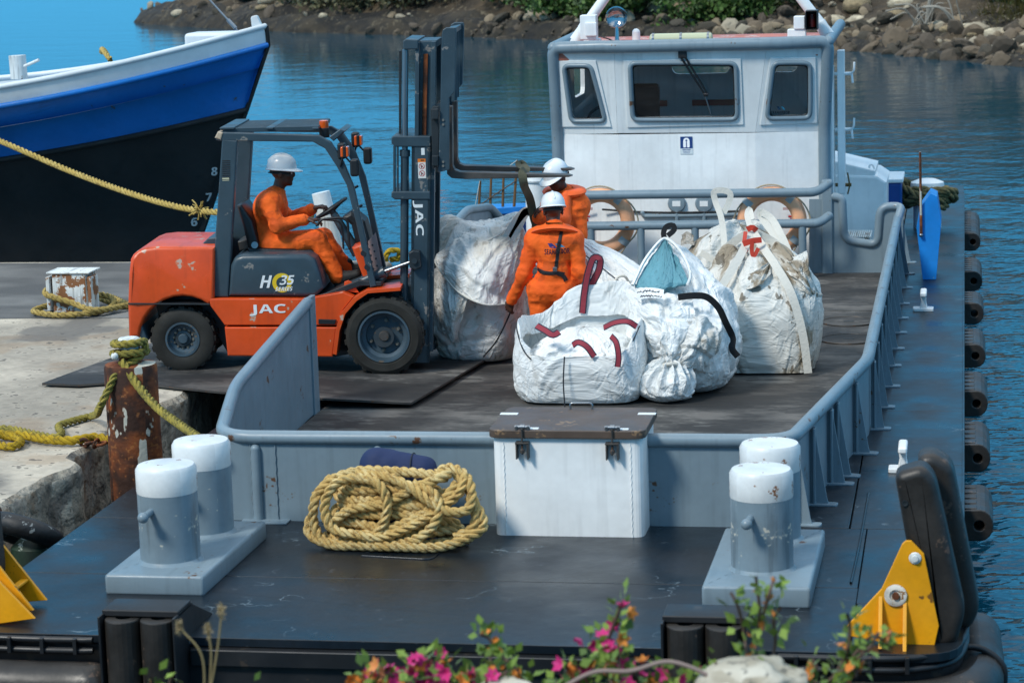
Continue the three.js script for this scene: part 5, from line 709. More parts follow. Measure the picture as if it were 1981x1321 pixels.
{ // worker bending his head, seen from the front
  const T = thing('person', 'person in orange life vest and dark glasses, head bent, behind a colleague', 'person', [-3.4, 0, -21.75]);
  const z = -21.75, J = {}, P = (u, v, dz = 0) => onZ(u, v, z + dz);
  J.head = P(1077, 344, .06); J.neckBase = P(1092, 372, -.03); J.chest = P(1094, 415, 0); J.chestL = P(1112, 400, -.02); J.chestR = P(1078, 400, .02); J.waist = P(1094, 470, 0); J.pelvis = P(1094, 505, 0); J.hipL = P(1108, 508, 0); J.hipR = P(1080, 508, 0);
  J.shL = P(1117, 390, -.02); J.elL = P(1120, 455, .06); J.wrL = P(1085, 470, .24); J.shR = P(1068, 392, .04); J.elR = P(1046, 440, .08); J.wrR = P(1040, 420, .28);
  J.knL = V(J.hipL.x, .47, z + .03); J.anL = V(J.hipL.x + .01, .09, z - .03); J.ftL = V(J.hipL.x - .02, .05, z + .14); J.knR = V(J.hipR.x - .02, .47, z + .03); J.anR = V(J.hipR.x - .03, .09, z - .02); J.ftR = V(J.hipR.x - .08, .05, z + .14);
  const F = frame3(V(-.45, -.1, 1), V(0, 1, .1)), HF = frame3(V(-.62, -.5, .8), V(-.3, 1, .32));
  figure(T, J, F, HF, { hands: [handGeo(J.wrL, V(-.5, -.1, .8), V(0, -1, 0), 1, .9), handGeo(J.wrR, V(.1, .7, .5), V(.6, 0, .5), -1, 1)], loose: .012, cell: .013 }); eyes(T, J.head, HF);
  const G = []; for (const s of [-.032, .032]) { const q = sphere(V(0, 0, 0), .03, 1, .6, .3, 14); q.applyMatrix4(new THREE.Matrix4().makeBasis(HF.r, HF.u, HF.f).setPosition(HF.at(J.head, s, .004, .1))); G.push(clean(q)); } add(T, 'dark_glasses', [...G, cyl(HF.at(J.head, -.062, .008, .088), HF.at(J.head, -.082, .01, -.01), .004), cyl(HF.at(J.head, .062, .008, .088), HF.at(J.head, .082, .01, -.01), .004), cyl(HF.at(J.head, -.012, .008, .11), HF.at(J.head, .012, .008, .11), .004)], std(0x0c0d14, .15));
  const rows = []; for (let j = 0; j <= 10; j++) { const row = []; for (let i = 0; i <= 36; i++) { const b = lerp(-2.5, 2.5, i / 36) + Math.PI, a = j / 10 * 6.283, R = .13, r = .048; row.push(F.at(J.neckBase, Math.sin(b) * (R + Math.cos(a) * r * 1.2) * 1.1, .01 + Math.sin(a) * r * .75 - .0 * Math.abs(Math.sin(b)), Math.cos(b) * (R + Math.cos(a) * r * 1.3) * .95)); } rows.push(row); } const cl = add(T, 'flotation_collar', gridGeo(rows), M.vest);
  for (const s of [-1, 1]) { const a = F.at(J.neckBase, s * .09, .0, .11), b = F.at(J.chest, s * .085, .0, .145), c = F.at(J.waist, s * .085, .06, .15); const g = union([capsule(a, b, .05, .055), capsule(b, c, .055, .05)], .03), m1 = a.clone().min(c).subScalar(.1), m2 = a.clone().max(c).addScalar(.1); add(T, 'vest_panel', nets(g, m1.min(b.clone().subScalar(.1)), m2.max(b.clone().addScalar(.1)), .012), M.vest); }
}

// ---------------------------------------------------------------- bulk bags
function vor(x, y, z) { const X = Math.floor(x), Y = Math.floor(y), Z = Math.floor(z); let a = 9, b = 9; for (let i = -1; i < 2; i++) for (let j = -1; j < 2; j++) for (let k = -1; k < 2; k++) { const p = X + i, q = Y + j, r = Z + k, dx = p + hash3(p, q, r) - x, dy = q + hash3(q + 31, r, p) - y, dz = r + hash3(r + 77, p, q) - z, d = dx * dx + dy * dy + dz * dz; if (d < a) { b = a; a = d; } else if (d < b) b = d; } return Math.sqrt(b) - Math.sqrt(a); }
const crumple = (p, s, f = 1) => { const w = n3(p.x * 3 * f + s, p.y * 3 * f, p.z * 3 * f) * .35, x = (p.x + p.y * .35) * f + w, y = (p.y - p.x * .3) * f, z = p.z * f; return .85 * Math.min(.42, vor(x * 2.5 + s, y * 1.9, z * 2.5)) + .22 * Math.min(.4, vor(x * 6 + s, y * 4.2, z * 6)) + .14 * (1 - 2 * Math.abs(n3(x * 7, y * 5 + s, z * 7))) + .07 * (1 - 2 * Math.abs(n3(x * 15, y * 10 + s, z * 15))); };
function creases(seed, n, W, Hh, k = 1) { // straight pressed folds of sheet cloth: sharp tents with random place, direction, length
  const r = rng(seed * 131 + 7), L = []; for (let i = 0; i < n; i++) { const big = r() < .3, a = (r() < .55 ? 1.57 + (r() - .5) * 1.1 : r() * 3.14), l = big ? .2 + .35 * r() : .06 + .16 * r(), w = big ? .035 + .06 * r() : .012 + .03 * r(); L.push([r() * W, r() * Hh, Math.cos(a), Math.sin(a), l, w, (r() < .62 ? 1 : -1) * w * (.22 + .3 * r()) * k, r() * .8]); }
  return (s, y) => { let h = 0; for (const [s0, y0, c, q, l, w, A, as] of L) { let ds = s - s0; if (ds > W / 2) ds -= W; else if (ds < -W / 2) ds += W; const dy = y - y0, t = ds * c + dy * q; if (t > l || t < -l) continue; const d = -ds * q + dy * c, ww = d > 0 ? w : w * (.35 + as * .5), e = 1 - Math.abs(d) / ww; if (e <= 0) continue; const u = 1 - (t / l) * (t / l); h += A * e * u; } return h; };
}
const bagBump = (() => { const S = 1024, f = creases(5, 900, 1, 1, 1), t = new Float32Array(S * S); const r = rng(17); for (let i = 0; i < 900; i++) { const x0 = r(), y0 = r(), a = r() * 3.14, l = .02 + .09 * r(), w = .004 + .012 * r(), A = (r() < .6 ? 1 : -1) * (.3 + .7 * r()) * w / .016, c = Math.cos(a), q = Math.sin(a), R = Math.ceil((l + w) * S); for (let j = -R; j <= R; j++) for (let k = -R; k <= R; k++) { const dx = k / S, dy = j / S, tt = dx * c + dy * q; if (Math.abs(tt) > l) continue; const e = 1 - Math.abs(-dx * q + dy * c) / w; if (e <= 0) continue; const X = ((Math.round(x0 * S) + k) % S + S) % S, Y = ((Math.round(y0 * S) + j) % S + S) % S; t[Y * S + X] += A * e * (1 - (tt / l) ** 2); } } return texture(S, (u, v) => clamp(.5 + .16 * t[Math.floor(v * S) * S + Math.floor(u * S)] + .012 * Math.sin(u * 6.283 * 180) * Math.sin(v * 6.283 * 180)), false, .9); })();
const bagBumpOld = 0 && texture(4, (u, v) => { const a = 1 - Math.abs(tf(u, v, 6, 9, 5, 701)) * 2.4, b = 1 - Math.abs(tf(u, v, 14, 10, 4, 711)) * 2.2, w = Math.sin(u * 6.283 * 200) * Math.sin(v * 6.283 * 200); return clamp(.2 + .4 * Math.pow(clamp(a), 2.2) + .3 * Math.pow(clamp(b), 2.2) + .02 * w); }, false, .8);
const bagMat = (c, dirt, seed, d = [.55, .49, .40]) => { const C = hex(c); return new THREE.MeshPhysicalMaterial({ map: texture(512, (u, v) => { const n = tf(u, v, 3, 3, 5, seed), s = tf(u, v, 5, 3, 5, seed + 10), f = tf(u, v, 50, 50, 2, seed + 20); let o = C.map(x => x * (1 + n * .06 + f * .03)); o = mixc(o, d, step(.12, .5, s) * dirt); return mixc(o, d.map(x => x * .6), step(.42, .5, tf(u, v, 16, 12, 4, seed + 30)) * dirt * .8); }, true, 1.1), roughness: .5, bumpMap: bagBump, bumpScale: .03, side: THREE.DoubleSide }); };
M.bagWhite = bagMat(0xe6e8e6, .12, 720); M.bagGrey = bagMat(0xdcdbd6, .35, 740); M.bagDirty = bagMat(0xd6d5ce, .75, 760, [.47, .40, .30]); M.teal = bagMat(0x5e97a4, .3, 780, [.3, .5, .55]); M.inner = bagMat(0xb9b3a8, .6, 800);
M.web = std(0xcfccc2, .8, { bumpMap: bumpFine, bumpScale: .003 }); M.webBlack = std(0x17181b, .8, { bumpMap: bumpFine, bumpScale: .003 }); M.redWeb = std(0x8f2f3c, .8, { bumpMap: bumpFine, bumpScale: .003 }); M.navyWeb = std(0x1a2236, .8); M.redTie = std(0xc03a26, .6); M.hem = std(0x2b2f35, .8);
const cr1 = (a, b, c, d, t) => .5 * (2 * b + (c - a) * t + (2 * a - 5 * b + 4 * c - d) * t * t + (3 * b - a - 3 * c + d) * t * t * t);
function tower({ c, rot = 0, rings, rim = () => 0, rimT = .75, amp = .05, pleat = 0, pn = 14, pt = .75, seed = 1, f = 1, nt = 150, na = 260 }) { // rings [y, half width, half depth, squareness, dx, dz]
  const W = 2 * Math.PI * Math.max(...rings.map(q => q[1])), cf = creases(seed, 150, W, 2.2), rows = [], uvs = [], K = rings.length; const at = t => { const s = t * (K - 1), i = Math.min(K - 2, Math.floor(s)), u = s - i; return rings[0].map((_, k) => cr1(rings[Math.max(0, i - 1)][k], rings[i][k], rings[i + 1][k], rings[Math.min(K - 1, i + 2)][k], u)); };
  let vl = 0, py = null; for (let j = 0; j <= nt; j++) {
    const t = j / nt, [y, a, b, n, dx, dz] = at(t), row = [], uv = []; if (py) vl += Math.hypot(y - py[0], a - py[1]); py = [y, a];
    for (let i = 0; i <= na; i++) {
      const th = -i / na * 2 * Math.PI, C = Math.cos(th), S = Math.sin(th), e = 2 / n, X = Math.sign(C) * Math.pow(Math.abs(C), e), Z = Math.sign(S) * Math.pow(Math.abs(S), e), w = Math.exp(-Math.pow((t - rimT) / .22, 2));
      let px = dx + X * Math.max(a, .002), pz = dz + Z * Math.max(b, .002), yy = y + rim(th) * w; const P = V(px, yy, pz); const pl = pleat * step(pt - .3, pt, t) * (1 - 2 * Math.abs(Math.sin(th * pn / 2 + n3(px * 4, yy * 4, pz * 4)))), L = Math.hypot(px - dx, pz - dz) || 1, edge = step(0, .12, a), q = (amp * .55 * (crumple(P, seed, f) - .3) + pl + cf(-th / 6.2832 * W, vl)) * edge;
      P.x += (px - dx) / L * q; P.z += (pz - dz) / L * q; P.y += q * .3 * (t > .85 ? 2 : .5); if (P.y < .012) P.y = .012 + .001 * j / nt; row.push(P); uv.push([-th * .5, vl]);
    } rows.push(row); uvs.push(uv);
  }
  for (const r of rows) r[na].copy(r[0]);
  const g = gridGeo(rows, false, uvs); g.rotateY(rot); g.translate(c[0], 0, c[1]); return g;
}
function patch(ctrl, { nu = 50, nv = 50, amp = .02, seed = 1, f = 1.3, s = 1 } = {}) { // cloth sheet through a grid of points
  const A = ctrl.length, B = ctrl[0].length, rows = [], uvs = [], g1 = (arr, t) => { const n = arr.length, s = t * (n - 1), i = Math.min(n - 2, Math.floor(s)), u = s - i, p = k => arr[clamp(k, 0, n - 1)]; return V(...['x', 'y', 'z'].map(k => cr1(p(i - 1)[k], p(i)[k], p(i + 1)[k], p(i + 2)[k], u))); };
  for (let j = 0; j <= nv; j++) { const line = []; const col = []; for (let b = 0; b < B; b++) col.push(g1(ctrl.map(r => r[b]), j / nv)); for (let i = 0; i <= nu; i++) line.push(g1(col, i / nu)); rows.push(line); uvs.push(line.map((_, i) => [i / nu * .8 * s, j / nv * .8 * s])); }
  const cf = creases(seed, 60, 1.6, .8, amp > .015 ? 1 : 0), g = gridGeo(rows, false, uvs), n = g.attributes.normal, p = g.attributes.position, tu = g.attributes.uv; for (let i = 0; i < p.count; i++) { const P = V(p.getX(i), p.getY(i), p.getZ(i)), q = amp * .6 * (crumple(P, seed, f) - .25) + cf(tu.getX(i) / s, tu.getY(i) / s); p.setXYZ(i, P.x + n.getX(i) * q, P.y + n.getY(i) * q, P.z + n.getZ(i) * q); } g.computeVertexNormals(); return g;
}
const Zp = (u, v, z) => onZ(u, v, z), zs3 = a => a.map(q => Zp(...q)), keep = { keepUV: true };
const strap = (T, name, pts, w, m, hint = V(0, 0, 1), th = .005) => add(T, name, ribbon(zs3(pts), w, th, hint), m);
{ // slung bag beside the mast
  const c = Zp(925, 600, -21.78), T = thing('bulk_bag', 'grumpled white bulk bag with folded-over top, slung from the forks beside the forklift mast'.replace('grumpled', 'crumpled'), 'bulk bag', [c.x, 0, -21.78]);
  add(T, 'bag_body', tower({ c: [c.x, -21.78], rings: [[.015, .02, .02, 2.5, .02, 0], [.015, .22, .2, 2.5, .02, 0], [.07, .36, .33, 2.6, .0, 0], [.3, .43, .4, 2.6, -.01, 0], [.62, .46, .42, 2.5, .0, 0], [.92, .45, .4, 2.4, .0, -.02], [1.14, .40, .34, 2.3, .02, -.06], [1.27, .33, .24, 2.2, .05, -.1], [1.24, .24, .16, 2, .06, -.12], [1.16, .1, .08, 2, .06, -.12], [1.14, .01, .01, 2, .06, -.12]], amp: .1, seed: 3, rim: a => .05 * Math.cos(a * 2 + .6), pleat: .012, pn: 18 }), M.bagGrey, keep);
  add(T, 'folded_flap', patch([zs3([[852, 482, -21.95], [892, 440, -22.0], [945, 424, -22.02], [1004, 432, -21.98]]), zs3([[842, 490, -21.6], [890, 462, -21.5], [950, 452, -21.5], [1006, 446, -21.7]]), zs3([[838, 500, -21.34], [893, 512, -21.2], [945, 505, -21.2], [1002, 490, -21.42]]), zs3([[850, 520, -21.28], [890, 566, -21.16], [938, 588, -21.12], [985, 586, -21.26]])], { amp: .075, seed: 9, nu: 80, nv: 80 }), M.bagGrey, keep);
  add(T, 'hanging_fold', patch([zs3([[848, 520, -21.34], [880, 548, -21.24], [912, 578, -21.2]]), zs3([[842, 590, -21.36], [872, 610, -21.2], [900, 600, -21.22]]), zs3([[858, 640, -21.4], [874, 662, -21.28], [884, 655, -21.3]])], { amp: .04, seed: 12 }), M.bagGrey, keep);
  const lip = zs3([[838, 500, -21.33], [850, 522, -21.27], [890, 567, -21.15], [938, 589, -21.11], [985, 588, -21.25]]); add(T, 'rim_hem', sweep(resample(lip, .015), .008, 6), M.web); add(T, 'seam', sweep(resample(zs3([[842, 494, -21.52], [895, 478, -21.43], [950, 462, -21.42], [985, 440, -21.6]]), .015), .007, 6), M.web);
  for (const d of [0, 9]) strap(T, 'lifting_loop', [[975 + d, 468 + d * .5, -21.5], [996 + d * .6, 432 + d, -21.5], [1018, 408 + d * .3, -21.5], [1026, 410, -21.5]], .075, M.web);
  add(T, 'loose_thread', tube(zs3([[838, 500, -21.4], [826, 506, -21.38], [820, 502, -21.38]]), .003, 12, 5), M.web); add(T, 'cord', tube(zs3([[1002, 560, -21.3], [985, 610, -21.28], [960, 660, -21.28], [935, 690, -21.3]]), .008, 20, 6), M.webBlack);
}
{ // sling over the forks
  const a = FL(1012, 318, -.26), W = v => FK.O.clone().addScaledVector(FK.dir, v.x).addScaledVector(FK.side, v.z).add(V(0, v.y, 0)); const m = std(0x4b4a38, .85, { bumpMap: bumpFine, bumpScale: .004 });
  const A = W(a), S = thing('lifting_sling', 'dirty olive webbing sling looped over both forks above the slung bag', 'sling', [A.x, A.y, A.z]); const f1 = W(FL(1014, 341, .26)), f2 = W(FL(1010, 327, -.26));
  add(S, 'sling_band', [ribbon([f2.clone().add(V(0, .035, -.02)), f2.clone().add(V(.0, .05, .1)), f1.clone().add(V(0, .05, -.1)), f1.clone().add(V(0, .03, .08)), f1.clone().add(V(.01, -.05, .09)), Zp(1026, 388, -21.38), Zp(1034, 425, -21.45), Zp(1046, 455, -21.5), Zp(1058, 480, -21.52)], .075, .008, V(.3, .2, 1))], m);
  add(S, 'sling_return', [ribbon([f1.clone().add(V(.0, -.03, .08)), Zp(1021, 372, -21.42), Zp(1030, 402, -21.46)], .06, .008, V(1, 0, .5))], m); add(S, 'sling_knot', [tube([f2.clone().add(V(-.03, .03, -.04)), f2.clone().add(V(.0, .06, .0)), f2.clone().add(V(.04, .03, .04)), f2.clone().add(V(.03, -.03, .05)), f2.clone().add(V(-.02, .0, .06))], .022, 24, 8)], m);
}
{ // open bag in front with red and navy loops
  const c = [-3.13, -20.12], T = thing('bulk_bag', 'open white bulk bag with red and navy striped loops behind the storage locker', 'bulk bag', [c[0], 0, c[1]]);
  const rim = a => { const s = Math.sin(a), k = Math.cos(a); return (s > 0 ? -.24 * Math.pow(s, 2) : .32 * Math.pow(-s, 1.5) * step(-.7, .15, k)) + .07 * Math.pow(Math.abs(k), 4) + .02 * Math.sin(a * 5); };
  const M2 = [[.015, .02, .02, 4.5, 0, 0], [.015, .42, .36, 4.5, 0, 0], [.05, .5, .44, 4.6, 0, 0], [.18, .545, .47, 4.4, 0, 0], [.36, .56, .48, 4, 0, 0], [.52, .54, .46, 3.8, 0, 0], [.6, .52, .45, 3.8, 0, 0], [.59, .505, .435, 3.8, 0, 0], [.47, .49, .42, 3.8, 0, 0]];
  add(T, 'bag_body', tower({ c, rings: M2, rim, rimT: .82, amp: .07, seed: 21 }), M.bagWhite, keep);
  add(T, 'contents', tower({ c, rings: [[.18, .47, .41, 3, 0, 0], [.32, .46, .4, 3, 0, 0], [.41, .4, .34, 2.6, 0, -.02], [.5, .28, .24, 2.2, .02, -.06], [.56, .14, .12, 2, .0, -.1], [.57, .01, .01, 2, 0, -.1]], amp: .2, seed: 33, f: 1.3, nt: 90 }), M.bagWhite, keep);
  const rimPts = []; for (let i = 0; i <= 80; i++) { const th = i / 80 * 6.283, C = Math.cos(th), S = Math.sin(th), e = 2 / 3.8, w = rim(th); rimPts.push(V(c[0] + Math.sign(C) * Math.pow(Math.abs(C), e) * .525, .58 + w * .97, c[1] + Math.sign(S) * Math.pow(Math.abs(S), e) * .455)); } add(T, 'hem_line', sweep(rimPts, .0055, 6), M.hem); add(T, 'seam', sweep(resample(zs3([[1092, 690, -19.6], [1090, 740, -19.58], [1093, 788, -19.6]]), .02), .006, 6), M.hem);
  const loop = (pts, w0 = .062, hint) => { const w = w0 * .68; return loop2(pts, w, hint); }, loop2 = (pts, w, hint) => { const s = strap(T, 'lifting_loop', pts, w, M.redWeb, hint); add(s, 'stripe', ribbon(zs3(pts), w * 1.45, .003, hint ?? V(0, 0, 1)), M.navyWeb); };
  loop([[1127, 606, -20.53], [1131, 565, -20.53], [1140, 520, -20.5], [1150, 498, -20.48], [1160, 500, -20.47], [1160, 518, -20.5], [1146, 548, -20.56], [1136, 566, -20.58]]); loop([[1038, 630, -19.82], [1056, 640, -19.75], [1070, 648, -19.72], [1082, 642, -19.75]], .06, V(0, .6, 1)); loop([[1108, 668, -19.68], [1118, 662, -19.66], [1135, 670, -19.64], [1150, 690, -19.64]], .055, V(0, .6, 1)); loop([[1168, 634, -19.75], [1190, 624, -19.72], [1215, 622, -19.7], [1232, 632, -19.72]], .055, V(0, .8, 1)); loop([[1182, 650, -19.68], [1192, 662, -19.62], [1197, 690, -19.6], [1195, 710, -19.6]], .05);
}
{ // flat bag leaning behind it
  const c = [Zp(1185, 560, -21.35).x, -21.4], T = thing('bulk_bag', 'slack white bulk bag with thin dark stitched lines, leaning behind the open bag', 'bulk bag', [c[0], 0, c[1]]);
  add(T, 'bag_body', tower({ c, rings: [[.015, .02, .02, 3, 0, 0], [.015, .3, .26, 3, 0, 0], [.1, .38, .32, 3, 0, 0], [.45, .42, .34, 2.8, 0, 0], [.75, .38, .28, 2.6, -.04, -.03], [.95, .26, .18, 2.4, -.16, -.08], [1.1, .1, .07, 2, -.28, -.1], [1.13, .01, .01, 2, -.3, -.1]], amp: .06, seed: 44 }), M.bagWhite, keep);
  add(T, 'panel', patch([zs3([[1122, 484, -21.25], [1165, 515, -21.1], [1215, 548, -21.0]]), zs3([[1118, 560, -21.0], [1170, 580, -20.9], [1225, 595, -20.85]]), zs3([[1120, 640, -20.75], [1180, 640, -20.72], [1240, 645, -20.7]])], { amp: .035, seed: 47 }), M.bagWhite, keep);
  add(T, 'stitched_line', tube(zs3([[1123, 487, -21.2], [1160, 514, -21.07], [1190, 538, -21.0], [1216, 556, -20.95]]), .005, 24, 5), M.hem); add(T, 'stitched_line', tube(zs3([[1118, 520, -21.05], [1150, 548, -20.96], [1178, 572, -20.9]]), .004, 24, 5), M.hem); add(T, 'white_cord', tube(zs3([[1190, 610, -20.7], [1186, 570, -20.75], [1192, 540, -20.8], [1208, 534, -20.85], [1218, 548, -20.9]]), .012, 26, 7), M.web);
}
{ // knotted bag with teal lining
  const c = [Zp(1320, 650, -20.5).x, -20.55], T = thing('bulk_bag', 'crumpled white bulk bag with teal lining showing at its peak and a black strap', 'bulk bag', [c[0], 0, c[1]]);
  add(T, 'bag_body', tower({ c, rings: [[.015, .02, .02, 2.4, 0, 0], [.015, .3, .34, 2.4, 0, 0], [.1, .41, .5, 2.4, .02, 0], [.32, .46, .56, 2.3, .02, .02], [.55, .45, .54, 2.3, .01, 0], [.78, .38, .42, 2.2, -.03, -.1], [.98, .26, .28, 2, -.09, -.25], [1.14, .1, .1, 2, -.14, -.36], [1.19, .01, .01, 2, -.15, -.38]], amp: .13, seed: 55, f: 1.15 }), M.bagWhite, keep);
  const zt = -20.5; add(T, 'teal_lining', patch([zs3([[1284, 464, -20.72], [1287, 462, -20.72], [1290, 464, -20.72]]), zs3([[1252, 510, -20.5], [1285, 508, -20.45], [1315, 505, -20.5]]), zs3([[1226, 552, -20.3], [1280, 556, -20.22], [1332, 545, -20.3]]), zs3([[1228, 556, -20.34], [1285, 563, -20.3], [1330, 549, -20.34]])], { amp: .05, seed: 58, nu: 60, nv: 60 }), M.teal, keep);
  add(T, 'hem', sweep(resample(zs3([[1330, 552, -20.27], [1336, 535, -20.3], [1318, 488, -20.55], [1290, 462, -20.7], [1284, 462, -20.7], [1250, 500, -20.48], [1224, 552, -20.26]]), .015), .014, 8), M.bagWhite);
  strap(T, 'top_loop', [[1287, 466, -20.72], [1284, 450, -20.72], [1290, 438, -20.72], [1303, 436, -20.72], [1305, 444, -20.72], [1292, 456, -20.72]], .045, M.webBlack); 
  add(T, 'front_fold', patch([zs3([[1205, 560, -20.35], [1250, 556, -20.2], [1300, 566, -20.1], [1340, 580, -20.15]]), zs3([[1225, 600, -20.15], [1262, 600, -19.98], [1300, 610, -19.94], [1345, 615, -20.0]]), zs3([[1240, 650, -20.02], [1272, 650, -19.88], [1305, 655, -19.84], [1345, 655, -19.95]]), zs3([[1260, 690, -19.95], [1284, 696, -19.86], [1300, 700, -19.82], [1325, 690, -19.9]])], { amp: .1, seed: 61, nu: 90, nv: 90 }), M.bagWhite, keep);
  add(T, 'side_fold', patch([zs3([[1318, 625, -19.98], [1360, 612, -20.0], [1398, 640, -20.15]]), zs3([[1308, 670, -19.9], [1352, 662, -19.84], [1395, 675, -20.05]]), zs3([[1302, 700, -19.84], [1335, 712, -19.86], [1372, 722, -20.05]])], { amp: .09, seed: 64, nu: 70, nv: 60 }), M.bagGrey, keep);
  const k = Zp(1297, 702, -19.84), bc = V(Zp(1290, 740, -19.95).x, 0, -19.93); add(T, 'knotted_end', tower({ c: [bc.x, bc.z], rings: [[.015, .02, .02, 2, 0, 0], [.02, .14, .13, 2, 0, 0], [.08, .225, .2, 2, 0, 0], [.2, .235, .2, 2, 0, 0], [.31, .15, .13, 2, .02, .02], [.38, .05, .05, 2, .03, .04], [.42, .09, .07, 2, .03, .04], [.43, .01, .01, 2, .03, .04]], amp: .1, seed: 67, f: 1.6, pleat: .03, pn: 15, pt: .55 }), M.bagWhite, keep);
  add(T, 'tie', tube([k.clone().add(V(-.06, -.02, .0)), k.clone().add(V(0, .0, .05)), k.clone().add(V(.07, -.01, .0)), k.clone().add(V(.02, -.03, -.08)), k.clone().add(V(-.06, -.02, .0))], .016, 26, 7), M.web);
  strap(T, 'black_strap', [[1312, 575, -20.02], [1340, 572, -20.05], [1366, 574, -20.08], [1388, 592, -20.12], [1405, 625, -20.2], [1418, 655, -20.28], [1417, 675, -20.25], [1428, 690, -20.25]], .055, M.webBlack);
  const c2 = document.createElement('canvas'); c2.width = 256; c2.height = 96; const x = c2.getContext('2d'); x.fillStyle = '#dfe2e2'; x.fillRect(0, 0, 256, 96); x.fillStyle = '#23262c'; x.font = 'bold 40px sans-serif'; x.strokeStyle = '#23262c'; x.lineWidth = 9; x.lineCap = 'round'; { const q = rng(3); for (const [y0, xs, xe] of [[30, 20, 190], [72, 46, 226]]) for (let i = xs; i < xe; i += 24) { x.beginPath(); x.moveTo(i, y0 + 12 - 20 * q()); x.lineTo(i + 6 + 8 * q(), y0 - 8 + 22 * q()); x.lineTo(i + 14 + 4 * q(), y0 + 10 - 18 * q()); x.stroke(); } } const t = new THREE.CanvasTexture(c2); t.colorSpace = THREE.SRGBColorSpace; add(T, 'printed_label', patch([zs3([[1229, 562, -20.12], [1256, 556, -20.05], [1285, 560, -20.0]]), zs3([[1231, 570, -20.08], [1258, 566, -20.0], [1284, 570, -19.96]]), zs3([[1233, 580, -20.05], [1258, 576, -19.97], [1283, 578, -19.93]])].reverse(), { amp: .01, seed: 5, nu: 14, nv: 10, s: 1.25 }), new THREE.MeshStandardMaterial({ map: t, roughness: .6, side: THREE.DoubleSide }), keep);
}
{ // big full bag on the right
  const c = [Zp(1478, 640, -21.4).x, -21.45], T = thing('bulk_bag', 'large stained full bulk bag with gathered top and red tie near the round hatches', 'bulk bag', [c[0], 0, c[1]]);
  const rim = a => .05 * Math.sin(a * 2 + 1) + .04 * Math.sin(a * 5);
  add(T, 'bag_body', tower({ c, rings: [[.015, .02, .02, 4.5, 0, 0], [.015, .4, .36, 4.5, 0, 0], [.05, .455, .41, 4.5, 0, 0], [.25, .49, .44, 4, 0, 0], [.5, .5, .45, 3.4, .0, 0], [.72, .47, .42, 3, .0, 0], [.9, .36, .32, 2.6, -.03, -.02], [1.02, .24, .2, 2.4, -.06, -.04], [1.0, .17, .13, 2.2, -.06, -.04], [.84, .12, .09, 2, -.06, -.04], [.8, .01, .01, 2, -.06, -.04]], rim, rimT: .72, amp: .08, pleat: .02, pn: 11, pt: .6, seed: 77 }), M.bagDirty, keep);
  add(T, 'side_wing', patch([zs3([[1500, 500, -21.35], [1525, 498, -21.3], [1562, 485, -21.35]]), zs3([[1528, 535, -21.2], [1550, 530, -21.12], [1568, 515, -21.2]]), zs3([[1550, 560, -21.1], [1572, 572, -21.15], [1588, 575, -21.3]])], { amp: .04, seed: 79 }), M.bagDirty, keep);
  add(T, 'front_lip', patch([zs3([[1428, 512, -21.3], [1440, 532, -21.18], [1470, 520, -21.15], [1490, 506, -21.22]]), zs3([[1425, 540, -21.12], [1445, 560, -21.02], [1472, 548, -21.02], [1492, 530, -21.1]])], { amp: .03, seed: 80 }), M.bagDirty, keep);
  const k = [1456, 446, -21.5]; for (const pts of [[k, [1440, 480, -21.3], [1424, 510, -21.18], [1404, 542, -21.05], [1392, 562, -21.0]], [k, [1478, 480, -21.3], [1500, 512, -21.12], [1528, 560, -20.99], [1545, 610, -20.965], [1556, 660, -20.965], [1564, 722, -20.98]], [k, [1500, 470, -21.5], [1530, 495, -21.4], [1548, 510, -21.3]], [k, [1420, 468, -21.55], [1395, 490, -21.6]]]) strap(T, 'lifting_strap', pts, .07, M.web);
  strap(T, 'red_tie', [[1438, 472, -21.26], [1456, 466, -21.25], [1474, 464, -21.26]], .05, M.redTie); strap(T, 'red_tie', [[1446, 444, -21.46], [1456, 440, -21.44], [1464, 446, -21.46]], .05, M.redTie); strap(T, 'red_tie', [[1443, 448, -21.4], [1440, 470, -21.35], [1438, 490, -21.35], [1446, 482, -21.3]], .035, M.redTie); strap(T, 'red_tie', [[1456, 466, -21.24], [1455, 485, -21.25], [1458, 496, -21.25], [1468, 480, -21.26]], .035, M.redTie);
}
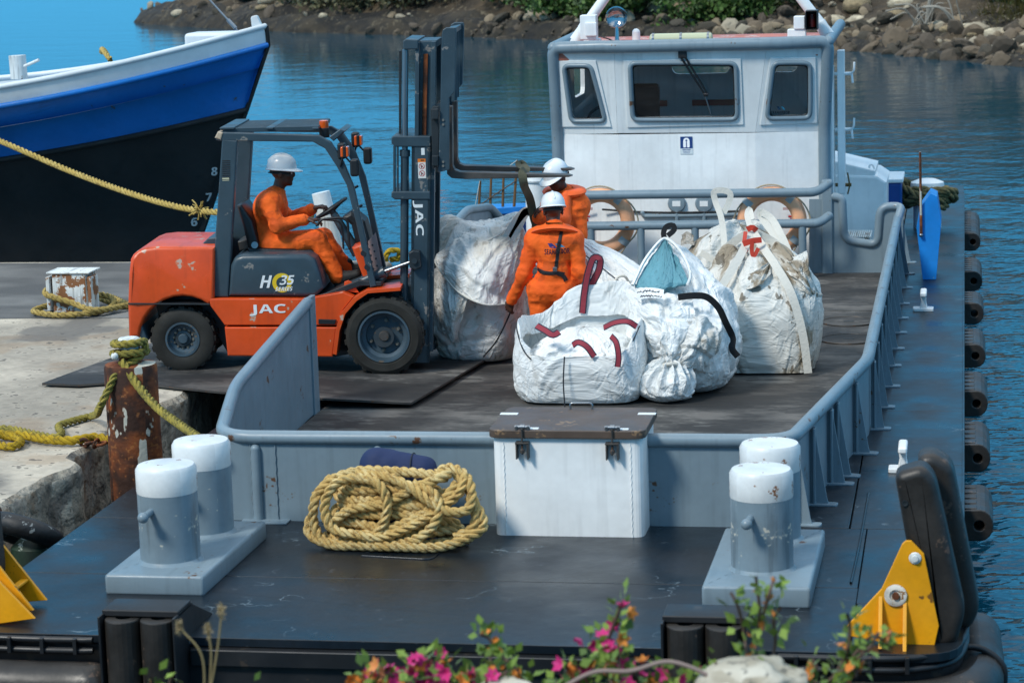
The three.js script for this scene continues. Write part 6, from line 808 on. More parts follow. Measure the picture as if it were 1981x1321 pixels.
{ // bag behind it
  const c = [Zp(1425, 480, -22.5).x, -22.5], T = thing('bulk_bag', 'grimy white bulk bag with upright strap loops against the guard rail behind the full bag', 'bulk bag', [c[0], 0, c[1]]);
  add(T, 'bag_body', tower({ c, rings: [[.015, .02, .02, 4, 0, 0], [.015, .42, .36, 4, 0, 0], [.1, .48, .42, 4, 0, 0], [.45, .52, .45, 3.4, 0, 0], [.75, .5, .42, 3, 0, 0], [.95, .42, .32, 2.6, 0, 0], [1.06, .28, .18, 2.4, .02, 0], [1.12, .12, .08, 2, .03, 0], [1.13, .01, .01, 2, .03, 0]], rim: a => .05 * Math.cos(a * 3), amp: .09, seed: 91, pleat: .02, pn: 9, pt: .6 }), M.bagDirty, keep);
  strap(T, 'strap_loop', [[1402, 478, -22.1], [1399, 440, -22.2], [1394, 415, -22.25], [1384, 388, -22.3], [1382, 371, -22.3], [1398, 368, -22.3], [1413, 374, -22.3], [1411, 390, -22.3], [1400, 412, -22.28]], .055, M.web); strap(T, 'strap_loop', [[1452, 440, -22.2], [1446, 415, -22.3], [1450, 404, -22.35], [1456, 425, -22.25]], .05, M.web); strap(T, 'strap_loop', [[1528, 492, -22.0], [1512, 455, -22.1], [1490, 420, -22.25], [1470, 410, -22.3], [1474, 420, -22.3], [1500, 458, -22.12], [1512, 490, -22.0]], .065, M.web); strap(T, 'side_strap', [[1356, 488, -21.98], [1376, 500, -21.95], [1400, 516, -21.93]], .06, M.web); add(T, 'clear_film', patch([zs3([[1318, 455, -22.45], [1330, 448, -22.4], [1342, 455, -22.35]]), zs3([[1318, 475, -22.42], [1330, 472, -22.32], [1344, 475, -22.3]])], { amp: .05, seed: 95, nu: 24, nv: 24 }), M.inner, keep);
}
// ---------------------------------------------------------------- ropes and small things on deck and quay
const ropeMat = (a, b, d, seed) => new THREE.MeshStandardMaterial({ map: texture(256, (u, v) => { const n = tf(u, v, 6, 6, 5, seed), m = tf(u, v, 24, 24, 3, seed + 9); let c = mixc(hex(a), hex(b), step(-.1, .3, n)); c = mixc(c, hex(d), step(.12, .4, m) * .7); return c; }, true, .5), roughness: .9, bumpMap: texture(256, (u, v) => .5 + .5 * tf(u, v, 50, 50, 3, seed + 20), false, .2), bumpScale: .004 });
M.ropeTan = ropeMat(0xc2a262, 0xd2ba82, 0x8a6a3a, 850); M.ropeGreen = ropeMat(0x857a35, 0x9a8a3a, 0x4f4a26, 870); M.ropeYellow = ropeMat(0xa88a14, 0xb8981c, 0x6b5a1c, 890); M.ropeOld = ropeMat(0x6e6440, 0x7d7048, 0x3f3a26, 910);
{ // coil on the foredeck: one long rope wound into a heap
  const r = rng(77), o = V(-3.66, 0, -15.28), core = []; // buried turns, then the strands that lie on top as the photograph shows them
  for (let k = 0; k < 7; k++) for (let i = 0; i < 11; i++) { const a = i / 11 * 6.283, A = .46 - .025 * k + .04 * n3(k * 2.7, i * .7, 3), B = .17 - .01 * k; core.push(V(o.x + Math.cos(a) * A, .045 + .055 * k + .02 * n3(i, k, 1), o.z + Math.sin(a) * B)); }
  const lay = pts => pts.map(([u, v, d]) => { const q = Zp(u, v, -15.16 + (d ?? 0)); q.y = Math.max(q.y, .042); return q; });
  const R = [rope(core, .034, { ds: .02, pitch: 5.2, rad: 7 })], tops = [
    [[640, 925, -.15], [610, 965], [606, 1010, .02], [625, 1045, .05], [670, 1060, .07], [715, 1045, .08], [742, 1010, .09], [748, 970, .08], [730, 935, .05], [690, 925, 0], [650, 935, .02], [628, 975, .05], [640, 1020, .09], [690, 1035, .11], [735, 1040, .1], [800, 1015, .08], [850, 985, .06], [890, 950, .0], [900, 920, -.08]],
    [[600, 1000, -.05], [597, 1030, 0], [640, 1058, .08], [700, 1074, .1], [770, 1074, .11], [850, 1062, .1], [905, 1040, .06], [935, 1018, .0], [925, 985, -.04], [905, 960, -.06]],
    [[690, 918, -.08], [740, 920, 0], [790, 940, .05], [830, 970, .08], [870, 990, .08], [905, 985, .04], [912, 950, -.02], [898, 918, -.08], [865, 905, -.14], [845, 915, -.14]],
    [[640, 1010, .04], [680, 985, .05], [740, 975, .04], [800, 945, .02], [850, 925, -.03], [870, 915, -.08]],
    [[690, 1050, .06], [750, 1025, .07], [810, 1000, .05], [860, 965, .02], [885, 935, -.04]],
    [[740, 1060, .07], [800, 1045, .09], [835, 1020, .1], [850, 985, .09], [838, 955, .05], [800, 935, .0]],
    [[880, 1040, .03], [915, 1020, .02], [920, 985, -.02], [905, 945, -.06], [880, 912, -.12]],
    [[610, 960, -.08], [640, 930, -.08], [690, 912, -.12], [760, 912, -.12], [830, 918, -.1], [865, 925, -.08]]];
  for (const t of tops) R.push(rope(lay(t), .034, { ds: .02, pitch: 5.2, rad: 7 }));
  const T = add(null, 'rope_coil', R, M.ropeTan); tag(T, 'thick tan and yellow mooring rope coiled in a heap on the foredeck', 'rope');
}
{ const a = Zp(700, 915, -15.45), T = thing('canvas_bag', 'navy blue canvas bag tucked behind the coiled rope against the bulwark', 'canvas bag', [-3.62, 0, -15.5]); const f = union([capsule(V(-3.80, .46, -15.52), V(-3.5, .43, -15.52), .125, .10), capsule(V(-3.72, .16, -15.52), V(-3.58, .16, -15.52), .15, .13)], .08), fn = (x, y, z) => f(x, y, z) - .006 * n3(x * 14, y * 14, z * 14); add(T, 'bag_body', nets(fn, V(-4.05, -.02, -15.8), V(-3.2, .66, -15.2), .014), M.navy = std(0x10254e, .75, { bumpMap: fabricBump, bumpScale: .006 })); const pts = []; for (let i = 0; i <= 14; i++) { const b = -1.2 + i / 14 * 2.6; pts.push(V(-3.56, .436 + Math.cos(b) * .112, -15.52 + Math.sin(b) * .112)); } add(T, 'seam', sweep(pts, .004, 6), M.hem); }
{ // rusty mooring pile in the gap, with its rope
  const c = V(-6.2, 0, -17.6), T = thing('mooring_pile', 'rusty steel mooring pile with narrow white-topped neck standing in the gap beside the quay', 'mooring pile', [c.x, WATER - .9, c.z]);
  const g = lathe([[.2, -1.5], [.203, .0], [.2, .3], [.2, .72], [.19, .745], [.09, .755], [.085, .78]], c, V(0, 1, 0), 40); add(T, 'pile', g, M.rust); const n = add(T, 'neck', lathe([[.088, .74], [.08, .78], [.08, .87]], c, V(0, 1, 0), 28), M.rust); add(T, 'cap', lathe([[.081, .865], [.083, .88], [.083, .935], [.072, .945], [0, .945]], c, V(0, 1, 0), 28), M.whiteWorn); add(T, 'cross_pin', [cyl(V(c.x - .06, .835, c.z + .07), V(c.x - .065, .83, c.z + .15), .02), sphere(V(c.x - .065, .83, c.z + .155), .028)], M.whiteWorn);
  const R = (u, v, z) => Zp(u, v, z), loop = (y, t, r = .118) => { const o = []; for (let i = 0; i <= 14; i++) { const b = i / 14 * 6.283 * .98; o.push(V(c.x + Math.cos(b) * r, y + t * Math.sin(b * 1 + .5), c.z + Math.sin(b) * r)); } return o; };
  const r1 = add(null, 'mooring_line', rope([...loop(.905, .012, .115), ...loop(.83, .015, .125), R(222, 728, -17.42), R(210, 752, -17.4), R(196, 780, -17.35), ...[[172, 806], [138, 815], [113, 824], [118, 838], [108, 846], [60, 838], [20, 830], [-60, 826]].map(([u, v]) => onY(u, v, .135))], .03, { ds: .016, pitch: 6 }), M.ropeGreen); tag(r1, 'dull green rope turned round the rusty pile and trailing over the quay', 'rope');
  const r2 = add(null, 'mooring_line', rope([V(c.x - .02, .79, c.z + .13), R(258, 735, -17.4), R(300, 785, -17.1), R(345, 820, -16.7), R(385, 848, -16.2), R(410, 868, -15.7)], .033, { ds: .016, pitch: 6 }), M.ropeGreen); tag(r2, 'taut yellow-green rope running from the rusty pile to the deck bollards', 'rope');
  const r3 = add(null, 'mooring_line', rope([[-80, 870], [-10, 842], [40, 842], [90, 850], [140, 852], [185, 846]].map(([u, v]) => onY(u, v, .15)).concat([onY(212, 852, .14), onY(228, 863, .1), onY(236, 874, .02), onY(238, 882, -.04)]), .036, { ds: .016, pitch: 6 }), M.ropeYellow); tag(r3, 'bright yellow rope lying on the quay with its end over the edge', 'rope');
  const r4 = add(null, 'mooring_line', rope([[-60, 862], [-20, 858], [20, 864], [38, 858], [30, 846], [5, 843]].map(([u, v]) => onY(u, v, .14)), .032, { ds: .016, pitch: 6 }), M.ropeYellow); tag(r4, 'loose yellow rope bight on the quay beside the bright yellow rope end', 'rope');
  { const q = onY(182, 864, .1), L = thing('mooring_ring', 'rusty iron ring and chain links fixed at the quay edge', 'ring', [q.x, .1, q.z]); for (let i = 0; i < 4; i++) { const t = new THREE.TorusGeometry(.035, .012, 8, 18); t.rotateX(i % 2 ? 1.3 : .4); t.rotateY(i * .7); t.translate(q.x - .08 + i * .05, .13, q.z + .01 * i); add(L, 'link', t, M.rust); } }
}
{ // square white post with rope round it
  const a = onY(136, 611, .1), x0 = a.x - .18, x1 = a.x + .18, z = a.z, T = thing('mooring_post', 'square white steel mooring post streaked with rust on the far end of the quay', 'mooring post', [a.x, .1, z]); const m = M.postRust = painted(0xcfd2cf, { rough: .6, vary: .08, chips: .56, chip: 0x7d4a22, streak: .9, seed: 931, T: .8 });
  add(T, 'post', box(x0, x1, .09, .53, z - .3, z + .0, .015, 2), m); for (const x of [x0 - .04, x1 + .04]) add(T, 'side_flange', box(x - .022, x + .022, .15, .5, z - .2, z + .02, .012), m); add(T, 'base_plate', box(x0 - .06, x1 + .12, .1, .14, z - .34, z + .06, .006), M.darkSteel); add(T, 'top_plate', box(x0 - .05, x1 + .05, .53, .55, z - .32, z + .02, .008), M.whiteWorn);
  const P = (u, v, y) => onY(u, v, y), r = add(null, 'mooring_line', rope([P(250, 590, .16), V(x1 + .1, .18, z + .12), V(a.x + .05, .24, z + .06), V(x0 - .05, .33, z + .05), V(x0 - .09, .35, z - .12), V(x0 - .05, .3, z - .38), V(x1 + .12, .22, z - .4), V(x1 + .2, .16, z - .1), V(x1 + .05, .15, z + .14), V(a.x - .1, .14, z + .18), V(x0 - .14, .16, z + .12), V(x0 - .22, .15, z - .05), V(x0 - .12, .17, z - .3), P(190, 570, .15), P(250, 590, .14)], .032, { ds: .02 }), M.ropeOld2 = ropeMat(0xa8904e, 0xb39c5c, 0x6a5a34, 940)); tag(r, 'tan rope wound round the foot of the square white post', 'rope'); const r2 = add(null, 'mooring_line', rope([P(180, 573, .2), P(230, 590, .14), P(300, 596, .14), P(320, 590, .14)], .03, { ds: .02 }), M.ropeOld2); tag(r2, 'tan rope leading from the square white post towards the forklift', 'rope');
}
{ // leaning white pile beyond the forklift, and the ship's line made fast to it
  const a = Zp(620, 372, -24.0), b = Zp(672, 600, -24.0), d = b.clone().sub(a).normalize(), T = thing('mooring_pile', 'leaning white mooring pile stained with rust behind the forklift seat', 'mooring pile', [b.x, b.y, b.z]); add(T, 'pile', cyl(b.clone().addScaledVector(d, .6), a.clone().addScaledVector(d, .16), .1, .095, 24), M.whiteWorn3 = painted(0xd8d6cc, { rough: .6, vary: .06, chips: .12, chip: 0x8a6a34, streak: .6, seed: 951, T: .7 })); add(T, 'cap', cyl(a.clone().addScaledVector(d, .17), a, .094, .092, 24), M.whiteWorn2);
  const L = add(null, 'mooring_line', rope([Zp(-60, 250, -27.0), Zp(0, 273, -26.5), Zp(120, 325, -26.0), Zp(240, 370, -25.2), Zp(330, 397, -24.6), Zp(383, 407, -24.3), Zp(430, 411, -24.1), Zp(520, 413, -24.0), Zp(606, 415, -24.0)], .034, { ds: .025, pitch: 6 }), M.ropeTan2 = ropeMat(0xb59b52, 0xc0a862, 0x7a6436, 960)); tag(L, 'pale yellow mooring rope hanging from the blue ship across to the leaning pile', 'rope');
  const r = rng(4), k = Zp(383, 407, -24.28), fr = []; for (let i = 0; i < 26; i++) { const e = V(r() - .5, r() - .5, r() - .5).normalize().multiplyScalar(.06 + r() * .07); fr.push(tube([k.clone(), k.clone().addScaledVector(e, .5).add(V(.01, .01, 0)), k.clone().add(e)], .008, 6, 5)); } add(L, 'frayed_splice', fr, M.ropeTan2); L.children[0].userData.kind = 'stuff';
  const rc = add(null, 'rope_bight', rope([Zp(745, 505, -23.4), Zp(748, 490, -23.4), Zp(760, 484, -23.45), Zp(772, 488, -23.5), Zp(770, 500, -23.5), Zp(755, 502, -23.45)], .03), M.ropeYellow); tag(rc, 'small yellow rope loop showing between the front pillar and mast of the forklift', 'rope');
}
{ // tyre fender on the quay wall
  const c = onX(48, 1030, -6.25), T = thing('tyre_fender', 'old black tyre hung by a rusty chain on the quay wall', 'tyre fender', [c.x, c.y, c.z]); const t = new THREE.TorusGeometry(.2, .075, 14, 36); t.rotateX(Math.PI / 2 - .5); t.rotateZ(-.25); t.translate(c.x, c.y, c.z); add(T, 'tyre', t, M.tyreWet = painted(0x1a1b1c, { rough: .55, vary: .2, chips: .06, chip: 0x8a8e8c, seed: 971, T: .5, bump: .006 })); for (let i = 0; i < 7; i++) { const l = new THREE.TorusGeometry(.024, .008, 6, 14); l.scale(1, 1.4, 1); l.rotateY(i % 2 ? 1.4 : .1); const p0 = c.clone().add(V(-.15 - .02 * i, .06 + i * .042, -.0)); l.translate(p0.x, p0.y, p0.z); add(T, 'chain_link', l, M.rust); }
  const d = V(c.x + .05, -.3, c.z - .0), D = thing('fender_drum', 'weathered green drum fender hanging below the old tyre', 'fender', [d.x, d.y, d.z]); add(D, 'drum', lathe([[.0, -.5], [.15, -.48], [.16, -.25], [.15, -.1], [.08, -.04], [0, -.04]], V(d.x, .0, d.z), V(0, 1, 0), 28), painted(0x1b3024, { rough: .6, vary: .2, chips: .14, chip: 0xa9b0a8, seed: 981, T: .6 }));
}
{ // lifebuoys on the rail
  M.buoy = painted(0xeeae84, { rough: .55, vary: .08, seed: 991, T: .7 }); M.tape = std(0xa9b2b4, .5);
  [[1163, 429, 'orange lifebuoy hung on the guard rail behind the two standing workers'], [1494, 427, 'orange lifebuoy with black lettering hung on the guard rail behind the strapped bags']].forEach(([u, v, label], n) => {
    const z = -26.62, c = Zp(u, v, z), T = thing('lifebuoy', label, 'lifebuoy', [c.x, c.y, c.z]); const t = new THREE.TorusGeometry(.295, .08, 16, 56); t.translate(c.x, c.y, z); add(T, 'ring', t, M.buoy);
    for (let i = 0; i < 4; i++) { const a = (i + .5) * Math.PI / 2 + .1, p0 = V(c.x + Math.cos(a) * .305, c.y + Math.sin(a) * .305, z), d = V(-Math.sin(a), Math.cos(a), 0); add(T, 'band', cyl(p0.clone().addScaledVector(d, -.035), p0.clone().addScaledVector(d, .035), .083, .083, 18, false), M.tape); }
    const pts = []; for (let i = 0; i <= 48; i++) { const a = i / 48 * 6.283, s = .365 + .05 * Math.abs(Math.sin((a - .885) * 2)); pts.push(V(c.x + Math.cos(a) * s, c.y + Math.sin(a) * s - .02 * Math.abs(Math.sin((a - .9) * 2)), z + .03)); } add(T, 'grab_line', sweep(pts, .009, 6), std(0xa89a80, .8));
    if (n) for (const [ch, a] of [['A', 2.6], ['S', 2.42], ['P', 2.24], ['R', 2.06]]) { const [g, w, h] = text(ch, .07, .004); g.translate(-w / 2, -h / 2, 0); g.rotateZ(a - Math.PI / 2); g.translate(c.x + Math.cos(a) * .3, c.y + Math.sin(a) * .3, z + .06); add(T, 'letter', g, M.blackPlastic); }
  });
}
{ // old rope heaped over the towing post
  const w = onY(1795, 440), pts = [], r = rng(12); for (let i = 0; i < 60; i++) { const a = i / 60 * 6.283 * 4.5, R = .24 + .05 * n3(i * .5, 2, 1); pts.push(V(w.x + Math.cos(a) * R * 1.25, .42 + .09 * Math.sin(a * 1.35 + 1) + .08 * n3(i * .3, 7, 2), w.z + Math.sin(a) * R)); } pts.push(V(w.x - .36, .3, w.z + .2), V(w.x - .34, .12, w.z + .22)); const T = add(null, 'rope_coil', rope(pts, .05, { ds: .025 }), M.ropeOld); tag(T, 'brownish old towing rope heaped round the white post at the stern', 'rope');
}

// ---------------------------------------------------------------- blue ship beyond the quay
{
  const zc = -30.2, S = [[513, 50], [517, 87], [475, 213], [360, 520], [345, 560]].map(([u, v]) => Zp(u, v, zc)), T = thing('ship', 'blue and black steel ship bow with white bulwark moored beyond the quay', 'ship', [S[0].x - 3, WATER, zc]);
  const D = []; for (let i = 0; i <= 60; i++) D.push(Math.pow(i / 60, 1.6) * 14); const prof = [[0, .27, .024, 2.15, 1.5], [1, .265, .023, 2.1, 1.55], [2, .21, .017, 1.75, 1.9], [3, .03, 0, 1.2, 2.2], [4, 0, 0, .9, 2.4]];
  const at = (L, d, s) => { const [k, a, b, B, e] = prof[L], dd = Math.min(d, 6), y = S[k].y - (a * dd - b * dd * dd); const P = V(S[k].x - d, L === 3 ? WATER + .05 : L === 4 ? WATER - 1 : y, zc + s * B * (1 - Math.exp(-d / e))); return P; };
  const band = (L0, L1, s, n = 8, dent = 0) => { const rows = []; for (let j = 0; j <= n; j++) rows.push(D.map(d => { const a = at(L0, d, s), b = at(L1, d, s), q = a.lerp(b, j / n); q.z += s * (.10 * Math.sin(j / n * Math.PI) * (L0 === 0 ? .1 : -.6) + dent * fb3(q.x * 1.3, q.y * 1.6, s, 3)); return q; })); const g = gridGeo(rows); if (s < 0) { const ix = g.index.array; for (let k = 0; k < ix.length; k += 3) { const t = ix[k]; ix[k] = ix[k + 1]; ix[k + 1] = t; } g.computeVertexNormals(); } return g; };
  const mB = painted(0x0f6cba, { rough: .4, vary: .05, chips: -.05, seed: 1001, T: 2.2, bump: .004 }), mK = painted(0x1e1e1e, { rough: .7, vary: .15, chips: .0, chip: 0x30302e, seed: 1011, T: 2 }), mW = painted(0xd5dbdc, { rough: .45, vary: .04, seed: 1021, T: 1.5 });
  const H = []; for (const s of [1, -1]) { add(T, 'bulwark', band(0, 1, s), mW); add(T, 'topside', band(1, 2, s, 16, .03), mB); const k = add(T, 'lower_hull', [band(2, 3, s, 16, .01), band(3, 4, s, 3)], mK); if (s > 0) H.push(k);
    add(T, 'cap_rail', sweep(D.map(d => at(0, d, s)), .035, 8), mW); add(T, 'rubbing_strake', sweep(D.map(d => { const q = at(1, d, s); q.z += s * .02; return q; }), .035, 8), mB); add(T, 'rubbing_strake', sweep(D.map(d => { const q = at(2, d, s); q.z += s * .02; return q; }), .035, 8), mK);
  }
  const rows = [D.map(d => { const q = at(1, d, 1); return V(q.x, q.y - .25, q.z - .03); }), D.map(d => { const q = at(1, d, -1); return V(q.x, q.y - .25, q.z + .03); })]; add(T, 'foredeck', gridGeo(rows), painted(0x8d9aa0, { seed: 1031 }));
  add(T, 'stem_post', prism(roundPoly([[S[0].x - .16, S[0].y - .1], [S[0].x - .18, S[0].y + .12], [S[0].x - .1, S[0].y + .14], [S[0].x - .02, S[0].y - .05]], .03), 'z', zc - .04, zc + .04, .01), mW); add(T, 'stem_bar', sweep([S[0], S[1], S[2], S[3]].map(q => q.clone().add(V(.01, 0, 0))), .03, 8), mK);
  { const a = Zp(458, 58, zc + .1), b = Zp(398, -8, zc + .0), c = a.clone().lerp(b, .3); add(T, 'forestay', [cyl(a, b, .012, .012, 6)], M.steel); add(T, 'turnbuckle', [cyl(a.clone().lerp(b, .05), c, .026, .026, 10)], M.steel); }
  { const a = Zp(410, 75, zc - .6); add(T, 'deck_box', box(a.x - .35, a.x + .35, a.y - .4, a.y + .08, zc - 1.0, zc - .5, .05, 2), mW); } add(T, 'white_bitt', [cyl(Zp(36, 152, zc - .2), Zp(32, 107, zc - .2), .11, .11, 24)], M.whiteWorn); { const b = Zp(46, 128, zc - .05); add(T, 'bitt_bar', cyl(b, b.clone().add(V(.22, .08, .05)), .02), M.whiteWorn); }
  add(T, 'rope_end', rope([Zp(213, 116, zc + 1.28), Zp(206, 106, zc + 1.2), Zp(198, 96, zc + .6), Zp(196, 100, zc - .6)], .035), M.ropeTan2);
  const rc = new THREE.Raycaster(); T.updateMatrixWorld(true); for (const [ch, u, v] of [['8', 413, 331], ['7', 402, 381], ['6', 374, 429]]) { rc.set(V(0, EYE, 0), V(...ray(u, v)).normalize()); const h = rc.intersectObject(H[0])[0]; if (!h) continue; let n = h.face.normal.clone(); if (n.z < 0) n.negate(); const [g, w, hh] = text(ch, .11, .004); g.scale(1.1, 1, 1); g.translate(-w / 2, -hh / 2, 0); const ex = V(n.z, 0, -n.x).normalize(), ey = n.clone().cross(ex).normalize(); g.applyMatrix4(new THREE.Matrix4().makeBasis(ex, ey, n).setPosition(h.point.clone().addScaledVector(n, .006))); add(T, 'draught_mark', g, std(0xc9cccb, .6)); }
}
{ // small blue boat beyond the port bulwark with bamboo uprights
  const z = -28.6, T = thing('skiff', 'small bright blue boat with bamboo uprights beyond the port bulwark', 'boat', [-5.9, WATER, z]); const mk = M.blue, dk = M.blueDark;
  const a = Zp(966, 418, z), b = Zp(1045, 378, z - .4); add(T, 'gunwale', prism(roundPoly([[a.x - .1, z + .05], [b.x + .4, z - .35], [b.x + .4, z - .6], [a.x - .2, z - .35]], .05), 'y', a.y + .02, a.y + .1, .01), mk); const side = patch([[V(a.x - .1, a.y + .06, z), V(b.x - .2, a.y + .1, z - .25), V(b.x + .4, a.y + .1, z - .4)], [V(a.x, .0, z - .1), V(b.x - .2, 0, z - .3), V(b.x + .4, 0, z - .5)], [V(a.x + .1, WATER - .3, z - .3), V(b.x - .2, WATER - .3, z - .5), V(b.x + .4, WATER - .3, z - .6)]], { amp: .003, nu: 20, nv: 20 }); add(T, 'hull_side', side, dk); add(T, 'hull_side', patch([[V(a.x - .2, a.y + .06, z - .35), V(b.x + .4, a.y + .1, z - 1.2)], [V(a.x, WATER - .3, z - .5), V(b.x + .4, WATER - .3, z - 1.1)]], { amp: .003, nu: 10, nv: 10 }), dk);
  for (const [u0, v0, u1, v1] of [[926, 400, 929, 350], [948, 400, 950, 345], [972, 408, 974, 344], [994, 395, 1000, 310]]) add(T, 'bamboo_upright', cyl(Zp(u0, v0 + 14, z - .1), Zp(u1, v1, z - .1), .018, .014, 8), std(0x6b4d2c, .8)); add(T, 'bamboo_rail', tube([Zp(930, 396, z - .08), Zp(955, 378, z - .08), Zp(998, 350, z - .08)], .008, 14, 6), std(0x5a4634, .8)); for (const [u0, v0, u1, v1] of [[928, 350, 919, 400], [1000, 310, 984, 322]]) add(T, 'white_string', cyl(Zp(u0, v0, z - .08), Zp(u1, v1, z - .08), .004, .004, 5), M.web); for (let i = 0; i < 3; i++) { const q = Zp(976 + i * 22, 425 - i * 10, z - .02); add(T, 'hull_rib', box(q.x - .015, q.x + .015, -.3, q.y - .0, q.z - .04, q.z + .03, .005), mk); }
}
{ const q = Zp(1038, 440, -27.6); p('vent_trunk', [cyl(V(q.x, 0, q.z), V(q.x, q.y + .52, q.z), .12, .115, 24), lathe([[.13, 0], [.14, .02], [.13, .06], [.06, .09], [0, .09]], V(q.x, q.y + .52, q.z), V(0, 1, 0), 24)], M.white); }
{ const q = onY(848, 198, WATER), T = thing('mooring_buoy', 'round orange and white buoy floating on the water behind the mast', 'buoy', [q.x, WATER, q.z]); const r = .24; add(T, 'float', lathe([[0, -r], [r * .7, -r * .7], [r, 0], [r * .96, .1]], V(q.x, WATER + .16, q.z), V(0, 1, 0), 28), std(0xd9502a, .4)); add(T, 'top', lathe([[r * .96, .1], [r * .7, r * .75], [r * .2, r * 1.05], [0, r * 1.08]], V(q.x, WATER + .16, q.z), V(0, 1, 0), 28), std(0xe0d6c8, .4)); add(T, 'eye', lathe([[.04, 0], [.03, .06], [0, .07]], V(q.x, WATER + .16 + r, q.z)), M.steel); }

// ---------------------------------------------------------------- far shore
const shoreLine = [[258, 40], [275, 46], [330, 50], [420, 55], [560, 62], [700, 66], [850, 70], [1000, 75], [1200, 82], [1400, 88], [1620, 97], [1750, 107], [1850, 117], [1981, 130], [2250, 150], [2700, 190]].map(([u, v]) => onY(u, v, WATER));
const shore = resample(shoreLine, .7); const inland = (i, s) => { const a = shore[Math.max(0, i - 1)], b = shore[Math.min(shore.length - 1, i + 1)], t = b.clone().sub(a).normalize(), n = V(t.z, 0, -t.x); if (n.z > 0) n.negate(); return shore[i].clone().addScaledVector(n, s); };
const hillY = (i, s, P) => { const e = step(0, 26, i), ledge = .55 * step(-.1, .5, s) + .55 * step(.7, 2.4, s + .5 * n3(P.x * .5, 2, P.z * .5)), rise = .34 * Math.max(0, Math.min(s, 24) - 2) * e, far = P.x > -9 ? 0 : 1; const led = lerp(.45, 1, far); return WATER - .25 + (ledge * led + rise) * (1) + .28 * fb3(P.x * .7, s * .6, P.z * .7, 4) * step(.1, 2, s) + .32 * fb3(P.x * 2.2, s * 2.3, P.z * 2.2, 4) * step(-.3, .2, s) + .25 * step(-.2, .0, s); };
{
  const S = [-1.5, -.6, -.2, 0, .15, .35, .6, .9, 1.3, 1.8, 2.4, 3.2, 4.2, 5.5, 7, 9, 12, 16, 21, 28, 40, 60], rows = S.map(s => shore.map((_, i) => { const P = inland(i, s + (s >= 0 && s < 6 ? .35 * fb3(shore[i].x * .8, s, shore[i].z * .8, 3) : 0)); P.y = s < -1 ? WATER - 1.5 : hillY(i, s, P); return P; }));
  const split = 8, fl = g => { const ix = g.index.array; for (let k = 0; k < ix.length; k += 3) { const t = ix[k]; ix[k] = ix[k + 1]; ix[k + 1] = t; } g.computeVertexNormals(); return g; };
  const ledgeM = new THREE.MeshStandardMaterial({ map: texture(512, (u, v) => { const n = tf(u, v, 6, 6, 6, 1100), f = tf(u, v, 30, 30, 3, 1110); return mixc(mixc([.10, .09, .075], [.22, .19, .14], clamp(.5 + n * 1.3)), [.42, .38, .3], step(.3, .45, f) * .6); }, true, 4), roughness: .9, bumpMap: bumpBrush.clone(), bumpScale: .08 }), soil = new THREE.MeshStandardMaterial({ map: texture(512, (u, v) => { const n = tf(u, v, 5, 5, 6, 1120), f = tf(u, v, 36, 36, 3, 1130); return mixc(mixc([.15, .125, .09], [.30, .25, .18], clamp(.5 + n * 1.2)), [.5, .46, .38], step(.28, .42, f) * .6); }, true, 5), roughness: .95, bumpMap: bumpBrush.clone(), bumpScale: .08 }); for (const m of [ledgeM, soil]) m.bumpMap.repeat.set(.4, .4);
  structure('shore_ledge', fl(gridGeo(rows.slice(0, split + 1))), ledgeM); structure('shore_bank', fl(gridGeo(rows.slice(split))), soil);
}
const shoreAt = (u, s) => { let bi = 0, bd = 1e9; const d = V(...ray(u, 60)); shore.forEach((q, i) => { const e = Math.abs(q.x / q.z - d.x / d.z); if (e < bd) { bd = e; bi = i; } }); const P = inland(bi, s); P.y = hillY(bi, s, P); return P; };
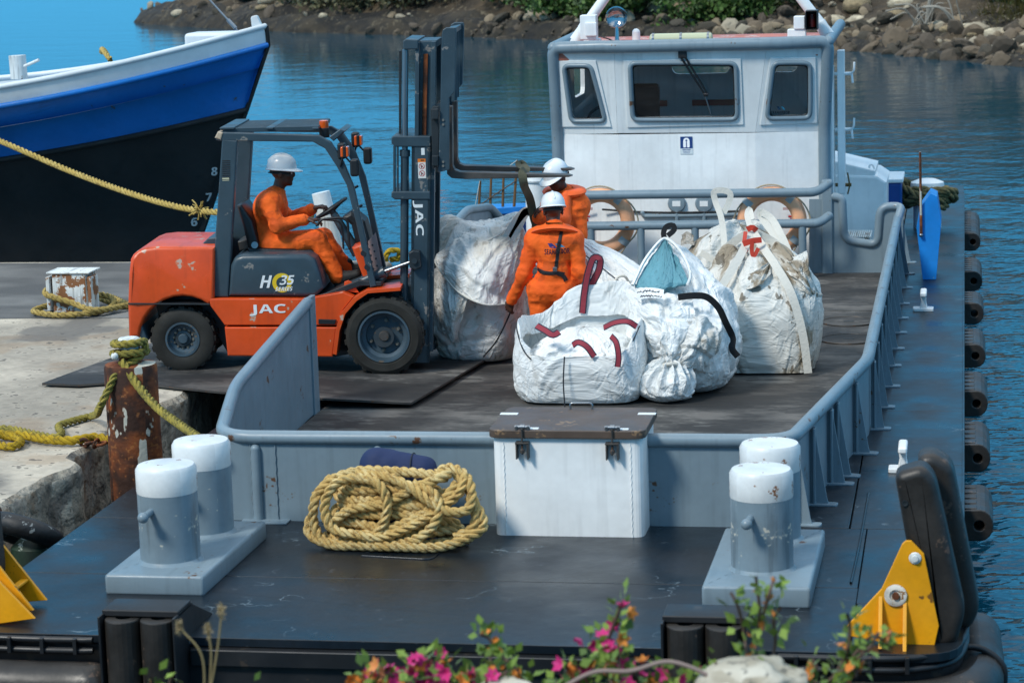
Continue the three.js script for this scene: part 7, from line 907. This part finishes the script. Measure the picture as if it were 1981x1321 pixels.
{ // boulders, each a thing
  const r = rng(31), kinds = [0, 1, 2].map(k => { const g = new THREE.IcosahedronGeometry(1, 3), q = g.attributes.position; for (let i = 0; i < q.count; i++) { const P = V().fromBufferAttribute(q, i), f = 1 + .32 * fb3(P.x * 1.3 + k * 9, P.y * 1.3, P.z * 1.3, 3); q.setXYZ(i, P.x * f, P.y * f * .7, P.z * f); } return clean(mergeVertices(g)); });
  const mats = [painted(0xb3a78f, { rough: .95, vary: .15, seed: 1140, bump: .02, T: 1.5, size: 256 }), painted(0x8a7a5e, { rough: .95, vary: .2, seed: 1150, bump: .02, T: 1.5, size: 256 })]; const names = ['pale limestone boulder', 'brown weathered boulder'];
  const list = [[810, 3.4, .55], [830, 2.6, .4], [793, 3.0, .3], [860, 2.9, .35], [355, 2.0, .6], [400, 2.2, .8], [440, 1.8, .5], [900, 2.2, .25], [930, 2.4, .3], [1490, 2.6, .5], [1510, 3.6, .6], [1540, 2.9, .4], [1560, 4.0, .45], [1595, 3.0, .35], [1475, 4, .4], [1610, 2.2, .3], [1718, 2.1, .35], [1738, 2.2, .3], [1784, 2.3, .45], [1760, 1.9, .22], [1850, 2.6, .28], [1885, 2.5, .3], [1905, 2.8, .35], [1930, 2.6, .3], [1948, 3.0, .4], [1965, 2.5, .35], [1980, 2.2, .45], [1872, 1.6, .2], [1820, 1.3, .2], [1700, 1.0, .22], [1915, 1.2, .22], [470, .8, .3], [610, .6, .25], [330, .5, .4], [560, 2.6, .3], [690, 2.2, .28]];
  list.forEach(([u, s, k], i) => { const P = shoreAt(u, s), m = new THREE.Mesh(kinds[i % 3], mats[i % 3 === 1 ? 1 : 0]); m.name = numbered('boulder'); m.position.copy(P).add(V(0, k * .15, 0)); m.scale.set(k * .72 * (1 + .5 * r()), k * .62, k * .72 * (1 + .4 * r())); m.rotation.y = r() * 6; m.castShadow = m.receiveShadow = true; scene.add(m); m.userData = { label: names[i % 3 === 1 ? 1 : 0] + (u < 1000 ? ' on the far bank between the ship bow and the green shrubs' : ' on the stony far bank near the bleached dead branches'), category: 'boulder', group: names[i % 3 === 1 ? 1 : 0] + 's along the far shore' }; });
}
{ // uncountable rubble along the waterline
  const r = rng(35), geo = new THREE.IcosahedronGeometry(1, 1), q = geo.attributes.position; for (let i = 0; i < q.count; i++) { const P = V().fromBufferAttribute(q, i), f = 1 + .5 * fb3(P.x * 1.7, P.y * 1.7, P.z * 1.7, 2); q.setXYZ(i, P.x * f, P.y * f * .7, P.z * f); } const gg = clean(geo); gg.computeVertexNormals(); const N = 1500, m = new THREE.InstancedMesh(gg, new THREE.MeshStandardMaterial({ color: 0xffffff, roughness: .95 }), N), M4 = new THREE.Matrix4(), cols = [[.22, .17, .11], [.34, .29, .21], [.09, .07, .05], [.065, .055, .04], [.14, .105, .07]];
  for (let i = 0; i < N; i++) { const k = Math.floor(r() * shore.length), s = -.15 + Math.pow(r(), 1.5) * 3.6, P = inland(k, s), z = .05 + .2 * Math.pow(r(), 3); if (P.x < -9 && (i % 6 || s > 1.4)) { P.copy(inland(shore.length - 1 - i % 60, s)); } P.y = hillY(k, s, P) + z * .2; M4.compose(P, new THREE.Quaternion().setFromEuler(new THREE.Euler(r() * 6, r() * 6, r() * 6)), V(z * (1 + r()), z, z * (1 + r()))); m.setMatrixAt(i, M4); const c = cols[s < .6 ? 2 + Math.floor(r() * 3) : Math.floor(r() * 5)]; m.setColorAt(i, new THREE.Color().setRGB(...c)); }
  m.name = 'shore_rubble'; m.castShadow = m.receiveShadow = true; tag(m, 'broken stones strewn along the foot of the far shore', 'stones', null, 'stuff'); scene.add(m);
}
const leafMat = (c1, c2, seed) => new THREE.MeshPhysicalMaterial({ map: texture(128, (u, v) => mixc(hex(c1), hex(c2), clamp(.5 + tf(u, v, 4, 4, 3, seed) * 1.4)), true, .7), roughness: .7, transmission: .25, thickness: 0, side: THREE.DoubleSide });
function leaves(list) { // list of {p, n, d, l, w}: folded two-quad leaves
  const pos = [], nor = [], uv = []; let k = 0; for (const { p: q, n, d, l, w } of list) { const s = n.clone().cross(d).normalize(), up = d.clone().cross(s).normalize(), tip = q.clone().addScaledVector(d, l), a = q.clone().addScaledVector(d, l * .42).addScaledVector(s, w).addScaledVector(up, w * .25), b = q.clone().addScaledVector(d, l * .42).addScaledVector(s, -w).addScaledVector(up, w * .25), m = q.clone().addScaledVector(d, l * .5).addScaledVector(up, -.0); k += .37; for (const t of [[q, m, a], [a, m, tip], [q, b, m], [m, b, tip]]) for (const v of t) { pos.push(v.x, v.y, v.z); nor.push(up.x, up.y, up.z); uv.push(k % 1 * .7, (k * 1.7) % 1 * .7); } }
  const g = new THREE.BufferGeometry(); g.setAttribute('position', new THREE.Float32BufferAttribute(pos, 3)); g.setAttribute('normal', new THREE.Float32BufferAttribute(nor, 3)); g.setAttribute('uv', new THREE.Float32BufferAttribute(uv, 2)); return g;
}
const rv = r => V(r() - .5, r() - .5, r() - .5).normalize();
{ // shrubs on the bank
  const r = rng(51), mats = [leafMat(0x2f4a16, 0x57782a, 1200), leafMat(0x24361a, 0x43572a, 1210), leafMat(0x5a5a3a, 0x7d7650, 1220)], bark = std(0x4a4035, .9);
  const shrub = (u, s, R, h, k, label, n = 1500) => { const P = shoreAt(u, s), T = thing('shrub', label, 'shrub', [P.x, P.y, P.z], k === 2 ? 'dry scrub on the far shore' : 'green shrubs on the far shore'); const L = [], st = []; const lobes = []; for (let i = 0; i < 9; i++) lobes.push([P.clone().add(V((r() - .5) * 1.5 * R, h * (.35 + .5 * r()), (r() - .5) * R)), R * (.3 + .35 * r())]); for (const [c] of lobes) st.push(tube([P.clone().add(V(0, -.2, 0)), P.clone().lerp(c, .5).add(V((r() - .5) * .3, .1, 0)), c], .035, 8, 5)); for (let i = 0; i < n; i++) { const [c, q] = lobes[Math.floor(r() * 9)], d = rv(r), rad = q * Math.pow(r(), .4), p0 = c.clone().add(V(d.x * rad * 1.2, d.y * rad * .8, d.z * rad)); L.push({ p: p0, n: rv(r).add(V(0, 1, 0)).normalize(), d: rv(r), l: .16 + .12 * r(), w: .05 + .03 * r() }); } add(T, 'stems', st, bark); add(T, 'crown', leaves(L), mats[k], keep); T.children[0].userData.kind = T.children[1].userData.kind = 'stuff'; };
  [[895, 2.6, 1.3, .7], [960, 2.2, 1.6, .8], [1040, 2.0, 1.7, .9], [1120, 1.8, 1.8, 1.0], [1200, 1.8, 1.7, 1.0], [1275, 2.2, 1.5, .9], [1330, 2.8, 1.4, .9]].forEach(([u, s, R, h]) => shrub(u, s, R, h, 0, 'bright green shrub overhanging the far shore behind the wheelhouse roof', 2200));
  [[1660, 4.6, 1.4, 1.2], [1770, 3.9, 1.3, 1.1], [1830, 4.6, 1.5, 1.2], [1420, 4.2, 1.6, 1.2]].forEach(([u, s, R, h]) => shrub(u, s, R, h, 1, 'dark green shrub high on the stony far shore bank', 1500));
  [[520, 2.2, 1.7, .6], [590, 2.0, 1.7, .6], [650, 2.2, 1.6, .6], [720, 2.2, 1.6, .7], [770, 2.6, 1.5, .7]].forEach(([u, s, R, h]) => shrub(u, s, R, h, 2, 'grey dry scrub above the low dark rock ledge on the far shore', 1300));
  for (let i = 0; i < 14; i++) shrub(380 + i * 125, 11 + 5 * r(), 2.6, 2.6, 1, 'dark green thicket shrub on top of the far shore hill', 900);
}
{ // hanging dry grass and twigs
  const r = rng(61), L = [], gm = leafMat(0x6e6a38, 0x8f8650, 1240), tw = []; for (let i = 0; i < 5200; i++) { const u = 1740 + r() * 330, s = 2.6 + r() * 3.5, P = shoreAt(u, s).add(V((r() - .5) * .8, .1 + r() * .25, 0)), d = V((r() - .5) * .7, -.1 + r() * .9, .6 + .4 * r()).normalize(); L.push({ p: P, n: V(0, 1, .2), d, l: .5 + .5 * r(), w: .012 }); } const G = add(null, 'dry_grass', leaves(L), gm, keep); tag(G, 'dry yellowish grass hanging over the stony far bank', 'grass', null, 'stuff');
  const L2 = []; for (let i = 0; i < 4200; i++) { const u = 470 + r() * 350, s = 1.6 + r() * 2.6, P = shoreAt(u, s); L2.push({ p: P, n: V(0, 1, .2), d: V((r() - .5) * 1.2, .8, .4 * r()).normalize(), l: .5 + .6 * r(), w: .012 }); } const G2 = add(null, 'dry_brush', leaves(L2), leafMat(0x4d463a, 0x6c6354, 1250), keep); tag(G2, 'grey leafless brush covering the far bank behind the ship bow', 'brush', null, 'stuff');
  const dead = std(0x9a9488, .9); [[1660, 2.0], [1700, 1.8], [1735, 1.9], [1640, 2.4]].forEach(([u, s], k) => { const P = shoreAt(u, s), T = thing('dead_branch', 'bleached dead branch lying on the stony shore right of the wheelhouse'.replace('right of', 'beyond'), 'branch', [P.x, P.y, P.z], 'bleached dead branches on the far shore'); for (let b = 0; b < 4; b++) { const e = P.clone().add(V((r() - .5) * 2.2, .3 + r() * 1.1, .3 + (r() - .5))); add(T, 'limb', tube([P.clone().add(V((r() - .5) * .5, 0, 0)), P.clone().lerp(e, .45).add(V(0, .35, .1)), e], .03 - .004 * b, 14, 5), dead); } });
}
// ---------------------------------------------------------------- planted bank in the foreground
{
  const r = rng(71), gy = (x, z) => { const y = Zp(990, 1321, z).y; return (z > -9.6 ? y - .28 : y - .28 - (-9.6 - z) * 1.3) + .07 * fb3(x * 2, z * 2, 1, 3); }; const rows = []; for (let z = -4; z >= -11.6; z -= .25) { const row = []; for (let x = -9; x <= 6; x += .25) row.push(V(x, Math.max(WATER - 1, gy(x, z)), z)); rows.push(row); } structure('foreground_bank', gridGeo(rows), new THREE.MeshStandardMaterial({ map: texture(256, (u, v) => mixc([.2, .17, .12], [.42, .38, .3], clamp(.5 + tf(u, v, 6, 6, 5, 1300))), true, 2), roughness: .95, bumpMap: bumpBrush, bumpScale: .03 }));
  const rockM = new THREE.MeshStandardMaterial({ map: texture(256, (u, v) => { const n = tf(u, v, 6, 6, 5, 1310), f = tf(u, v, 20, 20, 3, 1320); return mixc(mixc([.62, .59, .52], [.78, .76, .70], clamp(.5 + n)), [.3, .3, .28], step(.2, .45, f) * .6); }, true, .6), roughness: .95, bumpMap: bumpBrush, bumpScale: .012 });
  [[1455, 1300, 1.0, 'large pale limestone rock among the foreground flowers'], [975, 1326, .5, 'small white rock under the pink flowers']].forEach(([u, v, k, label], i) => { const c = Zp(u, v + 28 * k, -8.1), g = new THREE.IcosahedronGeometry(.2 * k, 5), q = g.attributes.position; for (let j = 0; j < q.count; j++) { const P = V().fromBufferAttribute(q, j), f = 1 + .5 * fb3(P.x * 6 / k + i * 5, P.y * 6 / k, P.z * 6 / k, 4); q.setXYZ(j, P.x * f * .92, P.y * f * .45, P.z * f * .9); } const h = mergeVertices(g); h.deleteAttribute('normal'); h.deleteAttribute('uv'); const hh = mergeVertices(h); hh.computeVertexNormals(); hh.rotateZ(.12); hh.translate(c.x, c.y, c.z); const m = add(null, 'rock', hh, rockM); tag(m, label, 'rock'); });
  const green = leafMat(0x4a6a24, 0x84a03c, 1330), pink = leafMat(0xd01a78, 0xe6569c, 1340), oran = leafMat(0xd97a22, 0xe8953c, 1350), peach = leafMat(0xe09a52, 0xd8744a, 1360), bark = std(0x5b4a40, .9), dry = std(0x8d7f58, .9);
  for (const m of [pink, oran, peach]) m.roughness = .8;
  const plant = (label, stems, opt) => { const z = opt.z ?? -8.2, b = Zp(stems[0][0][0], stems[0][0][1], z), T = thing('bougainvillea', label, 'flowering plant', [b.x, b.y, b.z], opt.group), L = [], Fl = [[], [], []], st = []; for (const s of stems) { const pts = s.map(([u, v], i) => Zp(u, v + (opt.bud ? 6 : 20), z + .12 * n3(u * .02, v * .02, 3))), c = resample(pts, .02); st.push(sweep(c, .006, 6)); c.forEach((q, i) => { const t = i / c.length; if (i > 1) for (let k = 0; k < opt.leaf * .62; k++) for (let z2 = 0; z2 < (opt.bud ? 1 : 2); z2++) { const d = rv(r).add(V(0, .25, 0)).normalize(); L.push({ p: q.clone().addScaledVector(d, .008 + .05 * r()), n: rv(r).add(V(0, 1.2, .3)).normalize(), d, l: .034 + .024 * r(), w: .013 + .007 * r() }); } if (t > .2) for (let z3 = 0; z3 < 2; z3++) if (r() < opt.flower) { const k = opt.mix[Math.floor(r() * opt.mix.length)], ctr = q.clone().addScaledVector(rv(r), .05 * r()), ax = rv(r).add(V(0, .6, .6)).normalize(); const f3 = frame3(ax, Math.abs(ax.y) > .9 ? V(1, 0, 0) : V(0, 1, 0)), sz = opt.bud ? .018 : .036; for (let a = 0; a < 3; a++) for (const tw of [0, 1.05]) { const an = a * 2.094 + tw, d = f3.r.clone().multiplyScalar(Math.cos(an)).addScaledVector(f3.u, Math.sin(an)).addScaledVector(ax, .7).normalize(); Fl[k].push({ p: ctr, n: ax, d, l: sz * (.85 + .3 * r()), w: sz * .42 }); } } }); } add(T, 'stem', st, bark); const f = add(T, 'foliage', leaves(L), green, keep); f.userData.kind = 'stuff'; Fl.forEach((q, k) => { if (q.length) { const m = add(T, 'bracts', leaves(q), [pink, oran, peach][k], keep); m.userData.kind = 'stuff'; } }); T.children[0].userData.kind = 'stuff'; return T; };
  const S = (...a) => a;
  plant('bougainvillea with orange and peach flowers at the end of the bed below the rope coil', [S([740, 1370], [735, 1330], [715, 1305], [700, 1290]), S([745, 1370], [740, 1325], [728, 1300], [735, 1285]), S([760, 1370], [765, 1340], [760, 1310]), S([750, 1370], [720, 1335], [705, 1310])], { leaf: .8, flower: 1.1, mix: [2, 2, 1] });
  plant('bougainvillea with magenta flowers in the bed below the coiled rope', [S([850, 1370], [840, 1310], [820, 1280], [800, 1258]), S([850, 1370], [835, 1300], [838, 1260], [832, 1248]), S([860, 1370], [870, 1320], [868, 1290], [860, 1270]), S([880, 1370], [890, 1320], [905, 1300], [925, 1292]), S([900, 1370], [920, 1325], [940, 1305], [960, 1296]), S([890, 1370], [912, 1310], [915, 1285], [918, 1275]), S([800, 1340], [775, 1300], [750, 1285], [716, 1282]), S([860, 1360], [820, 1325], [790, 1312], [770, 1300])], { leaf: 1.6, flower: .4, mix: [0, 0, 0, 1] });
  plant('leafy green bougainvillea shoot with small orange buds below the locker', [S([1035, 1370], [1020, 1320], [990, 1280], [962, 1258], [945, 1228], [930, 1222]), S([1000, 1330], [960, 1300], [948, 1270], [955, 1240], [958, 1228]), S([985, 1340], [975, 1300], [985, 1290])], { leaf: 1.7, flower: .1, mix: [1], bud: true });
  plant('bougainvillea with magenta flowers and tall orange-budded shoot below the deck locker', [S([1190, 1370], [1185, 1310], [1170, 1250], [1180, 1210], [1203, 1148]), S([1190, 1360], [1180, 1290], [1160, 1230], [1146, 1218]), S([1195, 1360], [1200, 1280], [1196, 1240], [1200, 1200]), S([1130, 1370], [1115, 1310], [1100, 1280], [1095, 1268]), S([1140, 1370], [1130, 1300], [1125, 1275], [1120, 1262]), S([1250, 1370], [1240, 1310], [1225, 1280], [1220, 1265]), S([1210, 1370], [1260, 1310], [1280, 1290], [1300, 1285]), S([1150, 1370], [1150, 1320], [1160, 1290]), S([1250, 1370], [1250, 1330], [1262, 1305])], { leaf: 1.5, flower: .24, mix: [0, 0, 0, 1, 2] });
  plant('upright bougainvillea shoots with orange buds in front of the right bollard pair', [S([1450, 1370], [1445, 1300], [1462, 1240], [1470, 1180], [1463, 1110]), S([1460, 1240], [1475, 1190], [1490, 1140], [1498, 1112]), S([1448, 1290], [1440, 1220], [1425, 1160], [1414, 1140]), S([1480, 1330], [1500, 1240], [1498, 1190], [1510, 1170]), S([1400, 1370], [1392, 1310], [1385, 1275])], { leaf: 1.0, flower: .09, mix: [1], bud: true });
  plant('green bougainvillea branch with orange flowers beneath the yellow bracket', [S([1560, 1370], [1590, 1310], [1640, 1270], [1680, 1235], [1700, 1205]), S([1600, 1310], [1640, 1240], [1645, 1190], [1640, 1170]), S([1650, 1250], [1690, 1210], [1710, 1218]), S([1570, 1370], [1575, 1310], [1580, 1270], [1572, 1255]), S([1545, 1370], [1548, 1320], [1552, 1280]), S([1620, 1290], [1660, 1260], [1655, 1290])], { leaf: 1.6, flower: .10, mix: [1, 1, 2] });
  plant('low bougainvillea with magenta flowers between the rocks', [S([1320, 1380], [1330, 1330], [1345, 1305], [1360, 1290]), S([1310, 1380], [1300, 1330], [1310, 1300]), S([1280, 1380], [1275, 1335], [1285, 1310]), S([1050, 1380], [1060, 1335], [1085, 1310])], { leaf: 1.8, flower: .25, mix: [0, 0, 1] });
  { const b = Zp(1180, 1320, -8.15), T = add(null, 'bare_branch', [sweep(resample([[1080, 1335], [1150, 1300], [1220, 1298], [1290, 1280], [1340, 1292], [1380, 1312]].map(([u, v]) => Zp(u, v, -8.05)), .02), .008, 7)], std(0x8a7a74, .9)); tag(T, 'bare grey woody branch lying across the flowers', 'branch'); }
  for (const [pts, head, label] of [[[[400, 1370], [418, 1270], [428, 1190]], [428, 1184], 'tall dry grass stalk with a fluffy head before the left push fender'], [[[395, 1370], [390, 1270], [348, 1215]], [346, 1214], 'bent grass stalk with brown head over the left push fender'], [[[402, 1370], [408, 1270], [402, 1222]], [402, 1220], 'short dry grass stalk between two taller stalks']]) { const T = thing('grass_stalk', label, 'grass', Zp(pts[0][0], pts[0][1], -8).toArray()); add(T, 'stalk', tube(pts.map(([u, v]) => Zp(u, v, -8)), .0035, 20, 6), dry); const h = Zp(...head, -8), L = []; for (let i = 0; i < 90; i++) { const d = rv(r).add(V(0, .3, 0)).normalize(); L.push({ p: h.clone().add(V(0, (r() - .5) * .04, 0)), n: rv(r), d, l: .014 + .012 * r(), w: .0025 }); } const m = add(T, 'seed_head', leaves(L), leafMat(0x9a8a62, 0xb09c74, 1370), keep); m.userData.kind = 'stuff'; }
  plant('small yellow-green weed at the foot of the dry grass stalks', [S([300, 1380], [298, 1330], [292, 1305]), S([320, 1380], [325, 1330], [330, 1305]), S([470, 1390], [480, 1340], [486, 1318])], { leaf: .9, flower: .02, mix: [1], bud: true });
}
renderer.render(scene, camera);
